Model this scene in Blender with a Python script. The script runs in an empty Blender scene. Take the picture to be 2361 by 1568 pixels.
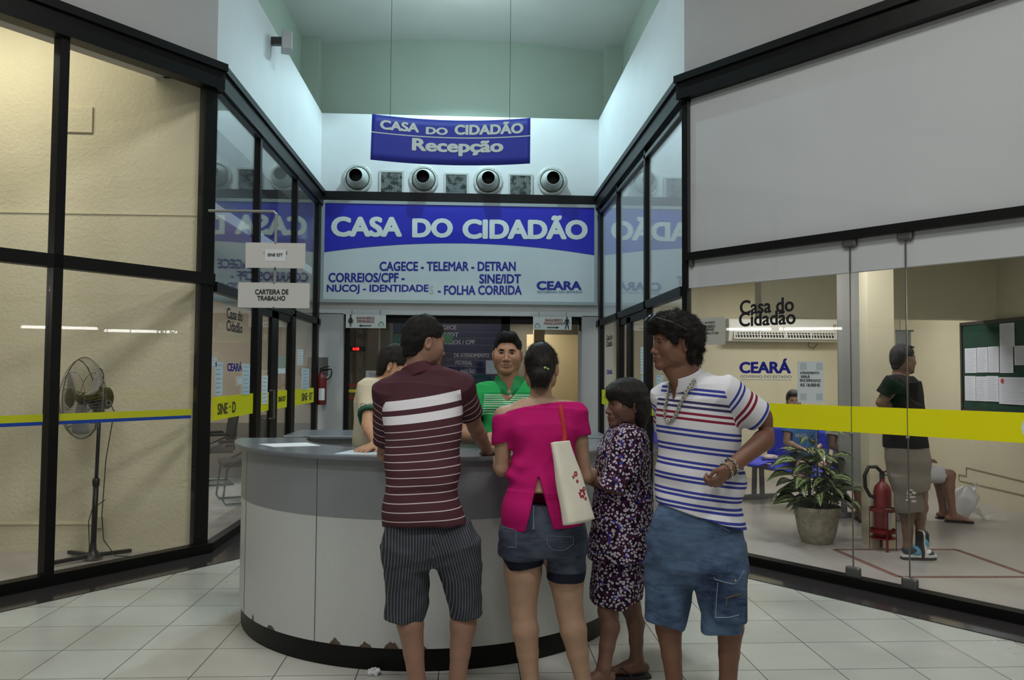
import bpy, math, random
import numpy as np
from mathutils import Vector, Matrix
random.seed(3); np.random.seed(3)
sc = bpy.context.scene
COL = sc.collection

# ------------------------------------------------------------------ camera
H, CX, CY, F = 1.5, 1180.5, 784.0, 1841.3          # eye height; centre and focal length for a 2361 x 1568 frame
_p, _y, _r = 0.042, 0.0523, 0.0071                 # pitch, yaw, roll
FW = np.array([math.sin(_y)*math.cos(_p), math.cos(_y)*math.cos(_p), math.sin(_p)])
_rt = np.array([math.cos(_y), -math.sin(_y), 0.0]); _up = np.cross(_rt, FW)
RR = math.cos(_r)*_rt + math.sin(_r)*_up; UU = -math.sin(_r)*_rt + math.cos(_r)*_up
EYE = np.array([0.0, 0.0, H])
cam = bpy.data.cameras.new('camera'); camo = bpy.data.objects.new('camera', cam); COL.objects.link(camo)
cam.sensor_fit = 'HORIZONTAL'; cam.sensor_width = 36.0; cam.lens = F/2361*36.0; cam.clip_start = 0.05
camo.matrix_world = Matrix(((RR[0], UU[0], -FW[0], 0), (RR[1], UU[1], -FW[1], 0), (RR[2], UU[2], -FW[2], H), (0, 0, 0, 1)))
sc.camera = camo

# ------------------------------------------------------------------ world, exposure
w = bpy.data.worlds.new('world'); sc.world = w; w.use_nodes = True
w.node_tree.nodes['Background'].inputs[0].default_value = (0.80, 0.90, 1.0, 1)
w.node_tree.nodes['Background'].inputs[1].default_value = 0.02
sc.view_settings.view_transform = 'Standard'; sc.view_settings.look = 'None'
sc.view_settings.gamma = 1.0; sc.view_settings.use_curve_mapping = False
sc.view_settings.exposure = 0.08
sc.cycles.use_denoising = True
sc.cycles.max_bounces = 10; sc.cycles.transparent_max_bounces = 24
sc.cycles.sample_clamp_indirect = 4.0
sc.cycles.caustics_reflective = False; sc.cycles.caustics_refractive = False

# ------------------------------------------------------------------ lamps of the hall
def area(name, loc, sx, sy, power, colr, rot=(0, 0, 0)):
    l = bpy.data.lights.new(name, 'AREA'); l.shape = 'RECTANGLE'; l.size = sx; l.size_y = sy
    l.energy = power; l.color = colr
    o = bpy.data.objects.new(name, l); COL.objects.link(o); o.location = loc; o.rotation_euler = rot
    return o
COOL = (0.60, 0.90, 1.0); NEUT = (1.0, 0.985, 0.95); WARM = (1.0, 0.93, 0.76)
# ceiling battens over the entrance hall behind and above the camera
for bx, by in ((-2.2, 0.6), (1.8, 0.6), (-0.2, 3.4), (-0.2, -2.5)):
    area('hall_ceiling_lamp', (bx, by, 6.2), 1.3, 0.4, 78, NEUT)
# offices either side and the corridor behind the glass door
area('board_fill_lamp', (-0.2, 12.35, 2.66), 1.2, 0.3, 7, (1, .97, .9))  # fill lamp added to brighten the directory board
area('left_room_lamp', (-3.9, 9.6, 2.70), 1.3, 0.6, 46, (1, .96, .88))
area('left_bay_lamp', (-4.1, 5.95, 4.6), 1.6, 0.3, 36, WARM)
area('right_room_lamp', (4.3, 9.6, 2.80), 1.3, 0.6, 40, NEUT)
area('right_room_lamp', (2.95, 6.5, 2.80), 0.6, 0.5, 20, NEUT)
area('right_room_lamp', (4.9, 6.0, 2.80), 0.8, 0.5, 12, NEUT)
area('rear_corridor_lamp', (0.9, 15.5, 2.66), 1.0, 0.5, 26, (1, .95, .82))
# cool high-bay lamp high over the corridor, just out of the frame
sl = bpy.data.lights.new('high_bay_lamp', 'SPOT'); sl.energy = 270; sl.color = COOL
sl.spot_size = math.radians(134); sl.spot_blend = 0.30; sl.shadow_soft_size = 0.05
slo = bpy.data.objects.new('high_bay_lamp', sl); COL.objects.link(slo)
slo.location = (-0.12, 10.55, 6.42)
pl = bpy.data.lights.new('high_bay_glow', 'POINT'); pl.energy = 48; pl.color = (.75, .94, 1); pl.shadow_soft_size = .08
plo = bpy.data.objects.new('high_bay_glow', pl); COL.objects.link(plo); plo.location = (-0.12, 9.9, 6.25)
sl2 = sl.copy(); sl2.energy = 125; sl2.spot_blend = 0.6; sl2o = bpy.data.objects.new('high_bay_lamp', sl2); COL.objects.link(sl2o); sl2o.location = (-0.12, 7.7, 6.42)

# ------------------------------------------------------------------ pixel -> point on a real plane
def ray(px, py): return FW + RR*(px-CX)/F + UU*(CY-py)/F
def at(px, py, Y): d = ray(px, py); return EYE + d*(Y/d[1])
def atx(px, py, X): d = ray(px, py); return EYE + d*(X/d[0])
def atz(px, py, Z): d = ray(px, py); return EYE + d*((Z-H)/d[2])
def atp(px, py, p, n): d = ray(px, py); return EYE + d*(np.dot(np.array(p)-EYE, n)/np.dot(d, n))

# ------------------------------------------------------------------ materials
def lin(r, g, b):
    f = lambda c: c/12.92 if c <= 0.04045 else ((c+0.055)/1.055)**2.4
    return tuple(f(c/255.0) for c in (r, g, b)) + (1.0,)
class NT:
    def __init__(s, name):
        s.m = bpy.data.materials.new(name); s.m.use_nodes = True; s.t = s.m.node_tree
        s.b = s.t.nodes['Principled BSDF']; s.out = s.t.nodes['Material Output']
    def n(s, kind, **kw):
        x = s.t.nodes.new('ShaderNode'+kind)
        for k, v in kw.items(): setattr(x, k, v)
        return x
    def l(s, a, b): s.t.links.new(a, b)
    def put(s, x, i, v):
        if hasattr(v, 'is_output'): s.l(v, x.inputs[i])
        elif v is not None: x.inputs[i].default_value = v
    def math(s, op, a, b=None, c=None):
        x = s.n('Math', operation=op); s.put(x, 0, a); s.put(x, 1, b)
        if c is not None: s.put(x, 2, c)
        return x.outputs[0]
    def mix(s, fac, a, b):
        x = s.n('Mix', data_type='RGBA'); s.put(x, 0, fac); s.put(x, 6, a); s.put(x, 7, b); return x.outputs[2]
    def co(s): return s.n('TexCoord').outputs['Object']
    def geo(s): return s.n('NewGeometry').outputs['Position']
    def noise(s, scale, detail=3, vec=None, rough=.5):
        x = s.n('TexNoise'); x.inputs['Scale'].default_value = scale; x.inputs['Detail'].default_value = detail
        x.inputs['Roughness'].default_value = rough
        if vec is not None: s.l(vec, x.inputs['Vector'])
        return x.outputs['Fac']
    def ramp(s, fac, stops):
        x = s.n('ValToRGB'); e = x.color_ramp.elements
        while len(e) < len(stops): e.new(0.5)
        for i, (p, c) in enumerate(stops): e[i].position = p; e[i].color = c
        s.put(x, 0, fac); return x.outputs[0]
    def bump(s, h, strength, dist=0.01):
        x = s.n('Bump'); x.inputs['Strength'].default_value = strength; x.inputs['Distance'].default_value = dist
        s.l(h, x.inputs['Height']); s.l(x.outputs[0], s.b.inputs['Normal'])
    def attr(s, name): return s.n('Attribute', attribute_name=name).outputs['Fac']
def mat(name, c, rough=.6, var=0.0, vscale=6, bump=0.0, bscale=60, metal=0.0, spec=.5, emit=0.0, coat=0.0):
    k = NT(name); k.b.inputs['Roughness'].default_value = rough; k.b.inputs['Metallic'].default_value = metal
    k.b.inputs['Specular IOR Level'].default_value = spec; k.b.inputs['Coat Weight'].default_value = coat
    if var:
        d = tuple(x*(1-var) for x in c[:3])+(1,); u = tuple(min(1, x*(1+var)) for x in c[:3])+(1,)
        k.l(k.ramp(k.noise(vscale, 4, k.geo()), [(.3, d), (.7, u)]), k.b.inputs['Base Color'])
    else: k.b.inputs['Base Color'].default_value = c
    if bump: k.bump(k.noise(bscale, 3, k.geo()), bump)
    if emit:
        k.b.inputs['Emission Color'].default_value = c; k.b.inputs['Emission Strength'].default_value = emit
    return k.m
def glass_mat(name, refl=1.0, tint=(1, 1, 1, 1)):
    """clear pane: see-through, with the angle-dependent mirror reflection of real glass"""
    k = NT(name); lw = k.n('LayerWeight'); lw.inputs[0].default_value = 0.5
    f5 = k.math('POWER', lw.outputs['Facing'], 5.0)
    fr = k.math('MULTIPLY_ADD', f5, 0.96*refl, 0.042*refl)
    tr = k.n('BsdfTransparent'); tr.inputs[0].default_value = tint
    gl = k.n('BsdfGlossy'); gl.inputs['Roughness'].default_value = 0.0; gl.inputs[0].default_value = (1, 1, 1, 1)
    mx = k.n('MixShader'); k.l(fr, mx.inputs[0]); k.l(tr.outputs[0], mx.inputs[1]); k.l(gl.outputs[0], mx.inputs[2])
    k.l(mx.outputs[0], k.out.inputs[0]); return k.m

M = {}
M['white_wall'] = mat('painted wall white', lin(214, 216, 216), .7, .02, 3, .05, 90)
M['grey_wall'] = mat('painted wall grey white', lin(176, 175, 175), .7, .02, 3, .05, 90)
M['green_wall'] = mat('painted wall sage green', lin(172, 186, 172), .75, .02, 2, .04, 60)
M['ceiling'] = mat('ceiling board', lin(214, 214, 208), .8, .03, 1.5, .05, 40)
M['cream_wall'] = mat('rough cream plaster', lin(214, 208, 178), .8, .06, 1.3, .5, 38)
M['beige_wall'] = mat('cream office wall', lin(204, 198, 172), .7, .03, 2, .05, 50)
M['taupe_wall'] = mat('beige panel wall', lin(178, 168, 150), .65, .04, 3, .03, 50)
M['rear_wall'] = mat('yellow beige wall', lin(204, 188, 150), .7, .03, 2)
M['black_metal'] = mat('black painted metal', lin(12, 12, 12), .42, spec=.25)
M['grey_metal'] = mat('dark anodised metal', lin(52, 54, 54), .35, spec=.5)
M['frame_grey'] = mat('pale grey sign frame', lin(160, 166, 166), .5)
M['white_panel'] = mat('white board panel', lin(205, 208, 211), .6, .015, 2)
M['glass'] = glass_mat('clear glass', 0.78)
M['glass_front'] = glass_mat('clear glass single', 0.5)
M['white'] = mat('white plastic', lin(225, 226, 222), .45)
M['paper'] = mat('white paper', lin(222, 228, 232), .8)
M['black'] = mat('black print', lin(18, 18, 20), .6)
M['steel'] = mat('brushed steel clip', lin(120, 120, 118), .35, metal=.8)
M['blue_sign'] = mat('blue sign print', lin(28, 34, 178), .5)
M['blue_banner'] = mat('blue banner print', lin(44, 54, 170), .55)
M['navy'] = mat('navy board', lin(22, 24, 66), .25)
M['blue_ink'] = mat('dark blue lettering', lin(24, 30, 140), .5)
M['sign_white'] = mat('white sign face', lin(205, 212, 214), .55, .02, 3)
M['letter_white'] = mat('white lettering', lin(222, 228, 224), .5)
M['yellow'] = mat('yellow vinyl', lin(238, 232, 0), .4)
M['yellow_green'] = mat('yellow green vinyl', lin(196, 200, 30), .4)
M['blue_vinyl'] = mat('blue vinyl', lin(20, 66, 160), .4)
M['teal_ink'] = mat('teal lettering', lin(60, 120, 150), .5)
M['red_ink'] = mat('faded red lettering', lin(140, 88, 88), .6)

def floor_mat():
    k = NT('pale tiled floor'); pos = k.geo(); sp = k.n('SeparateXYZ'); k.l(pos, sp.inputs[0])
    s_ = 0.4052
    def grout(o, off):
        a = k.math('DIVIDE', k.math('SUBTRACT', o, off), s_)
        f = k.math('FRACT', a); d = k.math('MINIMUM', f, k.math('SUBTRACT', 1.0, f))
        return k.math('LESS_THAN', d, 0.0065), k.math('FLOOR', a)
    gx, ix = grout(sp.outputs[0], -2.168 - 20*s_); gy, iy = grout(sp.outputs[1], 4.062 - 40*s_)
    g = k.math('MAXIMUM', gx, gy)
    cb = k.n('CombineXYZ'); k.l(ix, cb.inputs[0]); k.l(iy, cb.inputs[1])
    wn = k.n('TexWhiteNoise'); k.l(cb.outputs[0], wn.inputs['Vector'])
    nz = k.noise(2.2, 4, pos)
    v = k.math('ADD', k.math('MULTIPLY', wn.outputs['Value'], .25), k.math('MULTIPLY', nz, .75))
    base = k.ramp(v, [(.25, lin(176, 177, 170)), (.75, lin(196, 197, 190))])
    k.l(k.mix(g, base, lin(84, 84, 80)), k.b.inputs['Base Color'])
    k.l(k.math('MULTIPLY_ADD', nz, .12, .20), k.b.inputs['Roughness'])
    k.b.inputs['Specular IOR Level'].default_value = .5
    return k.m
M['floor'] = floor_mat()
def granite_mat():
    k = NT('dark polished granite'); c = k.ramp(k.noise(140, 6, k.geo(), .7), [(.35, lin(36, 35, 37)), (.7, lin(70, 66, 66))])
    k.l(c, k.b.inputs['Base Color']); k.b.inputs['Roughness'].default_value = .12; return k.m
M['granite'] = granite_mat()
def office_floor_mat():
    k = NT('grey beige office tiles'); pos = k.geo(); br = k.n('TexBrick'); br.offset = 0
    br.inputs['Scale'].default_value = 1; br.inputs['Brick Width'].default_value = .45; br.inputs['Row Height'].default_value = .45
    br.inputs['Mortar Size'].default_value = .0022
    br.inputs['Color1'].default_value = lin(164, 160, 156); br.inputs['Color2'].default_value = lin(170, 166, 162); br.inputs['Mortar'].default_value = lin(140, 136, 132)
    k.l(pos, br.inputs['Vector']); k.l(br.outputs[0], k.b.inputs['Base Color']); k.b.inputs['Roughness'].default_value = .3
    return k.m
M['office_floor'] = office_floor_mat()
def laminate(name, c):
    k = NT(name); n1 = k.noise(900, 2, k.geo()); n2 = k.noise(260, 2, k.geo())
    v = k.math('ADD', k.math('MULTIPLY', n1, .5), k.math('MULTIPLY', n2, .5))
    k.l(k.ramp(v, [(.35, tuple(x*.8 for x in c[:3])+(1,)), (.65, c)]), k.b.inputs['Base Color'])
    k.b.inputs['Roughness'].default_value = .38; return k.m
M['lam_light'] = laminate('light grey speckled laminate', lin(208, 211, 210))
M['lam_dark'] = laminate('mid grey speckled laminate', lin(146, 150, 154))
M['lam_top'] = laminate('grey countertop laminate', lin(120, 126, 132))
M['lam_top'].node_tree.nodes['Principled BSDF'].inputs['Roughness'].default_value = .22
M['chip'] = mat('bare chipboard', lin(96, 84, 70), .9, .2, 40)

# ------------------------------------------------------------------ mesh builder
class MB:
    def __init__(s): s.v = []; s.f = []
    def add(s, vs, fs):
        b = len(s.v); s.v += [tuple(float(c) for c in q) for q in vs]; s.f += [tuple(i+b for i in f) for f in fs]; return s
    def obox(s, c, ax, h):
        c = np.array(c, float); ax = [np.array(a, float) for a in ax]
        vs = [c+ax[0]*h[0]*i+ax[1]*h[1]*j+ax[2]*h[2]*k for i in (-1, 1) for j in (-1, 1) for k in (-1, 1)]
        return s.add(vs, [(0, 1, 3, 2), (4, 6, 7, 5), (0, 4, 5, 1), (2, 3, 7, 6), (0, 2, 6, 4), (1, 5, 7, 3)])
    def box(s, lo, hi):
        lo, hi = np.array(lo, float), np.array(hi, float)
        return s.obox((lo+hi)/2, np.eye(3), (hi-lo)/2)
    def bar(s, p0, p1, wdt, dep, side):
        """box from p0 to p1, wdt across, dep along 'side' (a horizontal/other normal)"""
        p0, p1 = np.array(p0, float), np.array(p1, float); a = p1-p0; L = np.linalg.norm(a); a /= L
        n = np.array(side, float); n -= a*np.dot(n, a); n /= np.linalg.norm(n); b = np.cross(a, n)
        return s.obox((p0+p1)/2, (a, b, n), (L/2, wdt/2, dep/2))
    def tube(s, path, r, n=8, closed=False, caps=True):
        P = [np.array(p, float) for p in path]; m = len(P); rs = r if hasattr(r, '__len__') else [r]*m
        base = len(s.v); prev = None
        for i, p in enumerate(P):
            if closed: t = P[(i+1) % m]-P[i-1]
            else: t = P[min(i+1, m-1)]-P[max(i-1, 0)]
            t = t/(np.linalg.norm(t)+1e-12)
            if prev is None:
                u = np.cross(t, (0, 0, 1.0)); u = u if np.linalg.norm(u) > 1e-3 else np.cross(t, (1.0, 0, 0))
            else: u = prev-t*np.dot(prev, t)
            u /= np.linalg.norm(u); prev = u; b = np.cross(t, u)
            for k in range(n):
                a = 2*math.pi*k/n; s.v.append(tuple(p+rs[i]*(math.cos(a)*u+math.sin(a)*b)))
        for i in range(m if closed else m-1):
            j = (i+1) % m
            for k in range(n):
                k2 = (k+1) % n; s.f.append((base+i*n+k, base+i*n+k2, base+j*n+k2, base+j*n+k))
        if caps and not closed:
            s.f.append(tuple(base+k for k in range(n))[::-1]); s.f.append(tuple(base+(m-1)*n+k for k in range(n)))
        return s
    def lathe(s, prof, c, n=32, ax=(0, 0, 1), a0=0.0, a1=2*math.pi, u=None):
        """profile [(radius, height)] about axis ax through c"""
        ax = np.array(ax, float); ax /= np.linalg.norm(ax)
        if u is None: u = np.cross(ax, (0, 1.0, 0)) if abs(ax[1]) < .9 else np.cross(ax, (1.0, 0, 0))
        u = np.array(u, float); u /= np.linalg.norm(u); b = np.cross(ax, u); full = abs(a1-a0-2*math.pi) < 1e-6
        base = len(s.v); m = len(prof); nn = n if full else n+1
        for i in range(nn):
            a = a0+(a1-a0)*i/n; d = math.cos(a)*u+math.sin(a)*b
            for (r, h) in prof: s.v.append(tuple(np.array(c)+d*r+ax*h))
        for i in range(n):
            j = (i+1) % nn
            for k in range(m-1): s.f.append((base+i*m+k, base+j*m+k, base+j*m+k+1, base+i*m+k+1))
        return s
    def prism(s, pts, ext):
        """closed polygon extruded by vector ext"""
        n = len(pts); e = np.array(ext, float); P = [np.array(p, float) for p in pts]
        b = len(s.v); s.v += [tuple(p) for p in P]+[tuple(p+e) for p in P]
        s.f.append(tuple(range(b, b+n))[::-1]); s.f.append(tuple(range(b+n, b+2*n)))
        for i in range(n): j = (i+1) % n; s.f.append((b+i, b+j, b+n+j, b+n+i))
        return s
    def sheet(s, fn, nu, nv):
        b = len(s.v)
        for i in range(nu+1):
            for j in range(nv+1): s.v.append(tuple(float(c) for c in fn(i/nu, j/nv)))
        for i in range(nu):
            for j in range(nv):
                a = b+i*(nv+1)+j; s.f.append((a, a+nv+1, a+nv+2, a+1))
        return s
    def ball(s, c, r, n=12, m=8):
        r = np.array(r if hasattr(r, '__len__') else (r, r, r), float); c = np.array(c, float); b = len(s.v)
        for j in range(m+1):
            th = math.pi*j/m
            for i in range(n):
                ph = 2*math.pi*i/n; s.v.append(tuple(c+r*np.array([math.sin(th)*math.cos(ph), math.sin(th)*math.sin(ph), math.cos(th)])))
        for j in range(m):
            for i in range(n):
                i2 = (i+1) % n; s.f.append((b+j*n+i, b+(j+1)*n+i, b+(j+1)*n+i2, b+j*n+i2))
        return s
    def build(s, name, m, parent=None, smooth=False, bevel=0.0, solid=0.0):
        V = np.array(s.v, float)
        if parent is not None: org = root_of(parent)
        else: org = np.array([(V[:, 0].min()+V[:, 0].max())/2, (V[:, 1].min()+V[:, 1].max())/2, V[:, 2].min()])
        me = bpy.data.meshes.new(name); me.from_pydata([tuple(q) for q in V-org], [], s.f); me.update()
        me.materials.append(m if not isinstance(m, str) else M[m])
        if smooth: me.shade_smooth()
        o = bpy.data.objects.new(name, me); COL.objects.link(o)
        if parent is None: o.location = org
        else: o.parent = parent
        if solid:
            q = o.modifiers.new('thickness', 'SOLIDIFY'); q.thickness = solid; q.offset = 0
        if bevel:
            q = o.modifiers.new('edge', 'BEVEL'); q.width = bevel; q.segments = 2; q.limit_method = 'ANGLE'
        return o
ROOTS = {}
def root_of(o):
    while o.parent is not None: o = o.parent
    return np.array(o.location)
def tag(o, label=None, cat=None, group=None, kind=None):
    if label: o['label'] = label
    if cat: o['category'] = cat
    if group: o['group'] = group
    if kind: o['kind'] = kind
    return o
def thing(name, loc, label=None, cat=None, group=None, kind=None):
    o = bpy.data.objects.new(name, None); COL.objects.link(o); o.location = tuple(float(c) for c in loc); o.empty_display_size = .1
    return tag(o, label, cat, group, kind)
def copy_tree(o, parent=None):
    c = o.copy(); COL.objects.link(c); c.parent = parent
    for ch in [x for x in bpy.data.objects if x.parent == o]: copy_tree(ch, c)
    return c

# ------------------------------------------------------------------ lettering
def text_shape(txt, bold=0.0, space=1.0, line=1.0, align='CENTER'):
    cu = bpy.data.curves.new('t', 'FONT'); cu.body = txt; cu.space_character = space; cu.space_line = line
    cu.align_x = align; cu.resolution_u = 4
    ob = bpy.data.objects.new('t', cu); COL.objects.link(ob)
    dg = bpy.context.evaluated_depsgraph_get(); me = ob.evaluated_get(dg).to_mesh()
    V = np.array([tuple(q.co) for q in me.vertices]); Fc = [tuple(p.vertices) for p in me.polygons]
    ob.evaluated_get(dg).to_mesh_clear(); bpy.data.objects.remove(ob); bpy.data.curves.remove(cu)
    V = V[:, :2]
    if bold > 0:                                   # heavier strokes: the glyph overprinted in a small ring
        Vs, Fs = [], []; n0 = len(V)
        for i in range(12):
            a = math.pi*2*i/12+.26; Vs.append(V+bold*.8*np.array([math.cos(a)*1.25, math.sin(a)])); Fs += [tuple(q+n0*i for q in f) for f in Fc]
        V, Fc = np.concatenate(Vs), Fs
    return V, Fc
def put_text(mb, txt, o, xd, yd, x0, x1, y0, y1, bold=.02, space=1.0, line=1.0, off=None, warp=None, flip=False, align='CENTER'):
    """lettering fitted to the box x0..x1, y0..y1 of the plane (o; xd, yd), printed as thin relief standing off by 'off'"""
    V, Fc = text_shape(txt, bold, space, line, align)
    lo, hi = V.min(0), V.max(0); U = (V-lo)/(hi-lo)
    o, xd, yd = np.array(o, float), np.array(xd, float), np.array(yd, float)
    n = np.cross(xd, yd) if off is None else np.array(off, float)
    P = []
    m8 = max(1, len(U)//12) if bold > 0 else len(U)+1
    for i, (a, b) in enumerate(U):
        q = np.array([x0+(x1-x0)*a, y0+(y1-y0)*b]); e = .00006*(i//m8)
        P.append(warp(*q)+np.array([0, -e, 0]) if warp else o+xd*q[0]+yd*q[1]+n*(0.0015+e))
    return mb.add(P, Fc)
# ================================================================== THE SETTING
XL, XR, YB = -2.165, 1.856, 11.5
L0 = np.array([XL, 6.789, 0.0]); R0 = np.array([XR, 6.823, 0.0])
aL, aR = math.radians(37.0), math.radians(36.2)
dL = np.array([-math.sin(aL), -math.cos(aL), 0]); nL = np.array([math.cos(aL), -math.sin(aL), 0])     # nL points into the hall
dR = np.array([math.sin(aR), -math.cos(aR), 0]); nR = np.array([-math.cos(aR), -math.sin(aR), 0])
Z3 = np.array([0, 0, 1.0]); X3 = np.array([1.0, 0, 0]); Y3 = np.array([0, 1.0, 0])
def FL(s, z, o=0.0): return L0+dL*s+nL*o+Z3*z
def FR(s, z, o=0.0): return R0+dR*s+nR*o+Z3*z
def S(name, mb, m, parent=None, **kw):
    o = mb.build(name, m, parent, **kw)
    if parent is None: o['kind'] = 'structure'
    return o
ZB, ZT, ZW, ZC = 3.88, 4.085, 5.235, 6.60      # band bottom, band top, ledge of the white wall, ceiling
LEN = 6.2                                      # how far the splayed walls run

S('floor', MB().box((-9, -6, -.12), (9, 19, 0)), 'floor')
# dark granite border in front of the glass walls
g = MB(); wd = .40
def strip(p0, p1, q1, q0): g.prism([p0, p1, q1, q0], (0, 0, .006))
strip(FL(LEN, 0), FL(0, 0), FL(-.30, 0, wd), FL(LEN, 0, wd))
S('trim_1', g, 'granite')
g = MB(); strip(FR(0, 0), FR(LEN, 0), FR(LEN, 0, wd), FR(-.30, 0, wd)); S('trim_2', g, 'granite')
g = MB(); g.box((XL, 6.80, 0), (XL+.40, YB, .005)); S('trim_3', g, 'granite')
g = MB(); g.box((XR-.40, 6.84, 0), (XR, YB, .005)); S('trim_4', g, 'granite')
# office floors
g = MB(); g.prism([FL(0, .0, -.05), FL(LEN, .0, -.05), (-8, 6.83, 0)], (0, 0, .008)); S('floor_bay', g, 'office_floor')
g = MB(); g.box((-7.5, 6.97, 0), (XL-.04, YB, .008)); S('floor_left_office', g, 'office_floor')
g = MB(); g.prism([FR(0, 0, -.05), FR(LEN, 0, -.05), (6.1, .8, 0), (6.1, YB, 0), (XR+.05, YB, 0)], (0, 0, .008)); S('floor_right_office', g, 'office_floor')
g = MB(); g.box((-3.0, YB+.02, 0), (3.2, 18.9, .008)); S('floor_rear', g, 'office_floor')

# upper walls over the glazing: white, up to the ledge
g = MB(); g.prism([FL(0, ZT-.1), FL(LEN, ZT-.1), FL(LEN, ZT-.1, -.45), FL(-.1, ZT-.1, -.45)], (0, 0, ZW-ZT+.1)); S('wall_front_left', g, 'grey_wall')
g = MB(); g.prism([FR(0, ZT-.1), FR(LEN, ZT-.1), FR(LEN, ZT-.1, -.45), FR(-.1, ZT-.1, -.45)], (0, 0, ZW-ZT+.1)); S('wall_front_right', g, 'grey_wall')
g = MB(); g.box((XL-.45, 6.789, ZT-.1), (XL, YB+.45, ZW)); S('wall_left', g, 'white_wall')
g = MB(); g.box((XR, 6.823, ZT-.1), (XR+.45, YB+.45, ZW)); S('wall_right', g, 'white_wall')
# back wall: lintel over the door, and the two piers
oL, oR, oT = at(790, 850, YB)[0], at(1342, 850, YB)[0], at(1065, 727, YB)[2]
g = MB(); g.box((XL-.6, YB, oT), (XR+.6, YB+.45, ZW)); S('wall_back', g, 'white_wall')
g = MB(); g.box((XL-.6, YB, 0), (oL, YB+.45, oT+.01)); S('wall_back_pier', g, 'grey_wall')
g = MB(); g.box((oR, YB, 0), (XR+.6, YB+.45, oT+.01)); S('wall_back_pier', g, 'grey_wall')
# set-back green walls with corner pilasters, vaulted ceiling
GL, GR, GY = -2.60, 2.32, 12.32
g = MB(); g.box((GL-.15, 5.2, ZW-.3), (GL, GY+.1, ZC+.3)); S('wall_green_left', g, 'green_wall')
g = MB(); g.box((GR, 5.2, ZW-.3), (GR+.15, GY+.1, ZC+.3)); S('wall_green_right', g, 'green_wall')
g = MB(); g.box((GL-.1, GY, ZW-.3), (GR+.1, GY+.15, ZC+.5)); S('wall_green_back', g, 'green_wall')
g = MB(); g.box((GL, GY-.28, ZW-.1), (GL+.27, GY+.02, ZC+.2)); S('pillar_left', g, 'green_wall')
g = MB(); g.box((GR-.27, GY-.28, ZW-.1), (GR, GY+.02, ZC+.2)); S('pillar_right', g, 'green_wall')
def vault(x): return ZC-.02+.135*max(0, 1-((x+.14)/2.2)**2)
pts = [(x, 0, vault(x)) for x in np.linspace(-9, 9, 121)]
g = MB(); n_ = len(pts)
for y in (-6, 13): g.v += [(p[0], y, p[2]) for p in pts]
g.f += [(i, i+1, n_+i+1, n_+i) for i in range(n_-1)]
S('ceiling', g, 'ceiling', smooth=True)
# outer shell of the entrance hall behind the camera
g = MB(); g.box((-9, -6.2, 0), (9, -6, 6.8)); S('wall_entrance', g, 'grey_wall')
g = MB(); g.box((-9.2, -6, 0), (-9, 7, 6.8)); S('wall_outer_left', g, 'grey_wall')
g = MB(); g.box((9, -6, 0), (9.2, 7, 6.8)); S('wall_outer_right', g, 'grey_wall')

# ------------------------------------------------------------------ rooms behind the glass
g = MB(); g.box((-7.6, 6.83, 0), (XL-.045, 6.96, 5.2)); S('wall_cream', g, 'cream_wall')
# plaster seams and patched hatch on the cream wall
g = MB(); zz = at(200, 492, 6.83)[2]; g.box((-7, 6.822, zz-.006), (XL-.07, 6.84, zz+.006)); S('trim_5', g, 'cream_wall')
g = MB(); zz = at(200, 1207, 6.83)[2]; g.box((-7, 6.820, zz-.008), (at(232, 1207, 6.83)[0], 6.84, zz+.008)); S('trim_6', g, 'cream_wall')
a, b = at(120, 245, 6.83), at(214, 307, 6.83)
g = MB(); g.box((a[0], 6.815, b[2]), (b[0], 6.84, a[2])); S('trim_7', g, 'cream_wall', bevel=.004)
g = MB(); g.box((-7.6, 6.97, 0), (-6.9, YB, 3.4)); S('wall_left_office_side', g, 'taupe_wall')
g = MB(); g.box((-6.9, YB-.03, .78), (XL-.05, YB+.05, 3.4)); S('wall_left_office_back', g, 'taupe_wall')
g = MB(); g.box((-6.9, YB-.04, 0), (XL-.05, YB+.05, .78)); S('wall_left_office_dado', g, mat('grey dado paint', lin(120, 116, 108), .7))
g = MB(); g.box((-6.9, 6.97, 2.86), (XL-.05, YB, 2.96)); S('ceiling_left_office', g, 'ceiling')
g = MB(); g.box((XL-.75, 6.97, 2.30), (XL-.70, YB, 3.95)); S('panel_left_void', g, mat('grey void panel', lin(176, 178, 178), .8))  # grey panel added to stand in for the dim void behind the panes
g = MB(); g.box((XR+.05, YB-.03, 0), (6.2, YB+.1, 3.2)); S('wall_right_office_back', g, 'beige_wall')
g = MB(); g.box((6.08, .5, 0), (6.2, YB, 3.2)); S('wall_right_office_side', g, 'beige_wall')
g = MB(); g.prism([FR(0, 2.86, -.3), FR(LEN, 2.86, -.3), (6.1, .8, 2.86), (6.1, YB, 2.86), (XR+.3, YB, 2.86)], (0, 0, .08)); S('ceiling_right_office', g, 'ceiling')
# white bulkhead board behind the right-hand glazing
g = MB(); g.prism([FR(.02, 2.25, -.012), FR(LEN, 2.25, -.012), FR(LEN, 2.25, -.06), FR(-.02, 2.25, -.06)], (0, 0, 1.7)); S('wall_right_bulkhead', g, 'white_panel')
g = MB(); g.box((XR+.012, 6.86, 2.22), (XR+.06, YB, ZB+.05)); S('wall_right_bulkhead_side', g, 'white_panel')
# pillar in the right office, and an added beam shading the upper wall
p_ = at(2007, 1265, 6.86); py1 = p_[0]/(ray(1987, 1265)[0]/ray(1987, 1265)[1])
g = MB(); g.box((p_[0], 6.86, 0), (at(2068, 1265, 6.86)[0], py1, 2.9)); S('pillar_office', g, 'beige_wall')
g = MB(); bz = at(2100, 735, 8.9)[2]; g.box((p_[0]-.2, 8.9, bz), (6.1, 9.1, 2.9)); S('beam_added', g, 'beige_wall')
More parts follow.
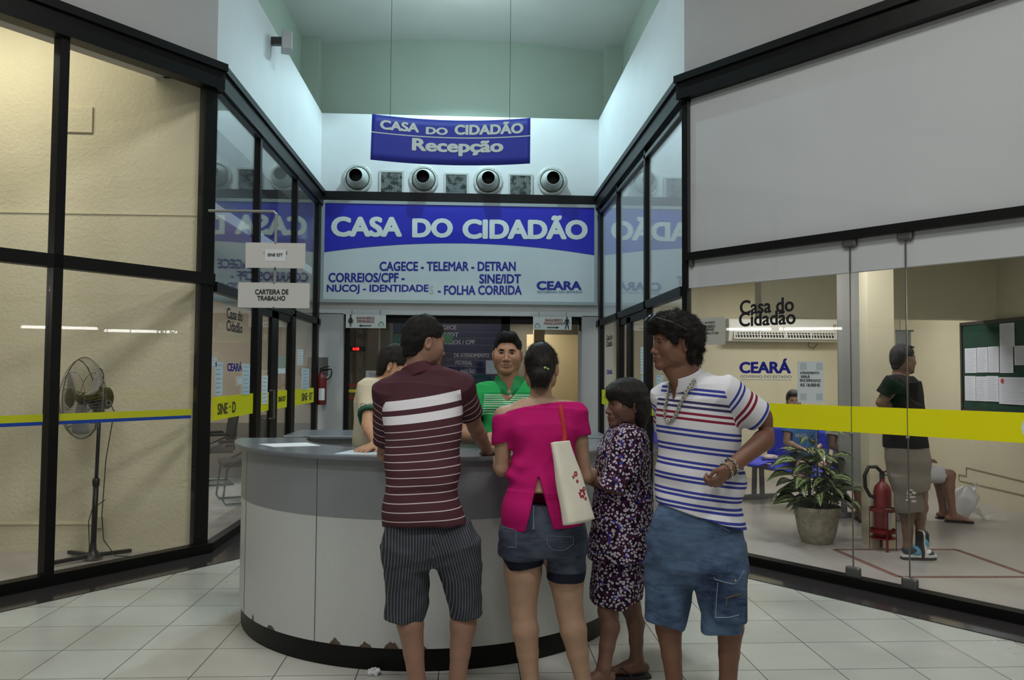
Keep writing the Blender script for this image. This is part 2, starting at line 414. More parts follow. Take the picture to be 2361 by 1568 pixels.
# chased cable channel in the plaster of the side wall
sx = 6.075
g = MB(); ch = [atx(2361, 1110, sx), atx(2228, 1078, sx), atx(2228, 1098, sx), atx(2211, 1094, sx), atx(2211, 1108, sx), atx(2361, 1142, sx)]
g.tube(ch, .007, 5); S('trim_8', g, mat('cable channel edge', lin(150, 140, 118), .8))
# corridor behind the glass door
g = MB(); g.box((-3.0, 18.8, 0), (3.2, 19, 3)); S('wall_rear_end', g, mat('grey end wall', lin(150, 146, 136), .8))
g = MB(); g.box((2.55, 13.6, 0), (2.7, 18.9, 3)); S('wall_rear_right', g, 'rear_wall')
g = MB(); g.box((-3.1, YB+.45, 0), (-3.0, 18.9, 3)); S('wall_rear_left', g, 'taupe_wall')
g = MB(); g.box((1.15, 16.2, 0), (2.6, 16.35, 2.3)); S('wall_rear_niche', g, 'rear_wall')
g = MB(); g.box((-3.1, YB+.45, 2.72), (3.4, 19, 2.8)); S('ceiling_rear', g, mat('suspended ceiling grey', lin(172, 168, 158), .8))

# ------------------------------------------------------------------ glazing
def on_left(mb, s0, s1, z0, z1, o0=-.045, o1=.045):
    return mb.prism([FL(s0, z0, o0), FL(s1, z0, o0), FL(s1, z0, o1), FL(s0, z0, o1)], (0, 0, z1-z0))
def on_right(mb, s0, s1, z0, z1, o0=-.045, o1=.045):
    return mb.prism([FR(s0, z0, o0), FR(s1, z0, o0), FR(s1, z0, o1), FR(s0, z0, o1)], (0, 0, z1-z0))
# window_1: left splayed front
W1 = thing('window_1', FL(1.5, 0), kind='structure')
on_left(MB(), -.03, LEN, ZB-.01, ZT, -.05, .075).build('head_rail', 'black_metal', W1)
on_left(MB(), -.04, LEN, ZT-.055, ZT+.008, -.05, .10).build('cap_rail', 'black_metal', W1)
on_left(MB(), -.03, LEN, 0, .085, -.05, .05).build('sill_rail', 'black_metal', W1)
on_left(MB(), 0, LEN, 2.222, 2.315).build('transom', 'black_metal', W1)
on_left(MB(), -.004, .115, 0, ZT-.02, -.06, .018).build('corner_post', 'black_metal', W1, bevel=.004)
on_left(MB(), 1.238, 1.305, 0, ZT-.1).build('mullion', 'black_metal', W1)
on_left(MB(), 2.55, 2.62, 0, ZT-.1).build('mullion', 'black_metal', W1)
on_left(MB(), 3.9, 3.97, 0, ZT-.1).build('mullion', 'black_metal', W1)
for s0, s1 in ((.115, 1.238), (1.305, 2.55), (2.62, 3.9)):
    on_left(MB(), s0, s1, .08, 2.23, -.004, .004).build('pane', 'glass_front', W1)
    on_left(MB(), s0, s1, 2.31, ZB, -.004, .004).build('pane', 'glass_front', W1)
# window_2: left side of the corridor, with its glass door
W2 = thing('window_2', (XL, 9, 0), kind='structure')
def on_x(mb, X, y0, y1, z0, z1, o0=-.035, o1=.035): return mb.box((X+o0, y0, z0), (X+o1, y1, z1))
on_x(MB(), XL, 6.75, YB, ZB, ZT, -.05, .06).build('head_rail', 'black_metal', W2)
on_x(MB(), XL, 6.75, YB, ZT-.055, ZT+.008, -.05, .085).build('cap_rail', 'black_metal', W2)
on_x(MB(), XL, 6.82, YB, ZB-.022, ZB, -.03, .03).build('glazing_bead', 'grey_metal', W2)
on_x(MB(), XL, 6.82, YB, 0, .075, -.04, .04).build('sill_rail', 'black_metal', W2)
on_x(MB(), XL, 6.82, YB, 2.172, 2.255).build('transom', 'black_metal', W2)
lm = [atx(590, 850, XL)[1], atx(670, 850, XL)[1], atx(725, 850, XL)[1]]
on_x(MB(), XL, lm[0]-.085, lm[0]+.085, 0, 2.2).build('mullion', 'black_metal', W2)
on_x(MB(), XL, lm[1]-.10, lm[1]+.10, 0, 2.2).build('mullion', 'black_metal', W2)
on_x(MB(), XL, lm[2]-.04, lm[2]+.10, 0, ZB).build('mullion', 'black_metal', W2)
for px in (593, 680):
    y = atx(px, 450, XL)[1]; on_x(MB(), XL, y-.035, y+.035, 2.2, ZB).build('mullion', 'black_metal', W2)
on_x(MB(), XL, 6.84, lm[0], .07, 2.18, -.004, .004).build('pane', 'glass', W2)
on_x(MB(), XL, lm[1], lm[2], .07, 2.18, -.004, .004).build('pane', 'glass', W2)
for y0, y1 in ((6.84, 8.1), (8.1, 9.9), (9.9, 11.2)): on_x(MB(), XL, y0, y1, 2.25, ZB, -.004, .004).build('pane', 'glass', W2)
D1 = thing('door_1', (XL, 9, 0), kind='structure')
dy = atx(629, 850, XL)[1]
on_x(MB(), XL, dy-.15, dy+.15, .03, 2.165, -.02, .02).build('stile', 'black_metal', D1)
on_x(MB(), XL, lm[0]+.09, lm[1]-.1, 2.09, 2.17, -.02, .02).build('top_rail', 'black_metal', D1)
on_x(MB(), XL, lm[0]+.09, lm[1]-.1, .02, .15, -.02, .02).build('bottom_rail', 'black_metal', D1)
on_x(MB(), XL, lm[0]+.08, lm[1]-.1, .15, 2.1, -.004, .004).build('pane', 'glass', D1)
hb = MB(); hb.tube([(XL+.02, dy-.2, 1.0), (XL+.07, dy-.2, 1.0), (XL+.07, dy-.2, 1.3), (XL+.02, dy-.2, 1.3)], .011, 8); hb.build('pull_handle', 'steel', D1)
# window_3: right side of the corridor
W3 = thing('window_3', (XR, 9, 0), kind='structure')
on_x(MB(), XR, 6.78, YB, ZB, ZT, -.06, .05).build('head_rail', 'black_metal', W3)
on_x(MB(), XR, 6.78, YB, ZT-.055, ZT+.008, -.085, .05).build('cap_rail', 'black_metal', W3)
on_x(MB(), XR, 6.85, YB, ZB-.10, ZB-.06, -.035, .035).build('glazing_bead', 'grey_metal', W3)
on_x(MB(), XR, 6.85, YB, 0, .075, -.04, .04).build('sill_rail', 'black_metal', W3)
on_x(MB(), XR, 6.85, YB, 2.185, 2.27).build('transom', 'black_metal', W3)
rm = [9.79, 8.24, 11.21]
for y, hw in ((rm[0], .085), (rm[1], .075)):
    on_x(MB(), XR, y-hw, y+hw, 0, 2.2).build('mullion', 'black_metal', W3)
for y in (9.88, 8.28): on_x(MB(), XR, y-.035, y+.035, 2.2, ZB).build('mullion', 'black_metal', W3)
on_x(MB(), XR, 11.16, 11.30, 0, ZB).build('mullion', 'black_metal', W3)
on_x(MB(), XR, 6.84, rm[1], .07, 2.19, -.004, .004).build('pane', 'glass', W3)
on_x(MB(), XR, rm[0], 11.2, .07, 2.19, -.004, .004).build('pane', 'glass', W3)
for y0, y1 in ((6.85, 8.28), (8.28, 9.88), (9.88, 11.2)): on_x(MB(), XR, y0, y1, 2.26, ZB, -.004, .004).build('pane', 'glass', W3)
D2 = thing('door_2', (XR, 9, 0), kind='structure')
dy2 = atx(1452, 850, XR)[1]
on_x(MB(), XR, dy2-.13, dy2+.10, .03, 2.165, -.02, .02).build('stile', 'black_metal', D2)
on_x(MB(), XR, rm[1]+.08, rm[0]-.08, 2.10, 2.18, -.02, .02).build('top_rail', 'black_metal', D2)
on_x(MB(), XR, rm[1]+.08, rm[0]-.08, .02, .15, -.02, .02).build('bottom_rail', 'black_metal', D2)
on_x(MB(), XR, rm[1]+.08, rm[0]-.08, .15, 2.1, -.004, .004).build('pane', 'glass', D2)
# window_4: right splayed front, frameless lower panes held by clips
W4 = thing('window_4', FR(1.5, 0), kind='structure')
on_right(MB(), -.03, LEN, ZB+.02, ZT+.015, -.05, .075).build('head_rail', 'black_metal', W4)
on_right(MB(), -.04, LEN, ZT-.04, ZT+.022, -.05, .10).build('cap_rail', 'black_metal', W4)
on_right(MB(), -.03, LEN, 0, .075, -.05, .05).build('sill_rail', 'black_metal', W4)
on_right(MB(), .03, LEN, 2.487, 2.55, -.011, .045).build('transom', 'black_metal', W4)
on_right(MB(), -.022, .034, 0, ZT-.02, -.05, .012).build('corner_post', 'black_metal', W4, bevel=.004)
on_right(MB(), .046, .056, 2.5, ZB, -.011, .02).build('glazing_bead', 'grey_metal', W4)
js = [1.497, 1.893]
for s0, s1 in ((.058, js[0]-.002), (js[0]+.002, js[1]-.002), (js[1]+.002, LEN)):
    on_right(MB(), s0, s1, .075, 2.49, -.004, .004).build('pane', 'glass_front', W4)
    on_right(MB(), s0, s1, 2.55, ZB+.03, -.004, .004).build('pane', 'glass_front', W4)
edge = glass_mat('pane edge', 1.6, (.72, .80, .76, 1)); 
for s in js: on_right(MB(), s-.003, s+.003, .075, 2.49, -.006, .006).build('pane_edge', 'steel', W4)
for s in js:
    for z0, z1 in ((.055, .145), (2.43, 2.50)):
        c = on_right(MB(), s-.055, s+.055, z0, z1, -.022, .022).build('glass_clip', 'steel', W4, bevel=.016)
on_right(MB(), .058, .095, 2.43, 2.50, -.022, .022).build('glass_clip', 'steel', W4, bevel=.010)
for s in js:
    b = MB(); b.lathe([(0, .022), (.010, .020), (.013, .012), (.013, .0)], FR(s, 1.085), 12, ax=nR); b.build('glass_bolt', 'steel', W4, smooth=True)
# door_3: black framed glass doors in the back wall
D3 = thing('door_3', (.0, YB+.1, 0), kind='structure')
yd0, yd1 = YB+.12, YB+.19
MB().box((oL, yd0, oT-.11), (oR, yd1, oT)).build('head_rail', 'black_metal', D3)
mx0, mx1 = at(1156, 850, YB)[0], at(1176, 850, YB)[0]
MB().box((oL, yd0, 0), (oL+.07, yd1, oT)).build('jamb', 'black_metal', D3)
MB().box((mx0, yd0, 0), (mx1, yd1, oT)).build('mullion', 'black_metal', D3)
MB().box((oR-.03, yd0, oT-.2), (oR, yd1, oT)).build('jamb', 'black_metal', D3)
MB().box((oL+.07, yd0+.03, .02), (mx0, yd0+.038, oT-.11)).build('pane', 'glass', D3)
# black beam above the big sign
g = MB(); g.box((XL, YB-.09, 3.96), (XR, YB+.01, ZT)); S('trim_9', g, 'black_metal')
# ================================================================== SIGNS, NOTICES AND LETTERING
# ---- big fascia sign over the door
SY = YB-.09
a, b = at(738, 480, SY), at(1381, 704, SY)
sx0, sx1, sz0, sz1 = XL+.035, XR-.03, b[2], 3.955
SG = thing('fascia_sign', ((sx0+sx1)/2, SY, sz0), 'big white and blue light-box sign over the glass door under the black beam', 'sign')
f = MB(); t_ = .045
f.box((sx0, SY, sz0), (sx1, SY+.1, sz0+t_)).box((sx0, SY, sz1-t_), (sx1, SY+.1, sz1))
f.box((sx0, SY, sz0+t_), (sx0+t_, SY+.1, sz1-t_)).box((sx1-t_, SY, sz0+t_), (sx1, SY+.1, sz1-t_))
f.build('sign_frame', 'frame_grey', SG)
MB().box((sx0+t_, SY+.012, sz0+t_), (sx1-t_, SY+.06, sz1-t_)).build('sign_face', 'sign_white', SG)
def P_sign(px, py): q = at(px, py, SY+.012); return q[0], q[2]
def arc_z(x):                                  # lower edge of the blue field
    (xa, za), (xm, zm), (xb, zb) = P_sign(738, 583), P_sign(1030, 561), P_sign(1378, 590)
    return za*(x-xm)*(x-xb)/((xa-xm)*(xa-xb))+zm*(x-xa)*(x-xb)/((xm-xa)*(xm-xb))+zb*(x-xa)*(x-xm)/((xb-xa)*(xb-xm))
bx0, bx1 = sx0+t_, sx1-t_
pts = [(x, SY+.010, arc_z(x)) for x in np.linspace(bx0, bx1, 40)]
MB().prism(pts+[(bx1, SY+.010, sz1-t_), (bx0, SY+.010, sz1-t_)], (0, .003, 0)).build('blue_field', 'blue_sign', SG)
def sign_text(mb, txt, l, r, top, bot, y, bold=.03, space=1.0, sl=0.0):
    """fit a line of lettering between pixel columns l..r, rows top..bot on the plane y"""
    A, B = at(l, bot, y), at(r, bot+sl*(r-l), y); T = at(l, top, y)
    xd = (B-A)/np.linalg.norm(B-A)
    return put_text(mb, txt, (A[0], y, A[2]), xd, Z3, 0, np.linalg.norm(B-A), 0, T[2]-A[2], bold, space, off=(0, -1, 0))
tz = SY+.0085
# word by word so every letter stands where it does on the sign
t = MB()
sign_text(t, 'CASA', 763, 927, 499, 546, tz, .052, sl=.004)
sign_text(t, 'DO', 950, 1044, 503, 548, tz, .052, sl=.004)
sign_text(t, 'CIDADÃO', 1066, 1355, 495, 551, tz, .052, sl=.006)
t.build('headline_lettering', 'letter_white', SG)
t = MB()
sign_text(t, 'CAGECE - TELEMAR - DETRAN', 875, 1189, 603, 625, tz+.003, .035)
sign_text(t, 'CORREIOS/CPF -', 757, 933, 629, 651, tz+.003, .035)
sign_text(t, 'SINE/IDT', 1105, 1201, 632, 654, tz+.003, .035)
sign_text(t, 'NUCOJ - IDENTIDADE', 753, 988, 656, 678, tz+.003, .035)
sign_text(t, '- FOLHA CORRIDA', 1009, 1203, 658, 680, tz+.003, .035)
t.build('services_lettering', 'blue_ink', SG)
t = MB(); sign_text(t, 'CEARA', 1237, 1341, 648, 669, tz+.003, .05); t.build('state_lettering', 'blue_ink', SG)
t = MB(); sign_text(t, 'GOVERNO DO ESTADO', 1238, 1342, 670.5, 676, tz+.003, .02); t.build('state_subtitle', 'teal_ink', SG)
t = MB(); sign_text(t, 'S', 989, 1000, 658, 678, tz+.003, .02); t.build('ghost_letter', mat('worn letter trace', lin(186, 190, 190), .6), SG)

# ---- hanging banner, bowed
BY = 8.8
TL, TR, BL, BR = at(858, 263, BY), at(1223, 272, BY), at(854, 368, BY), at(1222, 377, BY)
def ban(u, v, off=0.0):
    q = (BL*(1-u)+BR*u)*(1-v)+(TL*(1-u)+TR*u)*v
    return np.array([q[0], BY+.155*(1-(2*u-1)**2)-off, q[2]])
BN = thing('hanging_banner', ban(.5, 0), 'bowed dark blue banner hung on wires in front of the upper white wall', 'banner')
b = MB(); b.sheet(lambda u, v: ban(u, v), 30, 6); b.build('cloth', 'blue_banner', BN, smooth=True, solid=.006)
b = MB(); b.sheet(lambda u, v: ban(u, .597+.022*v, .005), 30, 1); b.build('dividing_line', 'letter_white', BN)
t = MB()
put_text(t, 'CASA', (0, 0, 0), X3, Z3, .050, .292, .69, .90, .05, warp=lambda u, v: ban(u, v, .006))
put_text(t, 'DO', (0, 0, 0), X3, Z3, .335, .475, .665, .83, .05, warp=lambda u, v: ban(u, v, .006))
put_text(t, 'CIDADÃO', (0, 0, 0), X3, Z3, .518, .957, .675, .955, .05, warp=lambda u, v: ban(u, v, .006))
put_text(t, 'Recepção', (0, 0, 0), X3, Z3, .25, .832, .20, .565, .045, warp=lambda u, v: ban(u, v, .006))
t.build('banner_lettering', 'letter_white', BN)
for u in (.11, .87):
    q = ban(u, 1.0); g = MB(); g.tube([q-Z3*.03, q, (q[0], BY+.05, 6.62)], .0025, 4); g.build('wire', 'grey_metal', BN)

# ---- the two boards hanging from a bent pipe on the left corner post
PY = 6.66
hp = at(490, 486, PY); ca = at(637, 488, PY); cb = at(633, 655, PY)
BK = thing('hanging_board_bracket', (ca[0], PY, cb[2]), 'bent grey pipe arm fixed to left corner post carrying two small boards', 'bracket')
g = MB(); g.tube([(XL+.0, PY, hp[2]), (ca[0]-.02, PY, ca[2]), (ca[0], PY, ca[2]-.02), (cb[0], PY, cb[2])], .012, 8)
g.build('arm', mat('galvanised pipe', lin(150, 150, 146), .5, metal=.3), BK)
def board(name, l, r, tp, bt, y, label):
    A, B = at(l, bt, y), at(r, tp, y)
    r_ = thing(name, ((A[0]+B[0])/2, y, A[2]), label, 'sign')
    MB().box((A[0], y, A[2]), (B[0], y+.012, B[2])).build('panel', mat('white painted board', lin(206, 206, 204), .6), r_)
    for sx_, sz_ in ((.5, .98), (.5, .02)):
        MB().ball((A[0]+(B[0]-A[0])*sx_, y, A[2]+(B[2]-A[2])*sz_), .006, 6, 4).build('screw', 'grey_metal', r_)
    return r_
s1 = board('hanging_board', 565.5, 704, 561, 617, PY-.03, 'upper small white board reading SINE IDT on the bent pipe')
MB().box((at(611, 603, PY-.032)[0], PY-.032, at(611, 603, PY)[2]), (at(658, 577, PY-.032)[0], PY-.0302, at(611, 576, PY)[2])).build('pasted_label', 'paper', s1)
t = MB(); sign_text(t, 'SINE IDT', 617, 652, 584, 591, PY-.034, .025); g_ = t.build('lettering', 'black', s1)
for ch_, l_ in (('i', 660), ('(', 608)): t = MB(); sign_text(t, ch_, l_, l_+2, 579, 587, PY-.031, .0); t.build('old_letter_end', 'black', s1)
s2 = board('hanging_board', 548, 714, 653, 709, PY-.03, 'lower white board reading CARTEIRA DE TRABALHO on the bent pipe')
t = MB(); sign_text(t, 'CARTEIRA DE', 588, 665, 667, 679, PY-.032, .03); sign_text(t, 'TRABALHO', 593, 658, 682, 693, PY-.032, .03); t.build('lettering', 'black', s2)

# ---- washroom signs hanging in the doorway
def wc(l, r, tp, bt, label, fem):
    y = YB-.05; A, B = at(l, bt, y), at(r, tp, y)
    r_ = thing('washroom_sign', ((A[0]+B[0])/2, y, A[2]), label, 'sign')
    MB().box((A[0], y, A[2]), (B[0], y+.008, B[2])).build('panel', mat('pale sign plastic', lin(196, 198, 194), .5), r_)
    W = B[0]-A[0]; Ht = B[2]-A[2]
    def p(u, v): return (A[0]+W*u, y-.0015, A[2]+Ht*v)
    def poly(mb, pts): mb.prism([p(*q) for q in pts], (0, .0012, 0))
    m = lambda u: u if fem else 1-u
    t = MB()
    w1, w2 = (('BANHEIRO', (.27, .72)), ('FEMININO', (.28, .71))) if fem else (('BANHEIRO', (.31, .77)), ('MASCULINO', (.28, .81)))
    put_text(t, w1[0], p(0, 0), X3, Z3, W*w1[1][0], W*w1[1][1], Ht*.62, Ht*.82, .05, off=(0, -1, 0))
    put_text(t, w2[0], p(0, 0), X3, Z3, W*w2[1][0], W*w2[1][1], Ht*.38, Ht*.58, .05, off=(0, -1, 0))
    t.build('lettering', 'red_ink', r_)
    t = MB(); poly(t, [(m(.32), .17), (m(.40), .27), (m(.40), .20), (m(.64), .20), (m(.64), .13), (m(.40), .13), (m(.40), .07)]) ; t.build('arrow', 'black', r_)
    t = MB(); c = m(.12); k = Ht/W
    def disc(u, v, rad): poly(t, [(u+rad*k*math.cos(a_), v+rad*math.sin(a_)) for a_ in np.linspace(0, 6.283, 15)[:-1]])
    disc(c, .89, .07)
    if fem: poly(t, [(c-.018, .80), (c+.018, .80), (c+.075, .46), (c+.055, .44), (c+.022, .66), (c+.06, .34), (c+.02, .34), (c+.02, .08), (c+.004, .08), (c+.004, .34), (c-.004, .34), (c-.004, .08), (c-.02, .08), (c-.02, .34), (c-.06, .34), (c-.022, .66), (c-.055, .44), (c-.075, .46)])
    else: poly(t, [(c-.045, .80), (c+.045, .80), (c+.072, .46), (c+.052, .44), (c+.032, .68), (c+.032, .48), (c+.055, .06), (c+.028, .06), (c, .44), (c-.028, .06), (c-.055, .06), (c-.032, .48), (c-.032, .68), (c-.052, .44), (c-.072, .46)])
    t.build('pictogram', 'black', r_)
    t = MB(); c2 = m(.885); ring = [(c2+(.075*math.cos(a_)), .14+.34*math.sin(a_)) for a_ in np.linspace(0, math.pi, 14)]; inn = [(c2+(.058*math.cos(a_)), .14+.26*math.sin(a_)) for a_ in np.linspace(math.pi, 0, 14)]
    poly(t, ring+inn); t.build('emblem', mat('grey green emblem', lin(96, 124, 112), .6), r_)
    t = MB(); put_text(t, 'U.S.A', p(0, 0), X3, Z3, W*(c2-.05), W*(c2+.05), Ht*.10, Ht*.24, .0, off=(0, -1, 0)); t.build('emblem_lettering', mat('grey green print', lin(120, 140, 130), .6), r_)
    for u in (.15, .86): MB().tube([p(u, .97), (A[0]+W*u, y, oT+.06)], .003, 4).build('hook', 'grey_metal', r_)
    return r_
wc(797, 890, 725, 756, 'pale washroom sign with woman figure and left arrow hanging in the doorway', True)
wc(1229, 1318, 730, 760, 'pale washroom sign with man figure and right arrow hanging in the doorway', False)

# ---- vinyl stripes and lettering on the glass
def vinyl_left(s0, s1, z0, z1, o, nm, m, label=None, parent=None):
    g = on_left(MB(), s0, s1, z0, z1, o, o+.0012); r_ = g.build(nm, m, parent)
    return tag(r_, label, 'stripe') if parent is None else r_
for s0, s1, lb in ((.170, 1.216, 'yellow and blue stripe across the pane in front of the fan'), (1.326, 2.54, 'yellow and blue stripe on the leftmost pane beyond the thick mullion')):
    r_ = thing('vinyl_stripe', FL((s0+s1)/2, 1.118), lb, 'stripe')
    vinyl_left(s0, s1, 1.143, 1.194, .0045, 'yellow_band', 'yellow_green', None, r_)
    vinyl_left(s0, s1+.012, 1.118, 1.143, .0045, 'blue_band', 'blue_vinyl', None, r_)
def vinyl_x(X, y0, y1, z0, z1, sgn, m): return on_x(MB(), X, y0, y1, z0, z1, *( (.0045, .006) if sgn > 0 else (-.006, -.0045)))
def xtext(mb, txt, X, sgn, ya, yb, z0, z1, bold=.03):
    """lettering on a side pane; ya is the edge the reader sees first on the left"""
    xd = Y3 if sgn > 0 else -Y3
    return put_text(mb, txt, (X+sgn*.0062, ya, 0), Y3*(1 if yb > ya else -1), Z3, 0, abs(yb-ya), z0, z1, bold, off=(sgn, 0, 0))
def ypx(px, X, py=850): return atx(px, py, X)[1]
def zpx(px, py, X): return atx(px, py, X)[2]
for l, r, lb, txt in ((487, 582, 'yellow stripe with SINE-D lettering on first left corridor pane', (('SINE', 500, 523), ('-', 527, 530), ('D', 534, 542))),
                      (598, 618, 'short plain yellow stripe left of the door stile behind a paper', ()),
                      (638, 660, 'small yellow stripe with SINE-IDT on the glass door', (('SINE-IDT', 640, 657),)),
                      (678, 722, 'yellow stripe with SINE-IDT on the last left corridor pane', (('SINE', 694, 707), ('-', 708, 710), ('IDT', 712, 719)))):
    y0, y1 = ypx(l, XL, 930), ypx(r, XL, 930); r_ = thing('vinyl_stripe', (XL+.005, (y0+y1)/2, 1.085), lb, 'stripe')
    vinyl_x(XL, y0, y1, 1.085, 1.285, 1, 'yellow').build('band', 'yellow', r_)
    if txt:
        t = MB()
        for w_, a_, b_ in txt: xtext(t, w_, XL, 1, ypx(a_, XL, 930), ypx(b_, XL, 930), *( (1.175, 1.19) if w_ == '-' else ((1.125, 1.225) if len(w_) < 8 else (1.16, 1.22))), .03)
        t.build('lettering', mat('dark grey lettering', lin(60, 60, 40), .6), r_)
for y0, y1, lb in ((9.9, 11.15, 'yellow stripe on the far right corridor pane beside the door'), (6.87, 8.16, 'yellow stripe on the right corridor pane behind the striped shirt man')):
    tag(vinyl_x(XR, y0, y1, 1.085, 1.285, -1, 'yellow').build('vinyl_stripe', 'yellow'), lb, 'stripe')
for k, (s0, s1, lb) in enumerate(((.06, 1.494, 'wide yellow stripe on right front pane beside the striped shirt man'), (1.50, 1.89, 'short yellow stripe on the narrow middle pane of right front'), (1.896, 6.1, 'yellow stripe with white disc on the rightmost front pane'))):
    r_ = thing('vinyl_stripe', FR((s0+s1)/2, 1.10), lb, 'stripe')
    on_right(MB(), s0, s1, 1.098, 1.283, .0045, .006).build('band', 'yellow', r_)
    if k == 2: b = MB(); b.lathe([(0, .0015), (.085, .0015), (.085, 0)], FR(2.665, 1.19, .0061), 28, ax=nR); b.build('white_disc', 'letter_white', r_)
def fr_pix(px, py): q = atp(px, py, R0, nR); return np.dot(q-R0, dR), q[2]
def rtext(mb, txt, l, r, tp, bt, bold=.03):
    s0, z0 = fr_pix(l, bt); s1, _ = fr_pix(r, bt); _, z1 = fr_pix(l, tp)
    return put_text(mb, txt, FR(0, 0, .0055), dR, Z3, s0, s1, z0, z1, bold, off=nR)
def single_text(name, lb, fn, m, cat='lettering'):
    t = MB(); fn(t); return tag(t.build(name, m), lb, cat)
single_text('glass_lettering', 'black Casa do Cidadão lettering on the right front pane', lambda t: (rtext(t, 'Casa do', 1707, 1832, 693, 726, .03), rtext(t, 'Cidadão', 1705, 1836, 721, 754, .03)), 'black')
r_ = thing('state_logo', FR(*fr_pix(1765, 875)), 'blue CEARÁ state government logo on the right front pane', 'logo')
t = MB(); rtext(t, 'CEARÁ', 1706, 1825, 828, 861, .05); t.build('lettering', 'blue_ink', r_)
t = MB(); rtext(t, 'GOVERNO DO ESTADO', 1708, 1826, 865, 871, .012); s0, z0 = fr_pix(1708, 875); s1, z1 = fr_pix(1825, 874); on_right(t, s0, s1, z0-.002, z0+.001, .0055, .0065); t.build('subtitle', 'teal_ink', r_)
def xlogo(X, sgn, l, r, tp, bt, txt, bold):
    t = MB(); a_, b_ = ypx(l, X, tp), ypx(r, X, tp)
    lines = txt.split('|'); zt, zb = zpx((l+r)/2, tp, X), zpx((l+r)/2, bt, X); n = len(lines); h = (zt-zb)/n
    for i, w_ in enumerate(lines): xtext(t, w_, X, sgn, a_, b_, zt-h*(i+1)+.06*h, zt-h*i-.04*h, bold)
    return t
tag(xlogo(XL, 1, 521, 558, 712, 768, 'Casa do|Cidadão', .03).build('glass_lettering', 'black'), 'black Casa do Cidadão lettering on first left corridor pane', 'lettering')
tag(xlogo(XL, 1, 522, 556, 832, 858, 'CEARÁ', .05).build('state_logo', 'blue_ink'), 'blue CEARÁ lettering on the first left corridor pane', 'logo')
tag(xlogo(XR, -1, 1399, 1413, 770, 800, 'Casa do|Cidadão', .03).build('glass_lettering', 'black'), 'small black Casa do Cidadão lettering on far right corridor pane', 'lettering')
tag(xlogo(XR, -1, 1400, 1413, 850, 864, 'CEARÁ', .05).build('state_logo', 'blue_ink'), 'small blue CEARÁ lettering on far right corridor pane', 'logo')

# ---- papers taped on the glass
ink = mat('grey print lines', lin(158, 168, 178), .8)
def lines_of_print(mb, fn, rows, seed=0, u0=.1, u1=.9, v0=.1, v1=.9):
    rnd = random.Random(seed)
    for i in range(rows):
        v = v1-(v1-v0)*i/max(1, rows-1); e = u1-rnd.random()*.35*(u1-u0); hh = .13*(v1-v0)/max(rows, 4)
        mb.prism([fn(u0, v-hh), fn(e, v-hh), fn(e, v+hh), fn(u0, v+hh)], fn(0, 0, 1)-fn(0, 0, 0))
def paper_x(X, sgn, l, r, tp, bt, lb, rows=8, seed=1, m='paper', name='paper_notice'):
    a_, b_ = ypx(l, X, (tp+bt)/2), ypx(r, X, (tp+bt)/2); z1, z0 = zpx((l+r)/2, tp, X), zpx((l+r)/2, bt, X)
    r_ = thing(name, (X+sgn*.007, (a_+b_)/2, z0), lb, 'paper')
    MB().box((min(X+sgn*.007, X+sgn*.009), min(a_, b_), z0), (max(X+sgn*.007, X+sgn*.009), max(a_, b_), z1)).build('sheet', m, r_)
    fn = lambda u, v, o=0: np.array([X+sgn*(.0091+.0006*o), a_+(b_-a_)*u, z0+(z1-z0)*v])
    t = MB(); lines_of_print(t, fn, rows, seed); t.build('print', ink, r_); return r_
cy = mat('bluish paper', lin(196, 214, 226), .8)
paper_x(XL, 1, 494, 511, 834, 912, 'long bluish paper on the left end of the first left corridor pane', 7, 1, cy)
paper_x(XL, 1, 485, 497, 823, 846, 'small square notice at upper left corner of first corridor pane', 4, 2)
paper_x(XL, 1, 558, 574, 839, 910, 'long bluish paper right of the CEARÁ lettering on left pane', 7, 3, cy)
paper_x(XL, 1, 546, 556, 868, 889, 'grey square notice under the CEARÁ lettering on left pane', 2, 4)
paper_x(XL, 1, 603, 615, 866, 932, 'white paper strip hanging over the yellow stripe beside door', 7, 5)
paper_x(XL, 1, 639, 656, 822, 847, 'framed SINE notice on the upper left glass door', 3, 6, mat('greenish grey print', lin(150, 158, 146), .8))
paper_x(XL, 1, 640, 656, 849, 861, 'small notice under the framed notice on left glass door', 1, 7)
paper_x(XL, 1, 686, 697, 806, 842, 'narrow white paper high on the last left corridor pane', 6, 8)
paper_x(XL, 1, 696, 711, 850, 898, 'bluish paper low on the last left corridor pane', 6, 9, cy)
paper_x(XR, -1, 1479, 1492, 800, 862, 'white paper sheets on the right door behind striped shirt man', 8, 10)
paper_x(XR, -1, 1480, 1492, 866, 895, 'bluish paper below the white sheets on right door', 4, 11, cy)
paper_x(XR, -1, 1516, 1528, 865, 898, 'paper strip with dark blocks behind the striped shirt man', 4, 12, cy)
def paper_r(l, r, tp, bt, lb, rows=8, seed=1, m='paper', text=()):
    s0, z0 = fr_pix(l, bt); s1, _ = fr_pix(r, bt); _, z1 = fr_pix(l, tp)
    r_ = thing('paper_notice', FR((s0+s1)/2, z0, .007), lb, 'paper')
    on_right(MB(), s0, s1, z0, z1, .0055, .0075).build('sheet', m, r_)
    if text:
        t = MB()
        for (w_, a_, b_, c_, d_) in text:
            u0, v0 = fr_pix(a_, d_); u1, _ = fr_pix(b_, d_); _, v1 = fr_pix(a_, c_)
            put_text(t, w_, FR(0, 0, .0078), dR, Z3, u0, u1, v0, v1, .02, off=nR)
        t.build('lettering', 'black', r_)
    if rows:
        fn = lambda u, v, o=0: FR(s0+(s1-s0)*u, z0+(z1-z0)*v, .0078+.0006*o)
        t = MB(); lines_of_print(t, fn, rows, seed); t.build('print', ink, r_)
    return r_
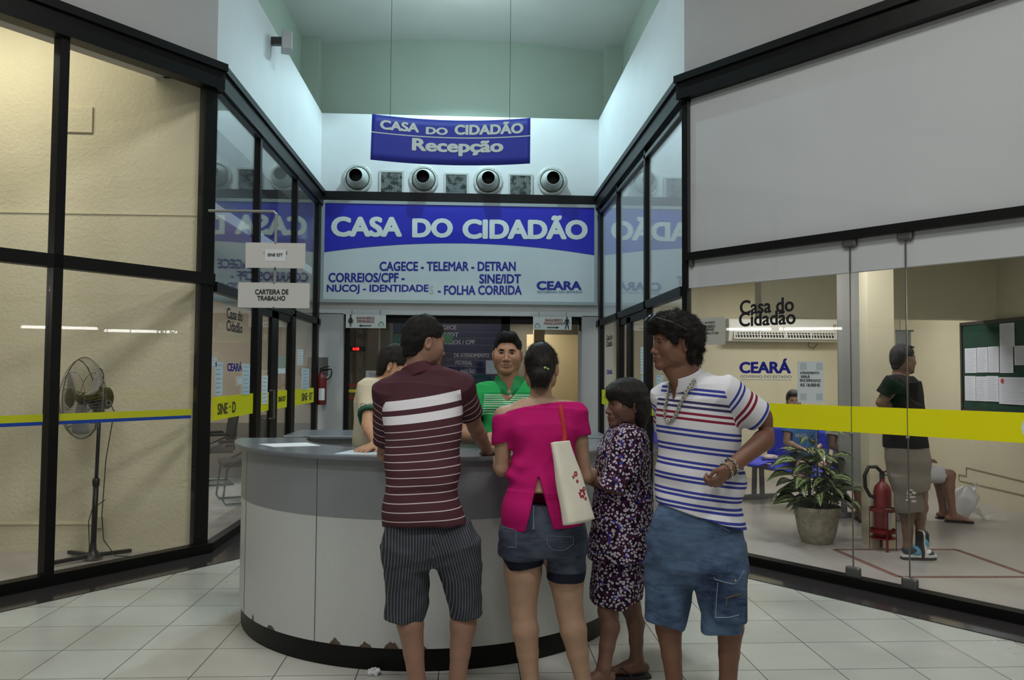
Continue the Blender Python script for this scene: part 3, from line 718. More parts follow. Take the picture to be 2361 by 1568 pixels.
p_ = paper_r(1840, 1900, 833, 928, 'pale notice ATENDIMENTO SERÁ ENCERRADO AS 16:00HS on right pane', 0, 0, mat('pale notice paper', lin(206, 214, 216), .8),
        (('ATENDIMENTO', 1846, 1890, 857, 862.5), ('SERÁ', 1848, 1869, 864, 871.5), ('ENCERRADO', 1846, 1894, 874, 880), ('AS 16:00HS', 1846, 1892, 883.5, 891)))
sq_ = mat('pale grey square print', lin(178, 190, 196), .8)
for u, v in ((1846, 833), (1883, 833), (1846, 903), (1883, 903)):
    s0, z1 = fr_pix(u, v+4); s1, z0 = fr_pix(u+15, v+20); on_right(MB(), s0, s1, z0, z1, .0076, .0082).build('corner_square', sq_, p_)
paper_r(1609, 1673, 734, 796, 'clear taped no smoking notice beside the air conditioner', 0, 0, mat('cloudy film sheet', lin(186, 186, 176), .5),
        (('LEI FEDERAL Nº 9.294', 1617, 1658, 767, 772), ('PROIBIDO', 1625, 1650, 750, 757), ('FUMAR', 1625, 1648, 758, 764), ('AVISO', 1626, 1650, 742, 747)))
# ================================================================== COUNTER AND OBJECTS
# ---- reception counter: half ring
CC = np.array([-.2244, 5.287, 0]); RB, RT_, RI = 1.20, 1.245, .82; CT = 1.078
a0, a1 = math.radians(-176), math.radians(-4)
CR = thing('reception_counter', CC, 'curved grey laminate reception counter with black plinth the people lean on', 'counter')
def ring(prof, name, m, smooth=True, bevel=0):
    g = MB(); g.lathe(prof, CC, 72, a0=a0, a1=a1, u=(1, 0, 0))
    mm = len(prof)
    for st in (0, 72): b = st*mm; g.f.append(tuple(b+k for k in range(mm-1)))
    o = g.build(name, m, CR, smooth=False, bevel=bevel)
    if smooth:
        for p in o.data.polygons: p.use_smooth = len(p.vertices) == 4
        md = o.modifiers.new('sharp', 'EDGE_SPLIT'); md.split_angle = math.radians(35)
    return o
ring([(RB-.012, .0), (RB-.012, .115), (.9, .115), (.9, 0), (RB-.012, 0)], 'plinth', 'black_metal')
ring([(RB, .115), (RB, .755), (RI+.05, .755), (RI+.05, .115), (RB, .115)], 'lower_panel', 'lam_light')
ring([(RB+.001, .755), (RB+.001, CT-.024), (RI+.05, CT-.024), (RI+.05, .755), (RB+.001, .755)], 'upper_panel', 'lam_dark')
ring([(RT_, CT-.022), (RT_+.003, CT-.011), (RT_, CT), (RI, CT), (RI, CT-.022), (RT_, CT-.022)], 'countertop', 'lam_top')
for an in (-152, -118, -62, -30):
    t_ = math.radians(an); d = np.array([math.cos(t_), math.sin(t_), 0]); e = np.array([-d[1], d[0], 0])
    MB().obox(CC+d*(RB+.0005)+Z3*.585, (d, e, Z3), (.0012, .0015, .47)).build('panel_seam', 'grey_metal', CR)
rnd = random.Random(5)
for an, wd_, hh in ((-144, .03, .03), (-134, .08, .024), (-112, .07, .03), (-104, .07, .028), (-97.5, .08, .035), (-91, .09, .035)):
    t_ = math.radians(an); n = 7; pts = []
    for i in range(n+1):
        q = t_+(i/n-.5)*wd_/RB*1.0; z = .1145+hh*math.sin(math.pi*i/n)*(.7+.5*rnd.random()); pts.append(CC+np.array([math.cos(q), math.sin(q), 0])*(RB+.0012)+Z3*z)
    MB().prism(pts, (0, .0005, 0)).build('chipped_edge', 'chip', CR)
# rear counter slab and hinged flap
RC = thing('rear_counter', (-.2, 5.7, 0), 'straight grey counter slab behind the clerks nearer the glass door', 'counter')
MB().box((-1.24, 5.40, CT-.026), (.95, 5.95, CT)).build('countertop', 'lam_top', RC, bevel=.008)
MB().box((-1.10, 5.46, 0), (.90, 5.50, CT-.026)).build('front_panel', 'lam_light', RC)
MB().box((-1.14, 5.46, 0), (-1.10, 5.90, CT-.026)).build('end_panel', 'lam_light', RC)
MB().box((.86, 5.5, 0), (.90, 5.90, CT-.026)).build('end_panel', 'lam_light', RC)
MB().box((-1.10, 5.38, CT-.021), (-1.06, 5.40, CT-.005)).build('hinge', 'steel', RC)
FLP = MB().prism([(-1.27, 5.22, CT-.03), (-1.06, 5.22, CT-.012), (-1.06, 5.22, CT-.03)], (0, .15, 0)).build('counter_flap', mat('brown edge board', lin(100, 84, 66), .7))
tag(FLP, 'thin brown-edged flap bridging the gap at the left counter end', 'flap')
FLP.parent = RC; FLP.location = Vector(FLP.location)-Vector(RC.location)
for k_ in ('label', 'category'): del FLP[k_]
# papers on the counter
def sheet_on(pix, z, name, m, lb):
    g = MB(); g.prism([atz(px, py, z) for px, py in pix], (0, 0, .002)); return tag(g.build(name, m), lb, 'paper')
sheet_on([(597, 1024.5), (707, 1021), (739, 1028), (632, 1031)], CT, 'paper_sheet', 'paper', 'white paper sheet lying alone on the left of the counter')
sheet_on([(770, 1047), (810, 1038.5), (880, 1041), (884, 1050)], CT, 'paper_sheet', cy, 'bluish paper sheet under the hand of the beige shirt person')
# crumpled paper ball on the floor
c = atz(862, 1557, 0); g = MB(); rr_ = np.random.RandomState(4)
g.ball((c[0], c[1], .016), (.034, .02, .018), 10, 7); g.v = [tuple(np.array(q)+rr_.uniform(-.007, .007, 3)) for q in g.v]; g.v = [(q[0], q[1], max(q[2], .001)) for q in g.v]
tag(g.build('crumpled_paper', 'paper'), 'crumpled white paper scrap on the floor by the counter plinth', 'litter')

# ---- air jets and grilles on the white wall
ring_m = mat('pale nozzle metal', lin(188, 192, 186), .45)
for i, (px, py) in enumerate(((825, 412), (977, 415), (1125, 418), (1272, 418))):
    c = at(px, py, YB); r_ = thing('air_nozzle', c, '%s round white air nozzle in the row under the hanging banner' % ('leftmost', 'second from left', 'third from left', 'rightmost')[i], 'vent', 'air nozzles above the fascia sign')
    g = MB(); g.lathe([(.215, 0), (.215, .016), (.20, .024), (.172, .024), (.172, 0)], c, 40, ax=(0, -1, 0)); g.build('flange', ring_m, r_, smooth=False)
    g = MB(); g.lathe([(.171, .0), (.171, .012), (.160, .012)], c, 40, ax=(0, -1, 0)); g.build('gasket', 'black', r_)
    g = MB(); dirn = np.array([0, -1, -.03]); dirn /= np.linalg.norm(dirn)
    g.lathe([(.160, .004), (.158, .03), (.10, .235), (.096, .24), (.092, .236)], c, 40, ax=dirn); g.build('cone', ring_m, r_, smooth=True)
    g = MB(); g.lathe([(0, .03), (.080, .03), (.0915, .237)], c, 32, ax=dirn); g.build('throat', 'black', r_)  # black lining paints in the darkness of the deep opening
    for k in range(8):
        a_ = k*math.pi/4+.3; MB().ball(c+np.array([.198*math.cos(a_), -.024, .198*math.sin(a_)]), .005, 6, 4).build('screw', 'grey_metal', r_)
def dirt_grille():
    k = NT('dusty grille'); nz = k.noise(14, 5, k.geo()); k.l(k.ramp(nz, [(.45, lin(150, 158, 156)), (.6, lin(70, 70, 66))]), k.b.inputs['Base Color']); k.b.inputs['Roughness'].default_value = .7; return k.m
dg_ = dirt_grille()
for i, (px, py) in enumerate(((903, 422), (1052, 427), (1200, 429))):
    c = at(px, py, YB); r_ = thing('return_grille', c-Z3*.16, 'square return air grille %s between two round nozzles' % ('on the left', 'in the middle, patchily cleaned,', 'on the right')[i], 'vent', 'return air grilles above the fascia sign')
    hw = .178; g = MB()
    g.box((c[0]-hw, YB-.018, c[2]-hw), (c[0]+hw, YB, c[2]-hw+.032)).box((c[0]-hw, YB-.018, c[2]+hw-.026), (c[0]+hw, YB, c[2]+hw))
    g.box((c[0]-hw, YB-.018, c[2]-hw+.03), (c[0]-hw+.028, YB, c[2]+hw-.025)).box((c[0]+hw-.028, YB-.018, c[2]-hw+.03), (c[0]+hw, YB, c[2]+hw-.025))
    g.build('frame', ring_m, r_)
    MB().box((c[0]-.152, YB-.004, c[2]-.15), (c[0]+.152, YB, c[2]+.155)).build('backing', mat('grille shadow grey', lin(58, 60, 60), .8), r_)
    g = MB()
    for q in np.linspace(-.145, .145, 24):
        if i == 1: g.box((c[0]-.15, YB-.014, c[2]+q-.0028), (c[0]+.15, YB-.003, c[2]+q+.0028))
        else: g.box((c[0]+q-.0028, YB-.014, c[2]-.15), (c[0]+q+.0028, YB-.003, c[2]+.152))
    g.build('louvre', dg_, r_)
# ---- emergency lamp box on the left white wall
c = atx(648, 98, XL+.1); r_ = thing('wall_box', c, 'small white box on a bracket at the top of the left corridor wall', 'fixture')
MB().obox(c+X3*.06, ((.96, .26, 0), (-.26, .96, 0), (0, 0, 1)), (.055, .09, .10)).build('housing', mat('off white plastic', lin(186, 182, 184), .5), r_, bevel=.01)
MB().box((XL, c[1]-.03, c[2]-.03), (XL+.13, c[1]+.03, c[2]+.05)).build('bracket', 'grey_metal', r_)

# ---- wall extinguisher beside the glass door
red = mat('red enamel', lin(112, 20, 23), .45, .08, 30)
c = at(740, 893, YB-.11)
def extinguisher(base, h, r, label, hose_side, plate=False, stand=False):
    r_ = thing('fire_extinguisher', base, label, 'fire extinguisher')
    b = np.array(base, float)
    g = MB(); g.lathe([(0, 0), (r*.92, 0), (r, .015), (r, h*.78), (r*.86, h*.86), (r*.5, h*.92), (r*.3, h*.95), (r*.3, h)], b, 28); g.build('cylinder', red, r_, smooth=True)
    g = MB(); g.lathe([(0, h), (.022, h), (.022, h+.05), (0, h+.05)], b, 12); g.build('valve', 'grey_metal', r_)
    g = MB(); q = b+Z3*(h+.045); g.bar(q+X3*(-.02), q+X3*.11+Z3*.035, .012, .02, (0, 1, 0)); g.bar(q+X3*(-.01)-Z3*.015, q+X3*.10-Z3*.02, .010, .018, (0, 1, 0)); g.build('lever', 'black_metal' if not stand else red, r_)
    s = hose_side
    pts = [q+np.array([0, 0, -.02])]+[q+np.array([s*(.075+.075*math.cos(a_)), -.02, -.05+.10*math.sin(a_)]) for a_ in np.linspace(math.pi*.15, -math.pi*.55, 9)][::1]
    if stand: pts = [q+np.array([.0, -.01, .0]), q+np.array([-.06, -.015, .055]), q+np.array([-.13, -.02, .055]), q+np.array([-.165, -.02, -.02]), q+np.array([-.16, -.02, -.12]), q+np.array([-.12, -.02, -.19]), q+np.array([-.08, -.02, -.205])]
    g = MB(); g.tube(pts, .016 if stand else .011, 8); g.build('hose', 'black', r_, smooth=True)
    g = MB(); g.sheet(lambda u, v: b+np.array([(r+.0015)*math.sin(-.2+1.1*u), -(r+.0015)*math.cos(-.2+1.1*u), h*(.14+.36*v)]), 8, 2); g.build('label', 'paper', r_)
    return r_
zb = at(740, 933, YB-.11)[2]
e1 = extinguisher((c[0], YB-.11, zb), .46, .078, 'red fire extinguisher hung on the pier left of the glass door', 1)
q = at(745, 845, YB); MB().box((q[0]-.10, YB-.012, at(740, 866, YB)[2]), (q[0]+.07, YB, at(740, 824, YB)[2])).build('back_plate', mat('grey plate', lin(92, 90, 88), .6), e1)
MB().box((c[0]-.03, YB-.04, zb+.3), (c[0]+.03, YB, zb+.34)).build('hanger', 'grey_metal', e1)

# ---- pedestal fan behind the left glass
fb = atz(214, 1291, 0.008); fb[2] = .008
FN = thing('pedestal_fan', fb, 'black pedestal fan with wire cage behind the left glass', 'fan')
blk = mat('black fan plastic', lin(22, 22, 23), .35)
hc = at(228, 918, fb[1]); hz = hc[2]
top = np.array([fb[0]+.02, fb[1], hz-.09])
g = MB(); g.tube([fb+Z3*.06, fb+Z3*.62+X3*.008], .021, 12); g.build('lower_pole', blk, FN, smooth=True)
g = MB(); g.tube([fb+Z3*.58+X3*.008, top], .014, 12); g.build('upper_pole', blk, FN, smooth=True)
g = MB(); g.lathe([(.026, 0), (.028, .05), (.02, .06)], fb+Z3*.58+X3*.008, 14); g.build('collar', blk, FN, smooth=True)
for tip in ((92, 1305), (302, 1271), (172, 1277)):
    e = atz(tip[0], tip[1], .03); d = e-(fb+Z3*.03); d[2] = 0; L = np.linalg.norm(d); L = min(L, .36); d /= np.linalg.norm(d)
    if tip[0] == 172: L = .30
    g = MB(); g.bar(fb+Z3*.035, fb+Z3*.028+d*L, .038, .030, Z3); g.build('foot', blk, FN, bevel=.005)
g = MB(); g.lathe([(.075, 0), (.05, .025), (.026, .06), (.022, .12)], fb+Z3*.02, 16); g.build('hub', blk, FN, smooth=True)
fd = np.array([-.62, -.78, .03]); fd /= np.linalg.norm(fd)             # the fan blows to the left and towards the hall
mc = np.array([hc[0]+.0, fb[1], hz])
g = MB(); g.lathe([(0, -.085), (.070, -.085), (.088, -.07), (.090, .05), (.065, .06), (0, .06)], mc, 24, ax=fd); g.build('motor_housing', blk, FN, smooth=True)
g = MB(); g.lathe([(.0, 0), (.004, 0), (.004, .03), (.013, .034), (.013, .04), (0, .04)], mc+Z3*.086-fd*.03, 10); g.build('swing_knob', blk, FN)
side = np.cross(fd, Z3); side /= np.linalg.norm(side); sgn = -1 if np.dot(side, -Y3) < 0 else 1
g = MB(); g.lathe([(.012, .086), (.012, .095), (.027, .095), (.027, .086)], mc-Z3*.035-fd*.03, 16, ax=side*sgn); g.build('dial', 'steel', FN)
g = MB(); g.obox(mc-Z3*.105, (fd, side, Z3), (.035, .025, .035)); g.build('neck_joint', blk, FN, bevel=.006)
R_ = .318; cage = mat('grey wire', lin(104, 104, 106), .45, metal=.3)
up_ = np.cross(side, fd)
def cpt(r, ang, dz): return mc+fd*(.13+dz)+side*(r*math.cos(ang))+up_*(r*math.sin(ang))
g = MB()
for sg in (-1, 1):
    for k in range(76):
        a_ = 2*math.pi*k/76; g.tube([cpt(r, a_+.35*sg*(R_-r)/R_*1.2, sg*dz) for r, dz in ((.08, .10), (.16, .094), (.25, .066), (.300, .03), (R_, .004))], .0011, 4, caps=False)
    for r, dz in ((.08, .10), (.20, .082)): g.tube([cpt(r, a_, sg*dz) for a_ in np.linspace(0, 2*math.pi, 37)[:-1]], .0025, 5, closed=True)
g.tube([cpt(R_, a_, 0) for a_ in np.linspace(0, 2*math.pi, 49)[:-1]], .0045, 6, closed=True)
g.build('cage', cage, FN)
g = MB()
for k in range(6): a_ = 2*math.pi*k/6+.2; g.tube([cpt(r, a_, -dz) for r, dz in ((.06, .102), (.16, .098), (.25, .07), (.300, .035), (R_, 0))], .004, 5)
g.build('cage_stay', blk, FN)
g = MB(); g.lathe([(0, .103), (.07, .10), (.078, .09)], mc+fd*.13, 20, ax=fd); g.build('cage_badge', blk, FN)
g = MB(); g.lathe([(.042, -.09), (.046, .02), (.03, .04), (0, .042)], mc+fd*.13, 16, ax=fd); g.build('blade_hub', blk, FN)
blm = mat('smoky blade plastic', lin(150, 150, 152), .3)
for k in range(3):
    a_ = 2*math.pi*k/3+.5
    g = MB(); g.sheet(lambda u, v: cpt(.045+.24*u, a_+(v-.5)*(.5+.9*u*(1.15-u)), (v-.5)*.06*(1.1-u*.4)), 8, 8); g.build('blade', blm, FN, smooth=True, solid=.003)
q0 = mc-fd*.09-Z3*.03
g = MB(); g.tube([q0, q0+np.array([.035, 0, -.08]), (fb[0]+.075, fb[1]+.01, .8), (fb[0]+.055, fb[1]+.01, .35), (fb[0]+.07, fb[1]+.02, .16), (fb[0]+.16, fb[1]+.03, .03), (fb[0]+.3, fb[1]+.08, .014)], .0035, 6)
g.tube([(fb[0]+.03, fb[1]+.12, .46), (fb[0]-.035, fb[1]+.04, .40), (fb[0]-.05, fb[1]+.02, .30), (fb[0]-.03, fb[1], .12), (fb[0]-.02, fb[1]-.03, .03)], .0035, 6); g.build('cord', 'black', FN, smooth=True)
q = at(229, 1203, 6.83); r_ = thing('power_socket', q, 'small wall socket on the cream wall behind the fan pole', 'socket')
MB().box((q[0]-.03, 6.805, q[2]-.05), (q[0]+.03, 6.83, q[2]+.05)).build('plate', mat('yellowed plastic', lin(200, 196, 168), .5), r_, bevel=.005)

# ---- visitor chairs in the left office
def visitor_chair(loc, rz, label):
    r_ = thing('visitor_chair', loc, label, 'chair'); fab = mat('black chair fabric', lin(34, 35, 38), .8)
    l = np.array(loc, float); c_, s_ = math.cos(rz), math.sin(rz); Rz = np.array([[c_, -s_, 0], [s_, c_, 0], [0, 0, 1]])
    W = lambda *p: l+Rz@np.array(p, float)
    g = MB(); g.sheet(lambda u, v: W((u-.5)*.46, (v-.5)*.44, .45+.02*math.cos((u-.5)*3)*math.cos((v-.5)*3)), 8, 8); g.build('seat', fab, r_, smooth=True, solid=.06)
    g = MB(); g.sheet(lambda u, v: W((u-.5)*.44*(1-.25*abs(2*v-1)**3), -.24-.06*v+.05*(2*u-1)**2, .56+.42*v), 10, 10); g.build('backrest', fab, r_, smooth=True, solid=.05)
    for sx in (-1, 1):
        x = .25*sx
        g = MB(); g.tube([W(x, .22, .66), W(x, -.16, .66), W(x, -.2, .60), W(x, .14, .45), W(x, .19, .40), W(x, .23, .06), W(x, .20, .015), W(x, -.22, .015)], .012, 8); g.build('leg', 'black_metal', r_, smooth=True)
        MB().bar(W(x, .22, .675), W(x, -.15, .675), .045, .022, Z3).build('armrest', 'black', r_, bevel=.006)
    g = MB(); g.tube([W(-.25, -.22, .015), W(.25, -.22, .015)], .012, 8); g.build('base_bar', 'black_metal', r_)
    g = MB(); g.tube([W(0, -.1, .42), W(0, -.26, .45), W(0, -.28, .7)], .02, 6); g.build('back_bracket', 'black_metal', r_)
    return r_
c = atz(507, 1113, 0)
visitor_chair((c[0]-.04, c[1]-.18, .008), math.radians(115), 'black visitor chair in the left office seen through the first corridor pane')
visitor_chair((-2.62, 9.4, .008), math.radians(115), 'black visitor chair whose backrest shows behind the last left corridor pane')

# ---- waiting room: bench, plant, extinguisher, boards
blue_pl = mat('blue seat plastic', lin(52, 66, 206), .4); bench_g = mat('grey bench steel', lin(116, 116, 118), .45)
def bench_row(p0, p1, seats, rz, label, bag=None):
    r_ = thing('bench_seat_row', (p0+p1)/2, label, 'bench'); d = (p1-p0); L = np.linalg.norm(d); d /= L; n = np.array([math.cos(rz), math.sin(rz), 0])
    for e in (p0+d*.18, p1-d*.18):
        g = MB(); g.bar(e-n*.26+Z3*.03, e+n*.26+Z3*.03, .06, .05, Z3); g.build('foot', bench_g, r_, bevel=.006)
        for o in (-.06, .06): MB().bar(e+n*o+Z3*.05, e+n*o*.8+Z3*.40, .035, .05, n).build('leg', bench_g, r_)
    MB().bar(p0+Z3*.40, p1+Z3*.40, .06, .06, Z3).build('beam', bench_g, r_)
    for i in range(seats):
        c_ = p0+d*(L*(i+.5)/seats)
        g = MB(); g.sheet(lambda u, v: c_+d*((u-.5)*.46)+n*((v-.5)*.44)+Z3*(.45+.05*(2*u-1)**4*.5-.03*max(0, v-.75)*4+.02*(1-v)), 8, 8); g.build('seat', blue_pl, r_, smooth=True, solid=.014)
        g = MB(); g.sheet(lambda u, v: c_+d*((u-.5)*.46*(1-.1*v*v))-n*(.23+.09*v)+Z3*(.52+.34*v), 8, 8); g.build('backrest', blue_pl, r_, smooth=True, solid=.014)
        g = MB(); g.bar(c_-n*.12+Z3*.42, c_-n*.27+Z3*.56, .03, .012, n); g.build('seat_bracket', bench_g, r_)
    return r_
ba, bb = atz(1760, 1152, .008), atz(1823, 1183, .008)
bench_row(np.array([3.45, 9.75, .008]), np.array([3.95, 8.1, .008]), 3, math.radians(197), 'blue plastic bench seats on grey steel legs behind the plant')
bench_row(np.array([2.0, 10.9, .008]), np.array([3.6, 10.95, .008]), 3, math.radians(-90), 'blue plastic seats against the cream wall under the air conditioner')
bench_row(np.array([4.46, 8.42, .008]), np.array([4.46, 7.92, .008]), 1, 0.0, 'single blue plastic seat hidden behind the black T-shirt man')
# small clothes bundle on seat
c = at(1772, 1040, 9.55); g = MB(); rr_ = np.random.RandomState(2); g.ball((c[0]+.02, 9.55, .50), (.10, .08, .04), 12, 8); g.v = [tuple(np.array(q)+rr_.uniform(-.012, .012, 3)) for q in g.v]
tag(g.build('cloth_bundle', mat('pale pink cloth', lin(190, 176, 170), .9), smooth=True), 'small pale cloth bundle lying on the far blue bench seat', 'bundle')
# potted dieffenbachia
pb = atz(1884, 1250, .008)
pot_m = mat('weathered stone pot', lin(150, 144, 128), .85, .25, 22, .6, 60)
PT = thing('potted_plant', pb, 'leafy variegated plant in a weathered stone pot behind right glass', 'plant')
g = MB(); g.lathe([(0, 0), (.125, 0), (.135, .01), (.165, .10), (.185, .22), (.188, .235), (.196, .245), (.202, .285), (.205, .325), (.192, .325), (.186, .29), (0, .285)], pb, 40); g.build('pot', pot_m, PT, smooth=True)
g = MB(); g.lathe([(0, .288), (.185, .286)], pb, 24); g.build('soil', mat('dark soil', lin(48, 40, 32), .95, .3, 60), PT)
def leaf_mat():
    k = NT('variegated leaf'); uvx = k.attr('lu'); e = k.math('ABSOLUTE', uvx); nz = k.noise(55, 4, k.geo())
    v = k.math('ADD', k.math('MULTIPLY', e, 1.0), k.math('MULTIPLY', k.math('SUBTRACT', nz, .5), 1.1))
    c_ = k.ramp(v, [(.12, lin(52, 74, 44)), (.22, lin(150, 160, 112)), (.48, lin(128, 142, 92)), (.62, lin(34, 54, 32))])
    k.l(c_, k.b.inputs['Base Color']); k.b.inputs['Roughness'].default_value = .3; return k.m
LM = leaf_mat(); stem_m = mat('green stem', lin(64, 84, 48), .5)
rnd = random.Random(11)
def leaf(base, dirn, L, Wd, droop, twist):
    d = np.array(dirn, float); d /= np.linalg.norm(d); sd = np.cross(d, Z3); sd /= np.linalg.norm(sd); up = np.cross(sd, d)
    sd = sd*math.cos(twist)+up*math.sin(twist); up = np.cross(sd, d); vs = []; lu = []; fs = []
    nu, nv = 8, 4
    for i in range(nu+1):
        t = i/nu; wv = Wd*(math.sin(math.pi*t**.8)**.9)*(1-.25*t) if 0 < t < 1 else 0.0
        c_ = np.array(base)+d*(L*t*(1-.12*droop*t))-Z3*(droop*L*.55*t*t)
        for j in range(-nv//2, nv//2+1):
            s_ = j/(nv/2); vs.append(c_+sd*(wv*s_)+up*(abs(s_)*wv*.22)); lu.append(s_)
    for i in range(nu):
        for j in range(nv): a_ = i*(nv+1)+j; fs.append((a_, a_+1, a_+nv+2, a_+nv+1))
    g = MB(); g.add(vs, fs); o = g.build('leaf', LM, PT, smooth=True)
    at_ = o.data.attributes.new('lu', 'FLOAT', 'POINT'); at_.data.foreach_set('value', np.array(lu, np.float32)); return o
sb = MB()
for (ox, oy, hh, nl, scl) in ((0, 0, .70, 12, 1.0), (.07, .03, .46, 12, 1.1), (-.10, -.02, .46, 12, 1.15), (.0, -.08, .26, 12, 1.2), (.12, -.05, .22, 10, 1.2), (-.05, .06, .56, 9, 1.0), (-.13, .0, .26, 10, 1.15)):
    p0 = pb+np.array([ox*.7, oy*.7, .29]); p1 = p0+np.array([ox*.5, oy*.5, hh]); sb.tube([p0, (p0+p1)/2+np.array([.01, 0, 0]), p1], [.010, .008, .005], 6)
    for k in range(nl):
        f_ = .25+.75*k/(nl-1); a_ = 2.4*k+rnd.random(); b_ = p0+(p1-p0)*f_; el = .75-.5*(1-f_)+.2*rnd.random()-.2
        dd = np.array([math.cos(a_), math.sin(a_), el]); st = b_+dd*.07*scl; sb.tube([b_, st], .0035, 4)
        leaf(st, dd*np.array([1, 1, .55]), (.20+.08*rnd.random())*scl, (.050+.018*rnd.random())*scl, .55+.5*rnd.random(), rnd.uniform(-.6, .6))
sb.build('stem', stem_m, PT, smooth=True)
# standing extinguisher on its red stand
eb = atz(2036, 1268, .008)
E2 = extinguisher((eb[0], eb[1], .12), .50, .072, 'red fire extinguisher in a red ring stand beside the office pillar', -1, stand=True)
g = MB()
for z in (.16, .34): g.lathe([(.098, z), (.106, z), (.106, z+.028), (.098, z+.028), (.098, z)], (eb[0], eb[1], 0), 28)
g.lathe([(0, .11), (.1, .11), (.1, .118), (0, .118)], (eb[0], eb[1], 0), 28); g.build('stand_ring', red, E2)
for a_ in (-.4, 1.2, 2.75, 4.55):
    d = np.array([math.cos(a_), math.sin(a_), 0])*.104; MB().bar(np.array([eb[0], eb[1], .008])+d, np.array([eb[0], eb[1], .37])+d, .02, .006, d).build('stand_leg', red, E2)
# red taped square on the floor
g = MB(); P4 = [atz(1924, 1267, .009), atz(2204, 1267, .009), atz(2361, 1327, .009)]; P4[2] = np.array([P4[1][0]+.02, P4[1][1]-.93, .009]); P4.append(np.array([P4[0][0]+.06, P4[0][1]-.93, .009]))
for i in range(4):
    a_, b_ = P4[i], P4[(i+1) % 4]; g.bar(a_, b_, .05, .0015, Z3)
tag(g.build('floor_marking', mat('worn red floor paint', lin(116, 82, 72), .6, .35, 30)), 'worn red painted square on the office floor round the extinguisher', 'marking')
# grey hanging panel left of the pillar
A, B = at(1936, 1121, 7.2), at(1990, 738, 7.2)
r_ = thing('hanging_screen', ((A[0]+B[0])/2, 7.2, A[2]), 'tall plain grey panel hanging left of the office pillar', 'panel')
MB().box((A[0], 7.2, A[2]+.02), (B[0], 7.22, B[2])).build('sheet', mat('grey translucent board', lin(146, 148, 146), .6, .02, 3), r_)
MB().box((A[0]-.005, 7.195, A[2]), (B[0]+.005, 7.225, A[2]+.025)).build('bottom_rail', 'frame_grey', r_)
MB().box((A[0], 7.22, B[2]), (B[0], 7.218, 2.86)).build('hanger', mat('grey hanger web', lin(150, 150, 148), .6), r_)
# air conditioner
ay = YB-.06; A, B = at(1681, 786, ay-.24), at(1935, 737, ay-.24)
AC = thing('air_conditioner', ((A[0]+B[0])/2, ay-.12, A[2]), 'long white wall air conditioner in the right office', 'air conditioner')
acw = mat('white appliance plastic', lin(222, 222, 214), .4)
MB().prism([(A[0], ay-.24, A[2]+.14), (A[0], ay-.22, B[2]), (A[0], ay+.03, B[2]+.01), (A[0], ay+.03, A[2]), (A[0], ay-.20, A[2])], (B[0]-A[0], 0, 0)).build('casing', acw, AC, bevel=.012)
w_ = B[0]-A[0]; z0 = A[2]+.045; z1 = A[2]+.15
MB().box((A[0]+.06*w_, ay-.235, z0), (B[0]-.03*w_, ay-.215, z1)).build('outlet_slot', 'black', AC)
g = MB()
for q in np.linspace(.075, .955, 34): g.bar((A[0]+w_*q, ay-.243, z0+.005), (A[0]+w_*(q-.012), ay-.243, z1-.005), .014, .008, (0, 1, 0))
g.build('fin', acw, AC)
g = MB(); g.box((A[0]+.04*w_, ay-.252, z0-.012), (B[0]-.02*w_, ay-.236, z0+.006)); g.box((A[0]+.04*w_, ay-.252, (z0+z1)/2-.006), (B[0]-.02*w_, ay-.238, (z0+z1)/2+.006))
for q in (.05, .28, .51, .74, .965): g.box((A[0]+w_*q-.01, ay-.255, z0-.01), (A[0]+w_*q+.01, ay-.238, z1))
g.build('louvre_frame', acw, AC)
MB().box((B[0]-.055*w_, ay-.25, z1+.02), (B[0]-.03*w_, ay-.238, z1+.10)).build('status_label', mat('buff label', lin(178, 158, 120), .6), AC)
g = MB(); g.tube([(A[0]+w_*.78, ay-.02, A[2]), (A[0]+w_*.77, ay-.03, A[2]-.06), (A[0]+w_*.82, ay-.03, A[2]-.09), (A[0]+w_*.86, ay-.02, A[2]-.02)], .006, 6); g.build('cable', 'grey_metal', AC)
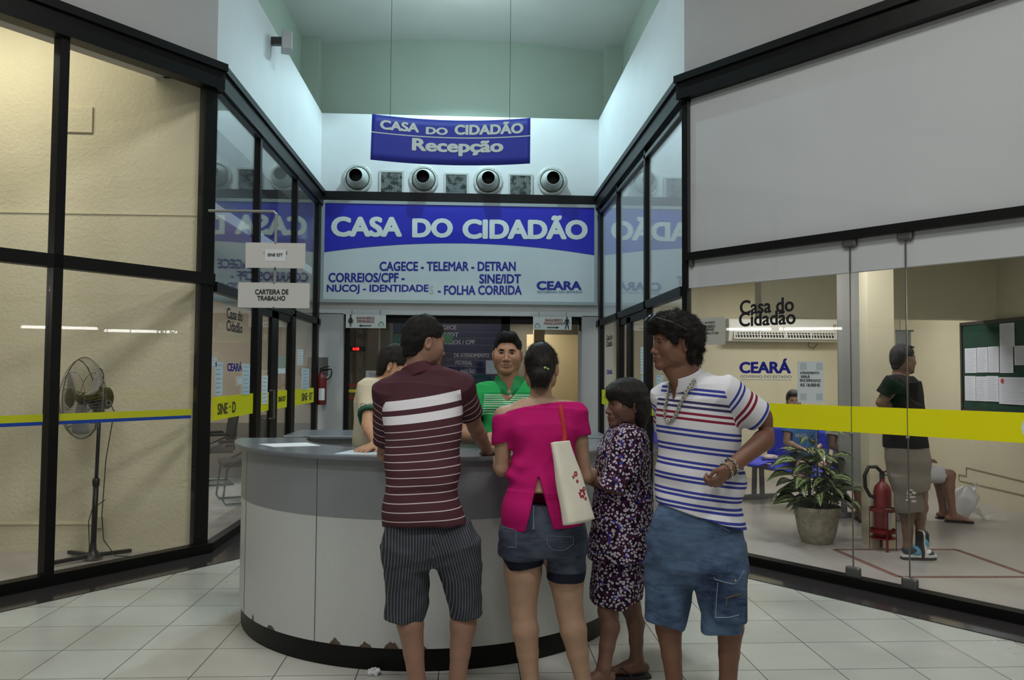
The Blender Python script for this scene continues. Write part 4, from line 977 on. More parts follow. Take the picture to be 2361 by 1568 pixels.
# notice board on the office side wall
NBX = 6.07
c1, c2 = atx(2222, 750, NBX), atx(2222, 944, NBX); yb_ = c1[1]; ye = yb_-2.4; zt_, zb_ = c1[2], c2[2]
NB = thing('notice_board', (NBX, (yb_+ye)/2, zb_), 'dark green notice board with a dark frame on the right office wall', 'board')
MB().box((NBX-.02, ye, zb_), (NBX, yb_, zt_)).build('felt', mat('dark green felt', lin(22, 62, 48), .9), NB)
fm = mat('brown board frame', lin(52, 44, 40), .5)
for lo, hi in (((NBX-.035, ye-.03, zt_-.01), (NBX, yb_+.03, zt_+.03)), ((NBX-.035, ye-.03, zb_-.03), (NBX, yb_+.03, zb_+.01)), ((NBX-.035, yb_-.005, zb_), (NBX, yb_+.03, zt_)), ((NBX-.035, ye-.03, zb_), (NBX, ye, zt_))): MB().box(lo, hi).build('frame', fm, NB)
for i, (l, r, tp, bt, lb) in enumerate(((2306, 2340, 745, 800, 'pinned white sheet at the top of the notice board'), (2226, 2253, 803, 860, 'leftmost white sheet of the upper row on the notice board'), (2254, 2279, 801, 859, 'second white sheet of the upper row on the notice board'), (2280, 2305, 799, 859, 'third white sheet of the upper row on the notice board'),
        (2307, 2338, 800, 860, 'white sheet under the top sheet on the notice board'), (2341, 2375, 797, 842, 'white sheet cut by the right picture edge on the notice board'), (2227, 2252, 867, 924, 'leftmost white sheet of the lower row on the notice board'), (2253, 2277, 868, 925, 'second white sheet of the lower row, slightly askew'), (2277, 2305, 867, 926, 'third white sheet of the lower row on the notice board'), (2306, 2375, 870, 933, 'wide white certificate with red seal on the notice board'))):
    a_, b_ = atx(l, (tp+bt)/2, NBX-.02)[1], atx(r, (tp+bt)/2, NBX-.02)[1]; m_ = (l+r)/2; z1, z0 = atx(m_, tp, NBX-.02)[2], atx(m_, bt, NBX-.02)[2]
    r_ = thing('pinned_sheet', (NBX-.024, (a_+b_)/2, z0), lb, 'paper', 'sheets on the notice board')
    MB().box((NBX-.026-.001*i, b_, z0), (NBX-.0245-.001*i, a_, z1)).build('sheet', mat('pinned paper', lin(214, 218, 228), .8), r_)
    fn = lambda u, v, o=0: np.array([NBX-.0263-.001*i-.0004*o, a_+(b_-a_)*u, z0+(z1-z0)*v])
    t = MB(); lines_of_print(t, fn, 12, i+30, .1, .92, .08, .9); t.build('print', mat('faint print', lin(176, 182, 196), .8), r_)
    if i == 9: b = MB(); b.lathe([(0, .001), (.03, .001)], fn(.13, .86), 16, ax=(-1, 0, 0)); b.build('seal', mat('red seal', lin(190, 70, 70), .6), r_)
# small pale scroll hung behind the black shirt man
c = at(2090, 790, 11.3)
r_ = thing('wall_scroll', (at(2088, 850, 8.85)[0], 8.88, at(2088, 862, 8.85)[2]), 'small pale hanging scroll on the added beam behind the black shirt man', 'scroll')
A, B = at(2066, 862, 8.87), at(2100, 765, 8.87)
MB().box((A[0], 8.868, A[2]), (B[0], 8.872, B[2])).build('sheet', mat('pale blue grey film', lin(186, 190, 198), .6), r_)
MB().box((A[0], 8.862, B[2]), (B[0]+.03, 8.878, B[2]+.02)).build('rod', 'frame_grey', r_)
MB().box((A[0]+.05, 8.868, B[2]+.02), (A[0]+.055, 8.872, bz)).build('cord', 'frame_grey', r_)
# plastic bag on the floor
c = atz(2204, 1196, .008)
def bag_pt(u, v):
    a_ = 2*math.pi*u; h_ = .34*v; rr = (.17*math.sin(math.pi*min(1, .12+.62*v))**.7)*(1+.22*math.sin(5*a_+3*v)+.12*math.sin(9*a_))
    rr *= (1 if v < .7 else max(.05, 1-(v-.7)*2.6)); return np.array([c[0]+.02+rr*math.cos(a_)+.10*v*v, c[1]+.7*rr*math.sin(a_), .009+h_])
g = MB(); g.sheet(bag_pt, 40, 12)
k = NT('thin white plastic film'); k.b.inputs['Base Color'].default_value = lin(226, 228, 232); k.b.inputs['Roughness'].default_value = .3; k.b.inputs['Alpha'].default_value = .62
r_ = thing('plastic_bag', c, 'crumpled white plastic bag on the office floor by the seated legs', 'bag')
g.build('film', k.m, r_, smooth=True)
g = MB(); g.sheet(lambda u, v: np.array([c[0]+.10+.12*u+.02*math.sin(9*v), c[1]-.02+.03*math.sin(7*u+4*v), .20+.19*u*(1-.2*v)+.07*(v-.5)*(1-u)]), 10, 6); g.build('handle', k.m, r_, smooth=True)
g = MB(); g.sheet(lambda u, v: np.array([c[0]+.16+.20*u, c[1]-.06+.03*math.sin(7*u+4*v), .03+.10*v*(1-.7*u)+.03*math.sin(8*u)]), 10, 6); g.build('handle', k.m, r_, smooth=True)

# ---- tubes in the offices, mirrored in the glass
tube_m = mat('lit fluorescent tube', (1, .99, .96, 1), .5, emit=16.0)
def batten(p0, p1, label):
    p0, p1 = np.array(p0, float), np.array(p1, float); r_ = thing('fluorescent_lamp', (p0+p1)/2, label, 'lamp')
    g = MB(); g.tube([p0, p1], .024, 10); g.build('tube', tube_m, r_, smooth=True)
    MB().bar(p0+Z3*.06, p1+Z3*.06, .09, .05, Z3).build('batten', 'white', r_)
    for q in (p0, p1): MB().obox(q+Z3*.02, np.eye(3), (.02, .012, .03)).build('lamp_holder', 'white', r_)
    for f_ in (.2, .8): q = p0+(p1-p0)*f_; MB().tube([q+Z3*.08, (q[0], q[1], 2.86 if q[0] > 0 else 4.0)], .005, 5).build('hanger_rod', 'grey_metal', r_)
batten((5.5, 3.69, 2.20), (5.5, 4.80, 2.20), 'lit tube lamp in the right office, reflected in the left glass')
batten((5.5, 4.90, 2.17), (5.5, 6.03, 2.17), 'second lit tube lamp in the right office nearer the waiting room')
batten((-5.5, 4.52, 2.30), (-5.5, 5.46, 2.30), 'lit tube lamp in the left bay, reflected in the right glass')
batten((-5.5, 5.48, 2.30), (-5.5, 6.42, 2.30), 'second lit tube lamp in the left bay nearer the cream wall')

# ---- behind the glass door
dk = mat('dark board frame', lin(24, 24, 28), .4)
by_ = 13.2; A, B = at(1046, 890, by_), at(1157, 742, by_); A[0] -= 1.0
DB = thing('directory_board', ((A[0]+B[0])/2, by_, 0), 'navy service directory board behind the glass door', 'board')
MB().box((A[0], by_, A[2]-.2), (B[0], by_+.04, B[2])).build('panel', 'navy', DB)
g = MB(); g.box((A[0]-.05, by_-.02, B[2]), (B[0]+.05, by_+.05, B[2]+.05)).box((B[0], by_-.02, 0), (B[0]+.05, by_+.05, B[2])).box((A[0]-.05, by_-.02, 0), (A[0], by_+.05, B[2])); g.build('frame', mat('board frame grey', lin(120, 120, 120), .4), DB)
g = MB()
for py in (766, 780, 796, 815, 831, 846, 863): z = at(1100, py, by_)[2]; g.box((A[0], by_-.003, z-.003), (B[0], by_, z+.003))
g.build('divider_line', mat('dim line grey', lin(84, 84, 104), .6), DB)
t = MB(); yy = by_-.006
for txt, l, r, tp, bt in (('CAGECE', 1001, 1052, 750, 760), ('SINE/IDT', 1000, 1057, 767, 777), ('CORREIOS / CPF', 1000, 1095, 784, 794), ('DE ATENDIMENTO', 1047, 1128, 815, 824), ('FEDERAL', 1050, 1089, 832, 841), ('MAÇÃO', 1062, 1095, 850, 863)):
    sign_text(t, txt, l, r, tp, bt, yy, .03)
t.build('lettering', mat('dim white lettering', lin(150, 150, 160), .6), DB)
t = MB(); sign_text(t, 'Setor Especial Federal Virtual', 1030, 1103, 825.5, 829, yy, .0); sign_text(t, 'CONSULTA PROCESSUAL', 1030, 1089, 842, 845, yy, .0); t.build('small_lettering', mat('dimmer lettering', lin(120, 120, 136), .6), DB)
def hang(l, r, tp, bt, y, name, m, lb, cat='sign'):
    A, B = at(l, bt, y), at(r, tp, y); r_ = thing(name, ((A[0]+B[0])/2, y, A[2]), lb, cat)
    MB().box((A[0], y, A[2]), (B[0], y+.02, B[2])).build('panel', m, r_); return r_, A, B
r_, A, B = hang(905, 1044, 771, 790, 12.9, 'green_sign', mat('green sign', lin(28, 84, 58), .5), 'green sign board behind the glass door over the clerks')
t = MB(); sign_text(t, 'S', 927, 936, 775, 787, 12.895, .03); t.build('lettering', mat('pale green letters', lin(150, 176, 160), .6), r_)
for q in (A[0]+.1, B[0]-.1): MB().tube([(q, 12.91, B[2]), (q, 12.91, 2.72)], .004, 4).build('hanger', 'grey_metal', r_)
r_, A, B = hang(922, 975, 746, 762, 14.5, 'yellow_sign', mat('yellow lit sign', lin(226, 200, 60), .5), 'small yellow sign hanging behind the door over green sign')
for q in (A[0]+.1, B[0]-.1): MB().tube([(q, 14.51, B[2]), (q, 14.51, 2.72)], .004, 4).build('hanger', 'grey_metal', r_)
r_, A, B = hang(797, 842, 799, 810, 13.0, 'led_display', 'black', 'small black clock display with red digits behind the door', 'display')
led = mat('red LED', (1.0, .02, .02, 1), .5, emit=2.2)
t = MB(); sign_text(t, '0:00', 813, 828, 801, 808, 12.995, .03); t.build('digits', led, r_)
MB().tube([((A[0]+B[0])/2, 13.01, B[2]), ((A[0]+B[0])/2, 13.01, 2.72)], .01, 5).build('hanger', 'grey_metal', r_)
r_, A, B = hang(843, 888, 855, 884, YB+.135, 'paper_notice', mat('door notice paper', lin(168, 168, 170), .8), 'white notice on the glass door beside the beige shirt person', 'paper')
t = MB(); sign_text(t, 'PARA ESTAS', 851, 878, 859, 863, YB+.133, .0); sign_text(t, 'ENTREGAS', 853, 876, 864, 868, YB+.133, .0); sign_text(t, 'NÃO RETIRAR', 848, 880, 869, 873, YB+.133, .0); t.build('lettering', mat('mid grey print', lin(100, 100, 104), .8), r_)
r_, A, B = hang(1120, 1150, 831, 862, YB+.135, 'paper_notice', mat('grey door paper', lin(150, 150, 156), .8), 'white notice on the glass door left of the green shirt clerk', 'paper')
t = MB(); lines_of_print(t, lambda u, v, o=0: np.array([A[0]+(B[0]-A[0])*u, YB+.134-.0005*o, A[2]+(B[2]-A[2])*v]), 6, 4); t.build('print', ink, r_)
g = MB()
DS = thing('door_stripe', ((oL+.1), YB+.14, 0.9), 'red and yellow safety stripes on the glass door behind beige shirt', 'stripe')
for (tp, bt, m_, nm) in ((885, 892, mat('dull red vinyl', lin(120, 30, 28), .5), 'red_band'), (898, 905, mat('dull yellow vinyl', lin(196, 176, 30), .5), 'yellow_band'), (913, 920, mat('dull red vinyl', lin(120, 30, 28), .5), 'red_band')):
    z1, z0 = at(815, tp, YB+.15)[2], at(815, bt, YB+.15)[2]; MB().box((oL+.07, YB+.144, z0), (at(846, 900, YB+.15)[0], YB+.1475, z1)).build(nm, m_, DS)
lamp_m = mat('lit ceiling panel', (1, .98, .92, 1), .5, emit=5.0)
for i, (px, py, wd_) in enumerate(((1237, 764.5, 18), (1226, 770.5, 16), (1210, 802, 16), (1130, 766, 8), (1178, 757, 8))):
    d = ray(px, py); q = EYE+d*((2.72-H)/d[2])
    if q[1] > 18.6 or q[1] < 11.9: q = at(px, py, 18); q[2] = 2.715
    MB().box((q[0]-.09-wd_*.01, q[1]-.09, 2.70), (q[0]+.09+wd_*.01, q[1]+.09, 2.722)); g = MB().box((q[0]-wd_*.012, q[1]-.12, 2.705), (q[0]+wd_*.012, q[1]+.12, 2.722))
    tag(g.build('ceiling_light', lamp_m), 'small lit ceiling panel in the rear corridor, %s' % ('upper one right of the hanging mullion', 'just below the upper right panel', 'beside the head of the pink top woman', 'left one near the door mullion', 'tiny one at the door mullion')[i], 'ceiling light', 'rear corridor ceiling lights')
# vertical posts seen through the door
for i, px in enumerate((860, 1243)):
    q = at(px, 850, 15.0); S('pillar_rear', MB().box((q[0]-.10, 15, 0), (q[0]+.10, 15.2, 2.72)), 'taupe_wall' if i == 0 else 'rear_wall')
# ================================================================== BODIES AND CLOTHES: blended solids turned into one skin each
def unit(v): v = np.array(v, float); return v/(np.linalg.norm(v)+1e-12)
class Fld:
    """distance grid; solids are blended in, then the zero surface is meshed"""
    def __init__(s, lo, hi, h=.005):
        s.h = h; s.lo = np.array(lo, float)-2*h; n = np.ceil((np.array(hi, float)+2*h-s.lo)/h).astype(int)+1
        s.n = n; s.ax = [s.lo[i]+h*np.arange(n[i]) for i in range(3)]; s.d = np.full(n, .5, np.float32)
    def blk(s, lo, hi):
        a = np.maximum(0, np.floor((np.array(lo)-s.lo)/s.h).astype(int)); b = np.minimum(s.n, np.ceil((np.array(hi)-s.lo)/s.h).astype(int)+1)
        if np.any(b <= a): return None
        sl = tuple(slice(a[i], b[i]) for i in range(3))
        return sl, s.ax[0][sl[0]][:, None, None], s.ax[1][sl[1]][None, :, None], s.ax[2][sl[2]][None, None, :]
    def mixin(s, sl, f, k, op):
        d = s.d[sl]
        if op == 'sub': f = -f
        if op == 'add': a, b = d, f
        else: a, b = -d, -f
        if k > 0: q = np.maximum(k-np.abs(a-b), 0)/k; r = np.minimum(a, b)-q*q*k*.25
        else: r = np.minimum(a, b)
        s.d[sl] = r if op == 'add' else -r
    def cone(s, p0, p1, r0, r1, k=.02, op='add'):
        p0, p1 = np.array(p0, float), np.array(p1, float); m = max(r0, r1)+k+3*s.h
        q = s.blk(np.minimum(p0, p1)-m, np.maximum(p0, p1)+m)
        if q is None: return s
        sl, X, Y, Z = q; v = p1-p0; L2 = v@v+1e-12
        t = np.clip(((X-p0[0])*v[0]+(Y-p0[1])*v[1]+(Z-p0[2])*v[2])/L2, 0, 1)
        f = np.sqrt((X-p0[0]-t*v[0])**2+(Y-p0[1]-t*v[1])**2+(Z-p0[2]-t*v[2])**2)-(r0+(r1-r0)*t)
        s.mixin(sl, f, k, op); return s
    def chain(s, pts, rs, k=.02, op='add'):
        for i in range(len(pts)-1): s.cone(pts[i], pts[i+1], rs[i], rs[i+1], k if i == 0 or op == 'sub' else min(k, .012), op)
        return s
    def ell(s, c, rad, ax=None, k=.02, op='add', lim=None):
        c = np.array(c, float); rad = np.array(rad, float); ax = np.eye(3) if ax is None else np.array(ax, float)
        m = np.abs(ax*rad[:, None]).sum(0)+k+3*s.h; q = s.blk(c-m, c+m)
        if q is None: return s
        sl, X, Y, Z = q; X, Y, Z = X-c[0], Y-c[1], Z-c[2]
        U = [(X*a[0]+Y*a[1]+Z*a[2]) for a in ax]
        k0 = np.sqrt(sum((U[i]/rad[i])**2 for i in range(3)))+1e-9; k1 = np.sqrt(sum((U[i]/rad[i]**2)**2 for i in range(3)))+1e-9
        s.mixin(sl, k0*(k0-1)/k1, k, op); return s
    def boxy(s, c, half, ax, rnd=.01, k=.0, op='add'):
        c = np.array(c, float); half = np.array(half, float)-rnd; ax = np.array(ax, float)
        m = np.abs(ax*(half+rnd)[:, None]).sum(0)+k+3*s.h; q = s.blk(c-m, c+m)
        if q is None: return s
        sl, X, Y, Z = q; X, Y, Z = X-c[0], Y-c[1], Z-c[2]
        U = [np.abs(X*a[0]+Y*a[1]+Z*a[2])-half[i] for i, a in enumerate(ax)]
        f = np.sqrt(sum(np.maximum(u, 0)**2 for u in U))+np.minimum(np.maximum(np.maximum(U[0], U[1]), U[2]), 0)-rnd
        s.mixin(sl, f, k, op); return s
    def loft(s, nodes, k=.02, n=2.3, op='add', cap=.0):
        """nodes: (centre, right vector, half width, half depth) up or down the axis; flat ends"""
        N = [(np.array(c, float), unit(r), a, b) for c, r, a, b in nodes]
        m = max(max(q[2], q[3]) for q in N)*1.3+k+.031; P = np.array([q[0] for q in N])
        Q = s.blk(P.min(0)-m, P.max(0)+m)
        if Q is None: return s
        SL = Q[0]; T = np.full([x.stop-x.start for x in SL], .5, np.float32); o = np.array([x.start for x in SL])
        vs_ = [unit(N[i+1][0]-N[i][0]) for i in range(len(N)-1)]
        ext = [0]+[.004+math.tan(.5*math.acos(min(1, float(vs_[i]@vs_[i+1]))))*max(N[i+1][2], N[i+1][3])*1.1 for i in range(len(N)-2)]+[0]
        for i in range(len(N)-1):
            c0, r0, a0, b0 = N[i]; c1, r1, a1, b1 = N[i+1]; mm = max(a0, a1, b0, b1)*1.3+k+.03
            q = s.blk(np.minimum(c0, c1)-mm, np.maximum(c0, c1)+mm)
            if q is None: continue
            sl, X, Y, Z = q; v = c1-c0; L = np.linalg.norm(v); v = v/L
            sx = (X-c0[0])*v[0]+(Y-c0[1])*v[1]+(Z-c0[2])*v[2]; t = np.clip(sx/L, 0, 1)
            r0_ = unit(r0-v*(r0@v)); r1_ = unit(r1-v*(r1@v)); w0, w1 = np.cross(v, r0_), np.cross(v, r1_)
            dx, dy, dz = X-c0[0]-sx*v[0], Y-c0[1]-sx*v[1], Z-c0[2]-sx*v[2]
            rr = [r0_[j]+(r1_[j]-r0_[j])*t for j in range(3)]; ww = [w0[j]+(w1[j]-w0[j])*t for j in range(3)]
            e = np.abs(dx*rr[0]+dy*rr[1]+dz*rr[2]); g = np.abs(dx*ww[0]+dy*ww[1]+dz*ww[2])
            a, b = a0+(a1-a0)*t, b0+(b1-b0)*t
            f = (((e/a)**n+(g/b)**n)**(1/n)-1)*np.minimum(a, b)
            if i == 0: f = np.maximum(f, -sx)
            else: f = np.where(sx < -ext[i], .5, f)
            if i == len(N)-2: f = np.maximum(f, sx-L)
            else: f = np.where(sx > L+ext[i+1], .5, f)
            sub = tuple(slice(sl[j].start-o[j], sl[j].stop-o[j]) for j in range(3)); T[sub] = np.minimum(T[sub], f)
        s.mixin(SL, T, k, op); return s
    def plane(s, p, nrm, k=0.0):
        """keep what lies behind the plane (opposite its normal)"""
        nrm = unit(nrm); f = (s.ax[0][:, None, None]-p[0])*nrm[0]+(s.ax[1][None, :, None]-p[1])*nrm[1]+(s.ax[2][None, None, :]-p[2])*nrm[2]
        s.mixin((slice(None),)*3, f.astype(np.float32), k, 'int'); return s
    def poly(s, o, e1, e2, pts, k=0.0, op='int'):
        """keep (or cut) the prism over a closed outline drawn in the plane (o; e1, e2)"""
        o = np.array(o, float); X, Y, Z = s.ax[0][:, None, None]-o[0], s.ax[1][None, :, None]-o[1], s.ax[2][None, None, :]-o[2]
        a = X*e1[0]+Y*e1[1]+Z*e1[2]; b = X*e2[0]+Y*e2[1]+Z*e2[2]; d = None; inside = np.zeros(s.n, bool); n = len(pts)
        for i in range(n):
            (x0, y0), (x1, y1) = pts[i], pts[(i+1) % n]; ex, ey = x1-x0, y1-y0
            t = np.clip(((a-x0)*ex+(b-y0)*ey)/(ex*ex+ey*ey+1e-12), 0, 1); q = (a-x0-t*ex)**2+(b-y0-t*ey)**2
            d = q if d is None else np.minimum(d, q)
            cnd = ((y0 <= b) != (y1 <= b)) & (a < (x1-x0)*(b-y0)/((y1-y0) if abs(y1-y0) > 1e-9 else 1e-9)+x0); inside ^= cnd
        f = np.sqrt(d)*np.where(inside, -1, 1); s.mixin((slice(None),)*3, f.astype(np.float32), k, op); return s
    def ripple(s, amp, scale, seed=0, aniso=(1, 1, 1), where=None, waves=9):
        r = np.random.RandomState(seed); f = np.zeros(s.n, np.float32); X, Y, Z = s.ax[0][:, None, None], s.ax[1][None, :, None], s.ax[2][None, None, :]
        for _ in range(waves):
            v = unit(r.normal(size=3)*np.array(aniso))*scale*r.uniform(.5, 1.6); ph = r.uniform(0, 6.28)
            f += np.sin(X*v[0]+Y*v[1]+Z*v[2]+ph+.8*np.sin(Z*scale*.31+X*scale*.23+ph))
        f *= amp/math.sqrt(waves)
        if where is not None: f *= where(X, Y, Z)
        s.d += f; return s
    def sample(s, P):
        q = (np.atleast_2d(P)-s.lo)/s.h; i = np.clip(np.floor(q).astype(int), 0, s.n-2); t = np.clip(q-i, 0, 1); v = 0
        for a in (0, 1):
            for b in (0, 1):
                for c in (0, 1):
                    w_ = (t[:, 0] if a else 1-t[:, 0])*(t[:, 1] if b else 1-t[:, 1])*(t[:, 2] if c else 1-t[:, 2]); v = v+w_*s.d[i[:, 0]+a, i[:, 1]+b, i[:, 2]+c]
        return v
    def hit(s, px, py, off=0.0, near=None):
        """where a sight line meets the surface, pushed out by off"""
        d = ray(px, py); d = d/np.linalg.norm(d); c = (s.ax[0][[0, -1]], s.ax[1][[0, -1]], s.ax[2][[0, -1]])
        y0 = s.ax[1][0]; y1 = s.ax[1][-1]; ts = np.arange(y0/d[1], y1/d[1], s.h*.5); P = EYE+ts[:, None]*d
        ok = np.all((P > s.lo+s.h) & (P < s.lo+s.h*(s.n-2)), 1); v = np.where(ok, s.sample(P), 1.0); i = np.argmax(v < 0)
        if v[i] >= 0: return None
        if i > 0 and v[i-1] > v[i]: p = P[i-1]+(P[i]-P[i-1])*(v[i-1]/(v[i-1]-v[i]))
        else: p = P[i]
        return p-d*off
    def mesh(s):
        d = s.d; n = s.n; neg = d < 0
        c = np.zeros(n-1, np.int8)
        for a in (0, 1):
            for b in (0, 1):
                for e in (0, 1): c += neg[a:n[0]-1+a, b:n[1]-1+b, e:n[2]-1+e]
        I = np.argwhere((c > 0) & (c < 8)); idx = np.full(n-1, -1, np.int32); idx[tuple(I.T)] = np.arange(len(I))
        acc = np.zeros((len(I), 3)); cnt = np.zeros(len(I)); cor = [(a, b, e) for a in (0, 1) for b in (0, 1) for e in (0, 1)]
        V = {q: d[I[:, 0]+q[0], I[:, 1]+q[1], I[:, 2]+q[2]] for q in cor}
        for q in cor:
            for ax_ in range(3):
                if q[ax_]: continue
                q2 = tuple(1 if j == ax_ else q[j] for j in range(3)); va, vb = V[q], V[q2]; m = (va < 0) != (vb < 0)
                t = np.where(m, va/np.where(m, va-vb, 1), 0); p = np.array(q, float)[None, :]+np.zeros((len(I), 3)); p[:, ax_] += t
                acc += p*m[:, None]; cnt += m
        P = s.lo+(I+acc/np.maximum(cnt, 1)[:, None])*s.h; quads = []
        for ax_ in range(3):
            j, k = (ax_+1) % 3, (ax_+2) % 3; sh = [slice(1, n[q]-1) for q in range(3)]; sh[ax_] = slice(0, n[ax_]-1); s2 = list(sh); s2[ax_] = slice(1, n[ax_])
            A, B = neg[tuple(sh)], neg[tuple(s2)]; E = np.argwhere(A != B)+np.array([0 if q == ax_ else 1 for q in range(3)]); fl = A[A != B]
            def at_(dj, dk): q = E.copy(); q[:, j] -= dj; q[:, k] -= dk; return idx[tuple(q.T)]
            F4 = np.stack([at_(1, 1), at_(0, 1), at_(0, 0), at_(1, 0)], 1); F4[~fl] = F4[~fl][:, ::-1]; quads.append(F4)
        return P, np.concatenate(quads)
    def obj(s, name, m, parent, attrs=None, relax=0, label=None, extra=None):
        P, Q = s.mesh()
        if extra is not None: P2, Q2 = extra.mesh(); Q = np.concatenate([Q, np.where(Q2 >= 0, Q2+len(P), -1)]); P = np.concatenate([P, P2])
        Q = Q[np.all(Q >= 0, 1)]
        for _ in range(relax):
            A = np.zeros_like(P); c = np.zeros(len(P))
            for i in range(4):
                for jj in (1, 3): np.add.at(A, Q[:, i], P[Q[:, (i+jj) % 4]]); np.add.at(c, Q[:, i], 1)
            P = P*.5+.5*A/np.maximum(c, 1)[:, None]
        L = P-root_of(parent); me = bpy.data.meshes.new(name)
        me.vertices.add(len(P)); me.vertices.foreach_set('co', L.astype(np.float32).ravel()); me.loops.add(Q.size); me.loops.foreach_set('vertex_index', Q.astype(np.int32).ravel())
        me.polygons.add(len(Q)); me.polygons.foreach_set('loop_start', np.arange(0, Q.size, 4, dtype=np.int32)); me.update(calc_edges=True); me.validate()
        me.materials.append(m if not isinstance(m, str) else M[m]); me.shade_smooth()
        for k_, fn in (attrs or {}).items():
            a = me.attributes.new(k_, 'FLOAT', 'POINT'); a.data.foreach_set('value', np.asarray(fn(P), np.float32))
        o = bpy.data.objects.new(name, me); COL.objects.link(o); o.parent = parent
        if label: o['label'] = label
        return o

# ------------------------------------------------------------------ body pieces
def head(F, hc, f, u, s=1.0, fem=False, smile=0.0):
    f = unit(f); u = unit(np.array(u, float)-f*np.dot(u, f)); r = np.cross(f, u); A = (r, f, u)
    W = lambda x, y, z: hc+(r*x+f*y+u*z)*s
    E = lambda c, rad, k, op='add': F.ell(W(*c), np.array(rad)*s, A, k*s, op)
    E((0, -.012, .03), (.073, .096, .088), .02)
    E((0, .022, -.02), (.064, .068, .088), .03)
    for sx in (-1, 1):
        F.cone(W(sx*.052, .0, -.055), W(sx*.018, .068, -.098), .018*s, .016*s, .035*s)
        E((sx*.045, .058, -.026), (.020, .020, .020), .03)
        E((sx*.060, .02, -.03), (.012, .04, .05), .03)
    E((0, .075, -.100), (.021, .017, .016), .022)
    F.cone(W(-.030, .076, .022), W(.030, .076, .022), .011*s, .011*s, .02*s)
    for sx in (-1, 1): E((sx*.031, .096, .003), (.018, .0145, .011), .014, 'sub')
    for sx in (-1, 1): E((sx*.031, .0725, .001), (.0158, .0140, .0138), .003)
    for sx in (-1, 1): E((sx*.031, .092, .0012), (.0146, .013, .0056), .0015, 'sub')
    for sx in (-1, 1): F.cone(W(sx*.020, .0855, .0080), W(sx*.043, .0775, .0075), .0022*s, .0020*s, .003*s)
    F.cone(W(0, .083, .010), W(0, .103, -.034), .0075*s, .0105*s, .014*s)
    E((0, .104, -.037), (.0115, .011, .0095), .008)
    for sx in (-1, 1): E((sx*.0150, .093, -.041), (.0090, .010, .0078), .007)
    E((0, .086, -.066), (.028, .012, .016), .016)
    F.cone(W(-.019, .0885, -.0655+.004*smile), W(0, .0965, -.064), .0042*s, .006*s, .006*s); F.cone(W(.019, .0885, -.0655+.004*smile), W(0, .0965, -.064), .0042*s, .006*s, .006*s)
    F.cone(W(-.015, .0885, -.0755), W(0, .0945, -.077), .0045*s, .0068*s, .006*s); F.cone(W(.015, .0885, -.0755), W(0, .0945, -.077), .0045*s, .0068*s, .006*s)
    F.cone(W(-.022, .091, -.0702+.003*smile), W(0, .1035, -.0702), .0016*s, .0016*s, .003*s, 'sub'); F.cone(W(.022, .091, -.0702+.003*smile), W(0, .1035, -.0702), .0016*s, .0016*s, .003*s, 'sub')
    for sx in (-1, 1):
        q = unit(r*sx*.9-f*.45); o_ = W(sx*.074, -.014, -.010); e2 = np.cross(u, q)
        F.ell(o_+q*.010*s, np.array((.0065, .018, .031))*s, (q, e2, u), .006*s); F.ell(o_+q*.0175*s+f*.004*s, np.array((.006, .0105, .020))*s, (q, e2, u), .005*s, 'sub')
    return W, A
def skull(B, nb, low, rad, k, hc, f, u, s, fem=False, h=.0031):
    """neck into the body, then the head in a finer grid that overlaps the neck; both become one skin"""
    f = unit(f); u = unit(np.array(u, float)-f*np.dot(u, f)); a, b = nb+low, hc+(-f*.02-u*.075)*s
    B.cone(a, b, rad[0], rad[1], k)
    HF = Fld(np.array(hc)-.19, np.array(hc)+.19, h); W, A = head(HF, hc, f, u, s, fem)
    HF.cone(a, b, rad[0]+.0004, rad[1]+.0004, .03); m = a+(b-a)*.55; HF.plane(m, -unit(b-a)); return W, A, HF
def face_parts(parent, W, A, s, iris=(38, 26, 20), lipc=(132, 86, 78), brow=(20, 16, 14), thick=1.0, lids=True):
    eyem = mat('eye white', lin(206, 202, 196), .3); irm = mat('dark iris', lin(*iris), .15); lm = mat('lip skin', lin(*lipc), .5); bm = mat('brow hair', lin(*brow), .85)
    r, f, u = A
    for sx in (-1, 1):
        g = MB(); g.ball((0, 0, 0), .0118*s, 16, 10); c = W(sx*.031, .0728, .001); R3 = np.array(A).T
        g.v = [tuple(c+R3@np.array(q)) for q in g.v]; e = g.build('eye', eyem, parent, smooth=True)
        g = MB(); g.lathe([(0, .0123), (.0035, .0120), (.0060, .0107)], c, 14, ax=f, u=r); g.v = [tuple(c+(np.array(q)-c)*s) for q in g.v]; g.build('iris', irm, e, smooth=True)
        g = MB()
        P = [W(sx*(.031+x), .0728+math.sqrt(max(0, .0136**2-x*x*.7)), z) for x, z in ((-.0130, .0005), (-.008, .0048), (0, .0064), (.008, .0052), (.0130, .0012))]
        g.tube(P, .0013*s, 5); g.build('eyelash', bm, parent, smooth=True)
        g = MB(); g.tube([W(sx*.010, .0880, .0170), W(sx*.021, .0885, .0203), W(sx*.034, .0868, .0212), W(sx*.050, .0745, .0145)], [.0016*s*thick, .0030*s*thick, .0030*s*thick, .0010*s], 7); g.build('eyebrow', bm, parent, smooth=True)
    g = MB(); g.tube([W(-.0245, .0885, -.0685), W(-.010, .0985, -.0645), W(-.004, .1012, -.0632), W(0, .1006, -.0642), W(.004, .1012, -.0632), W(.010, .0985, -.0645), W(.0245, .0885, -.0685)], [.0012*s, .0034*s, .0038*s, .0034*s, .0038*s, .0034*s, .0012*s], 8)
    g.tube([W(-.019, .0915, -.0722), W(-.010, .0972, -.0765), W(0, .0992, -.0778), W(.010, .0972, -.0765), W(.019, .0915, -.0722)], [.0012*s, .0042*s, .0050*s, .0042*s, .0012*s], 8); g.build('lips', lm, parent, smooth=True)
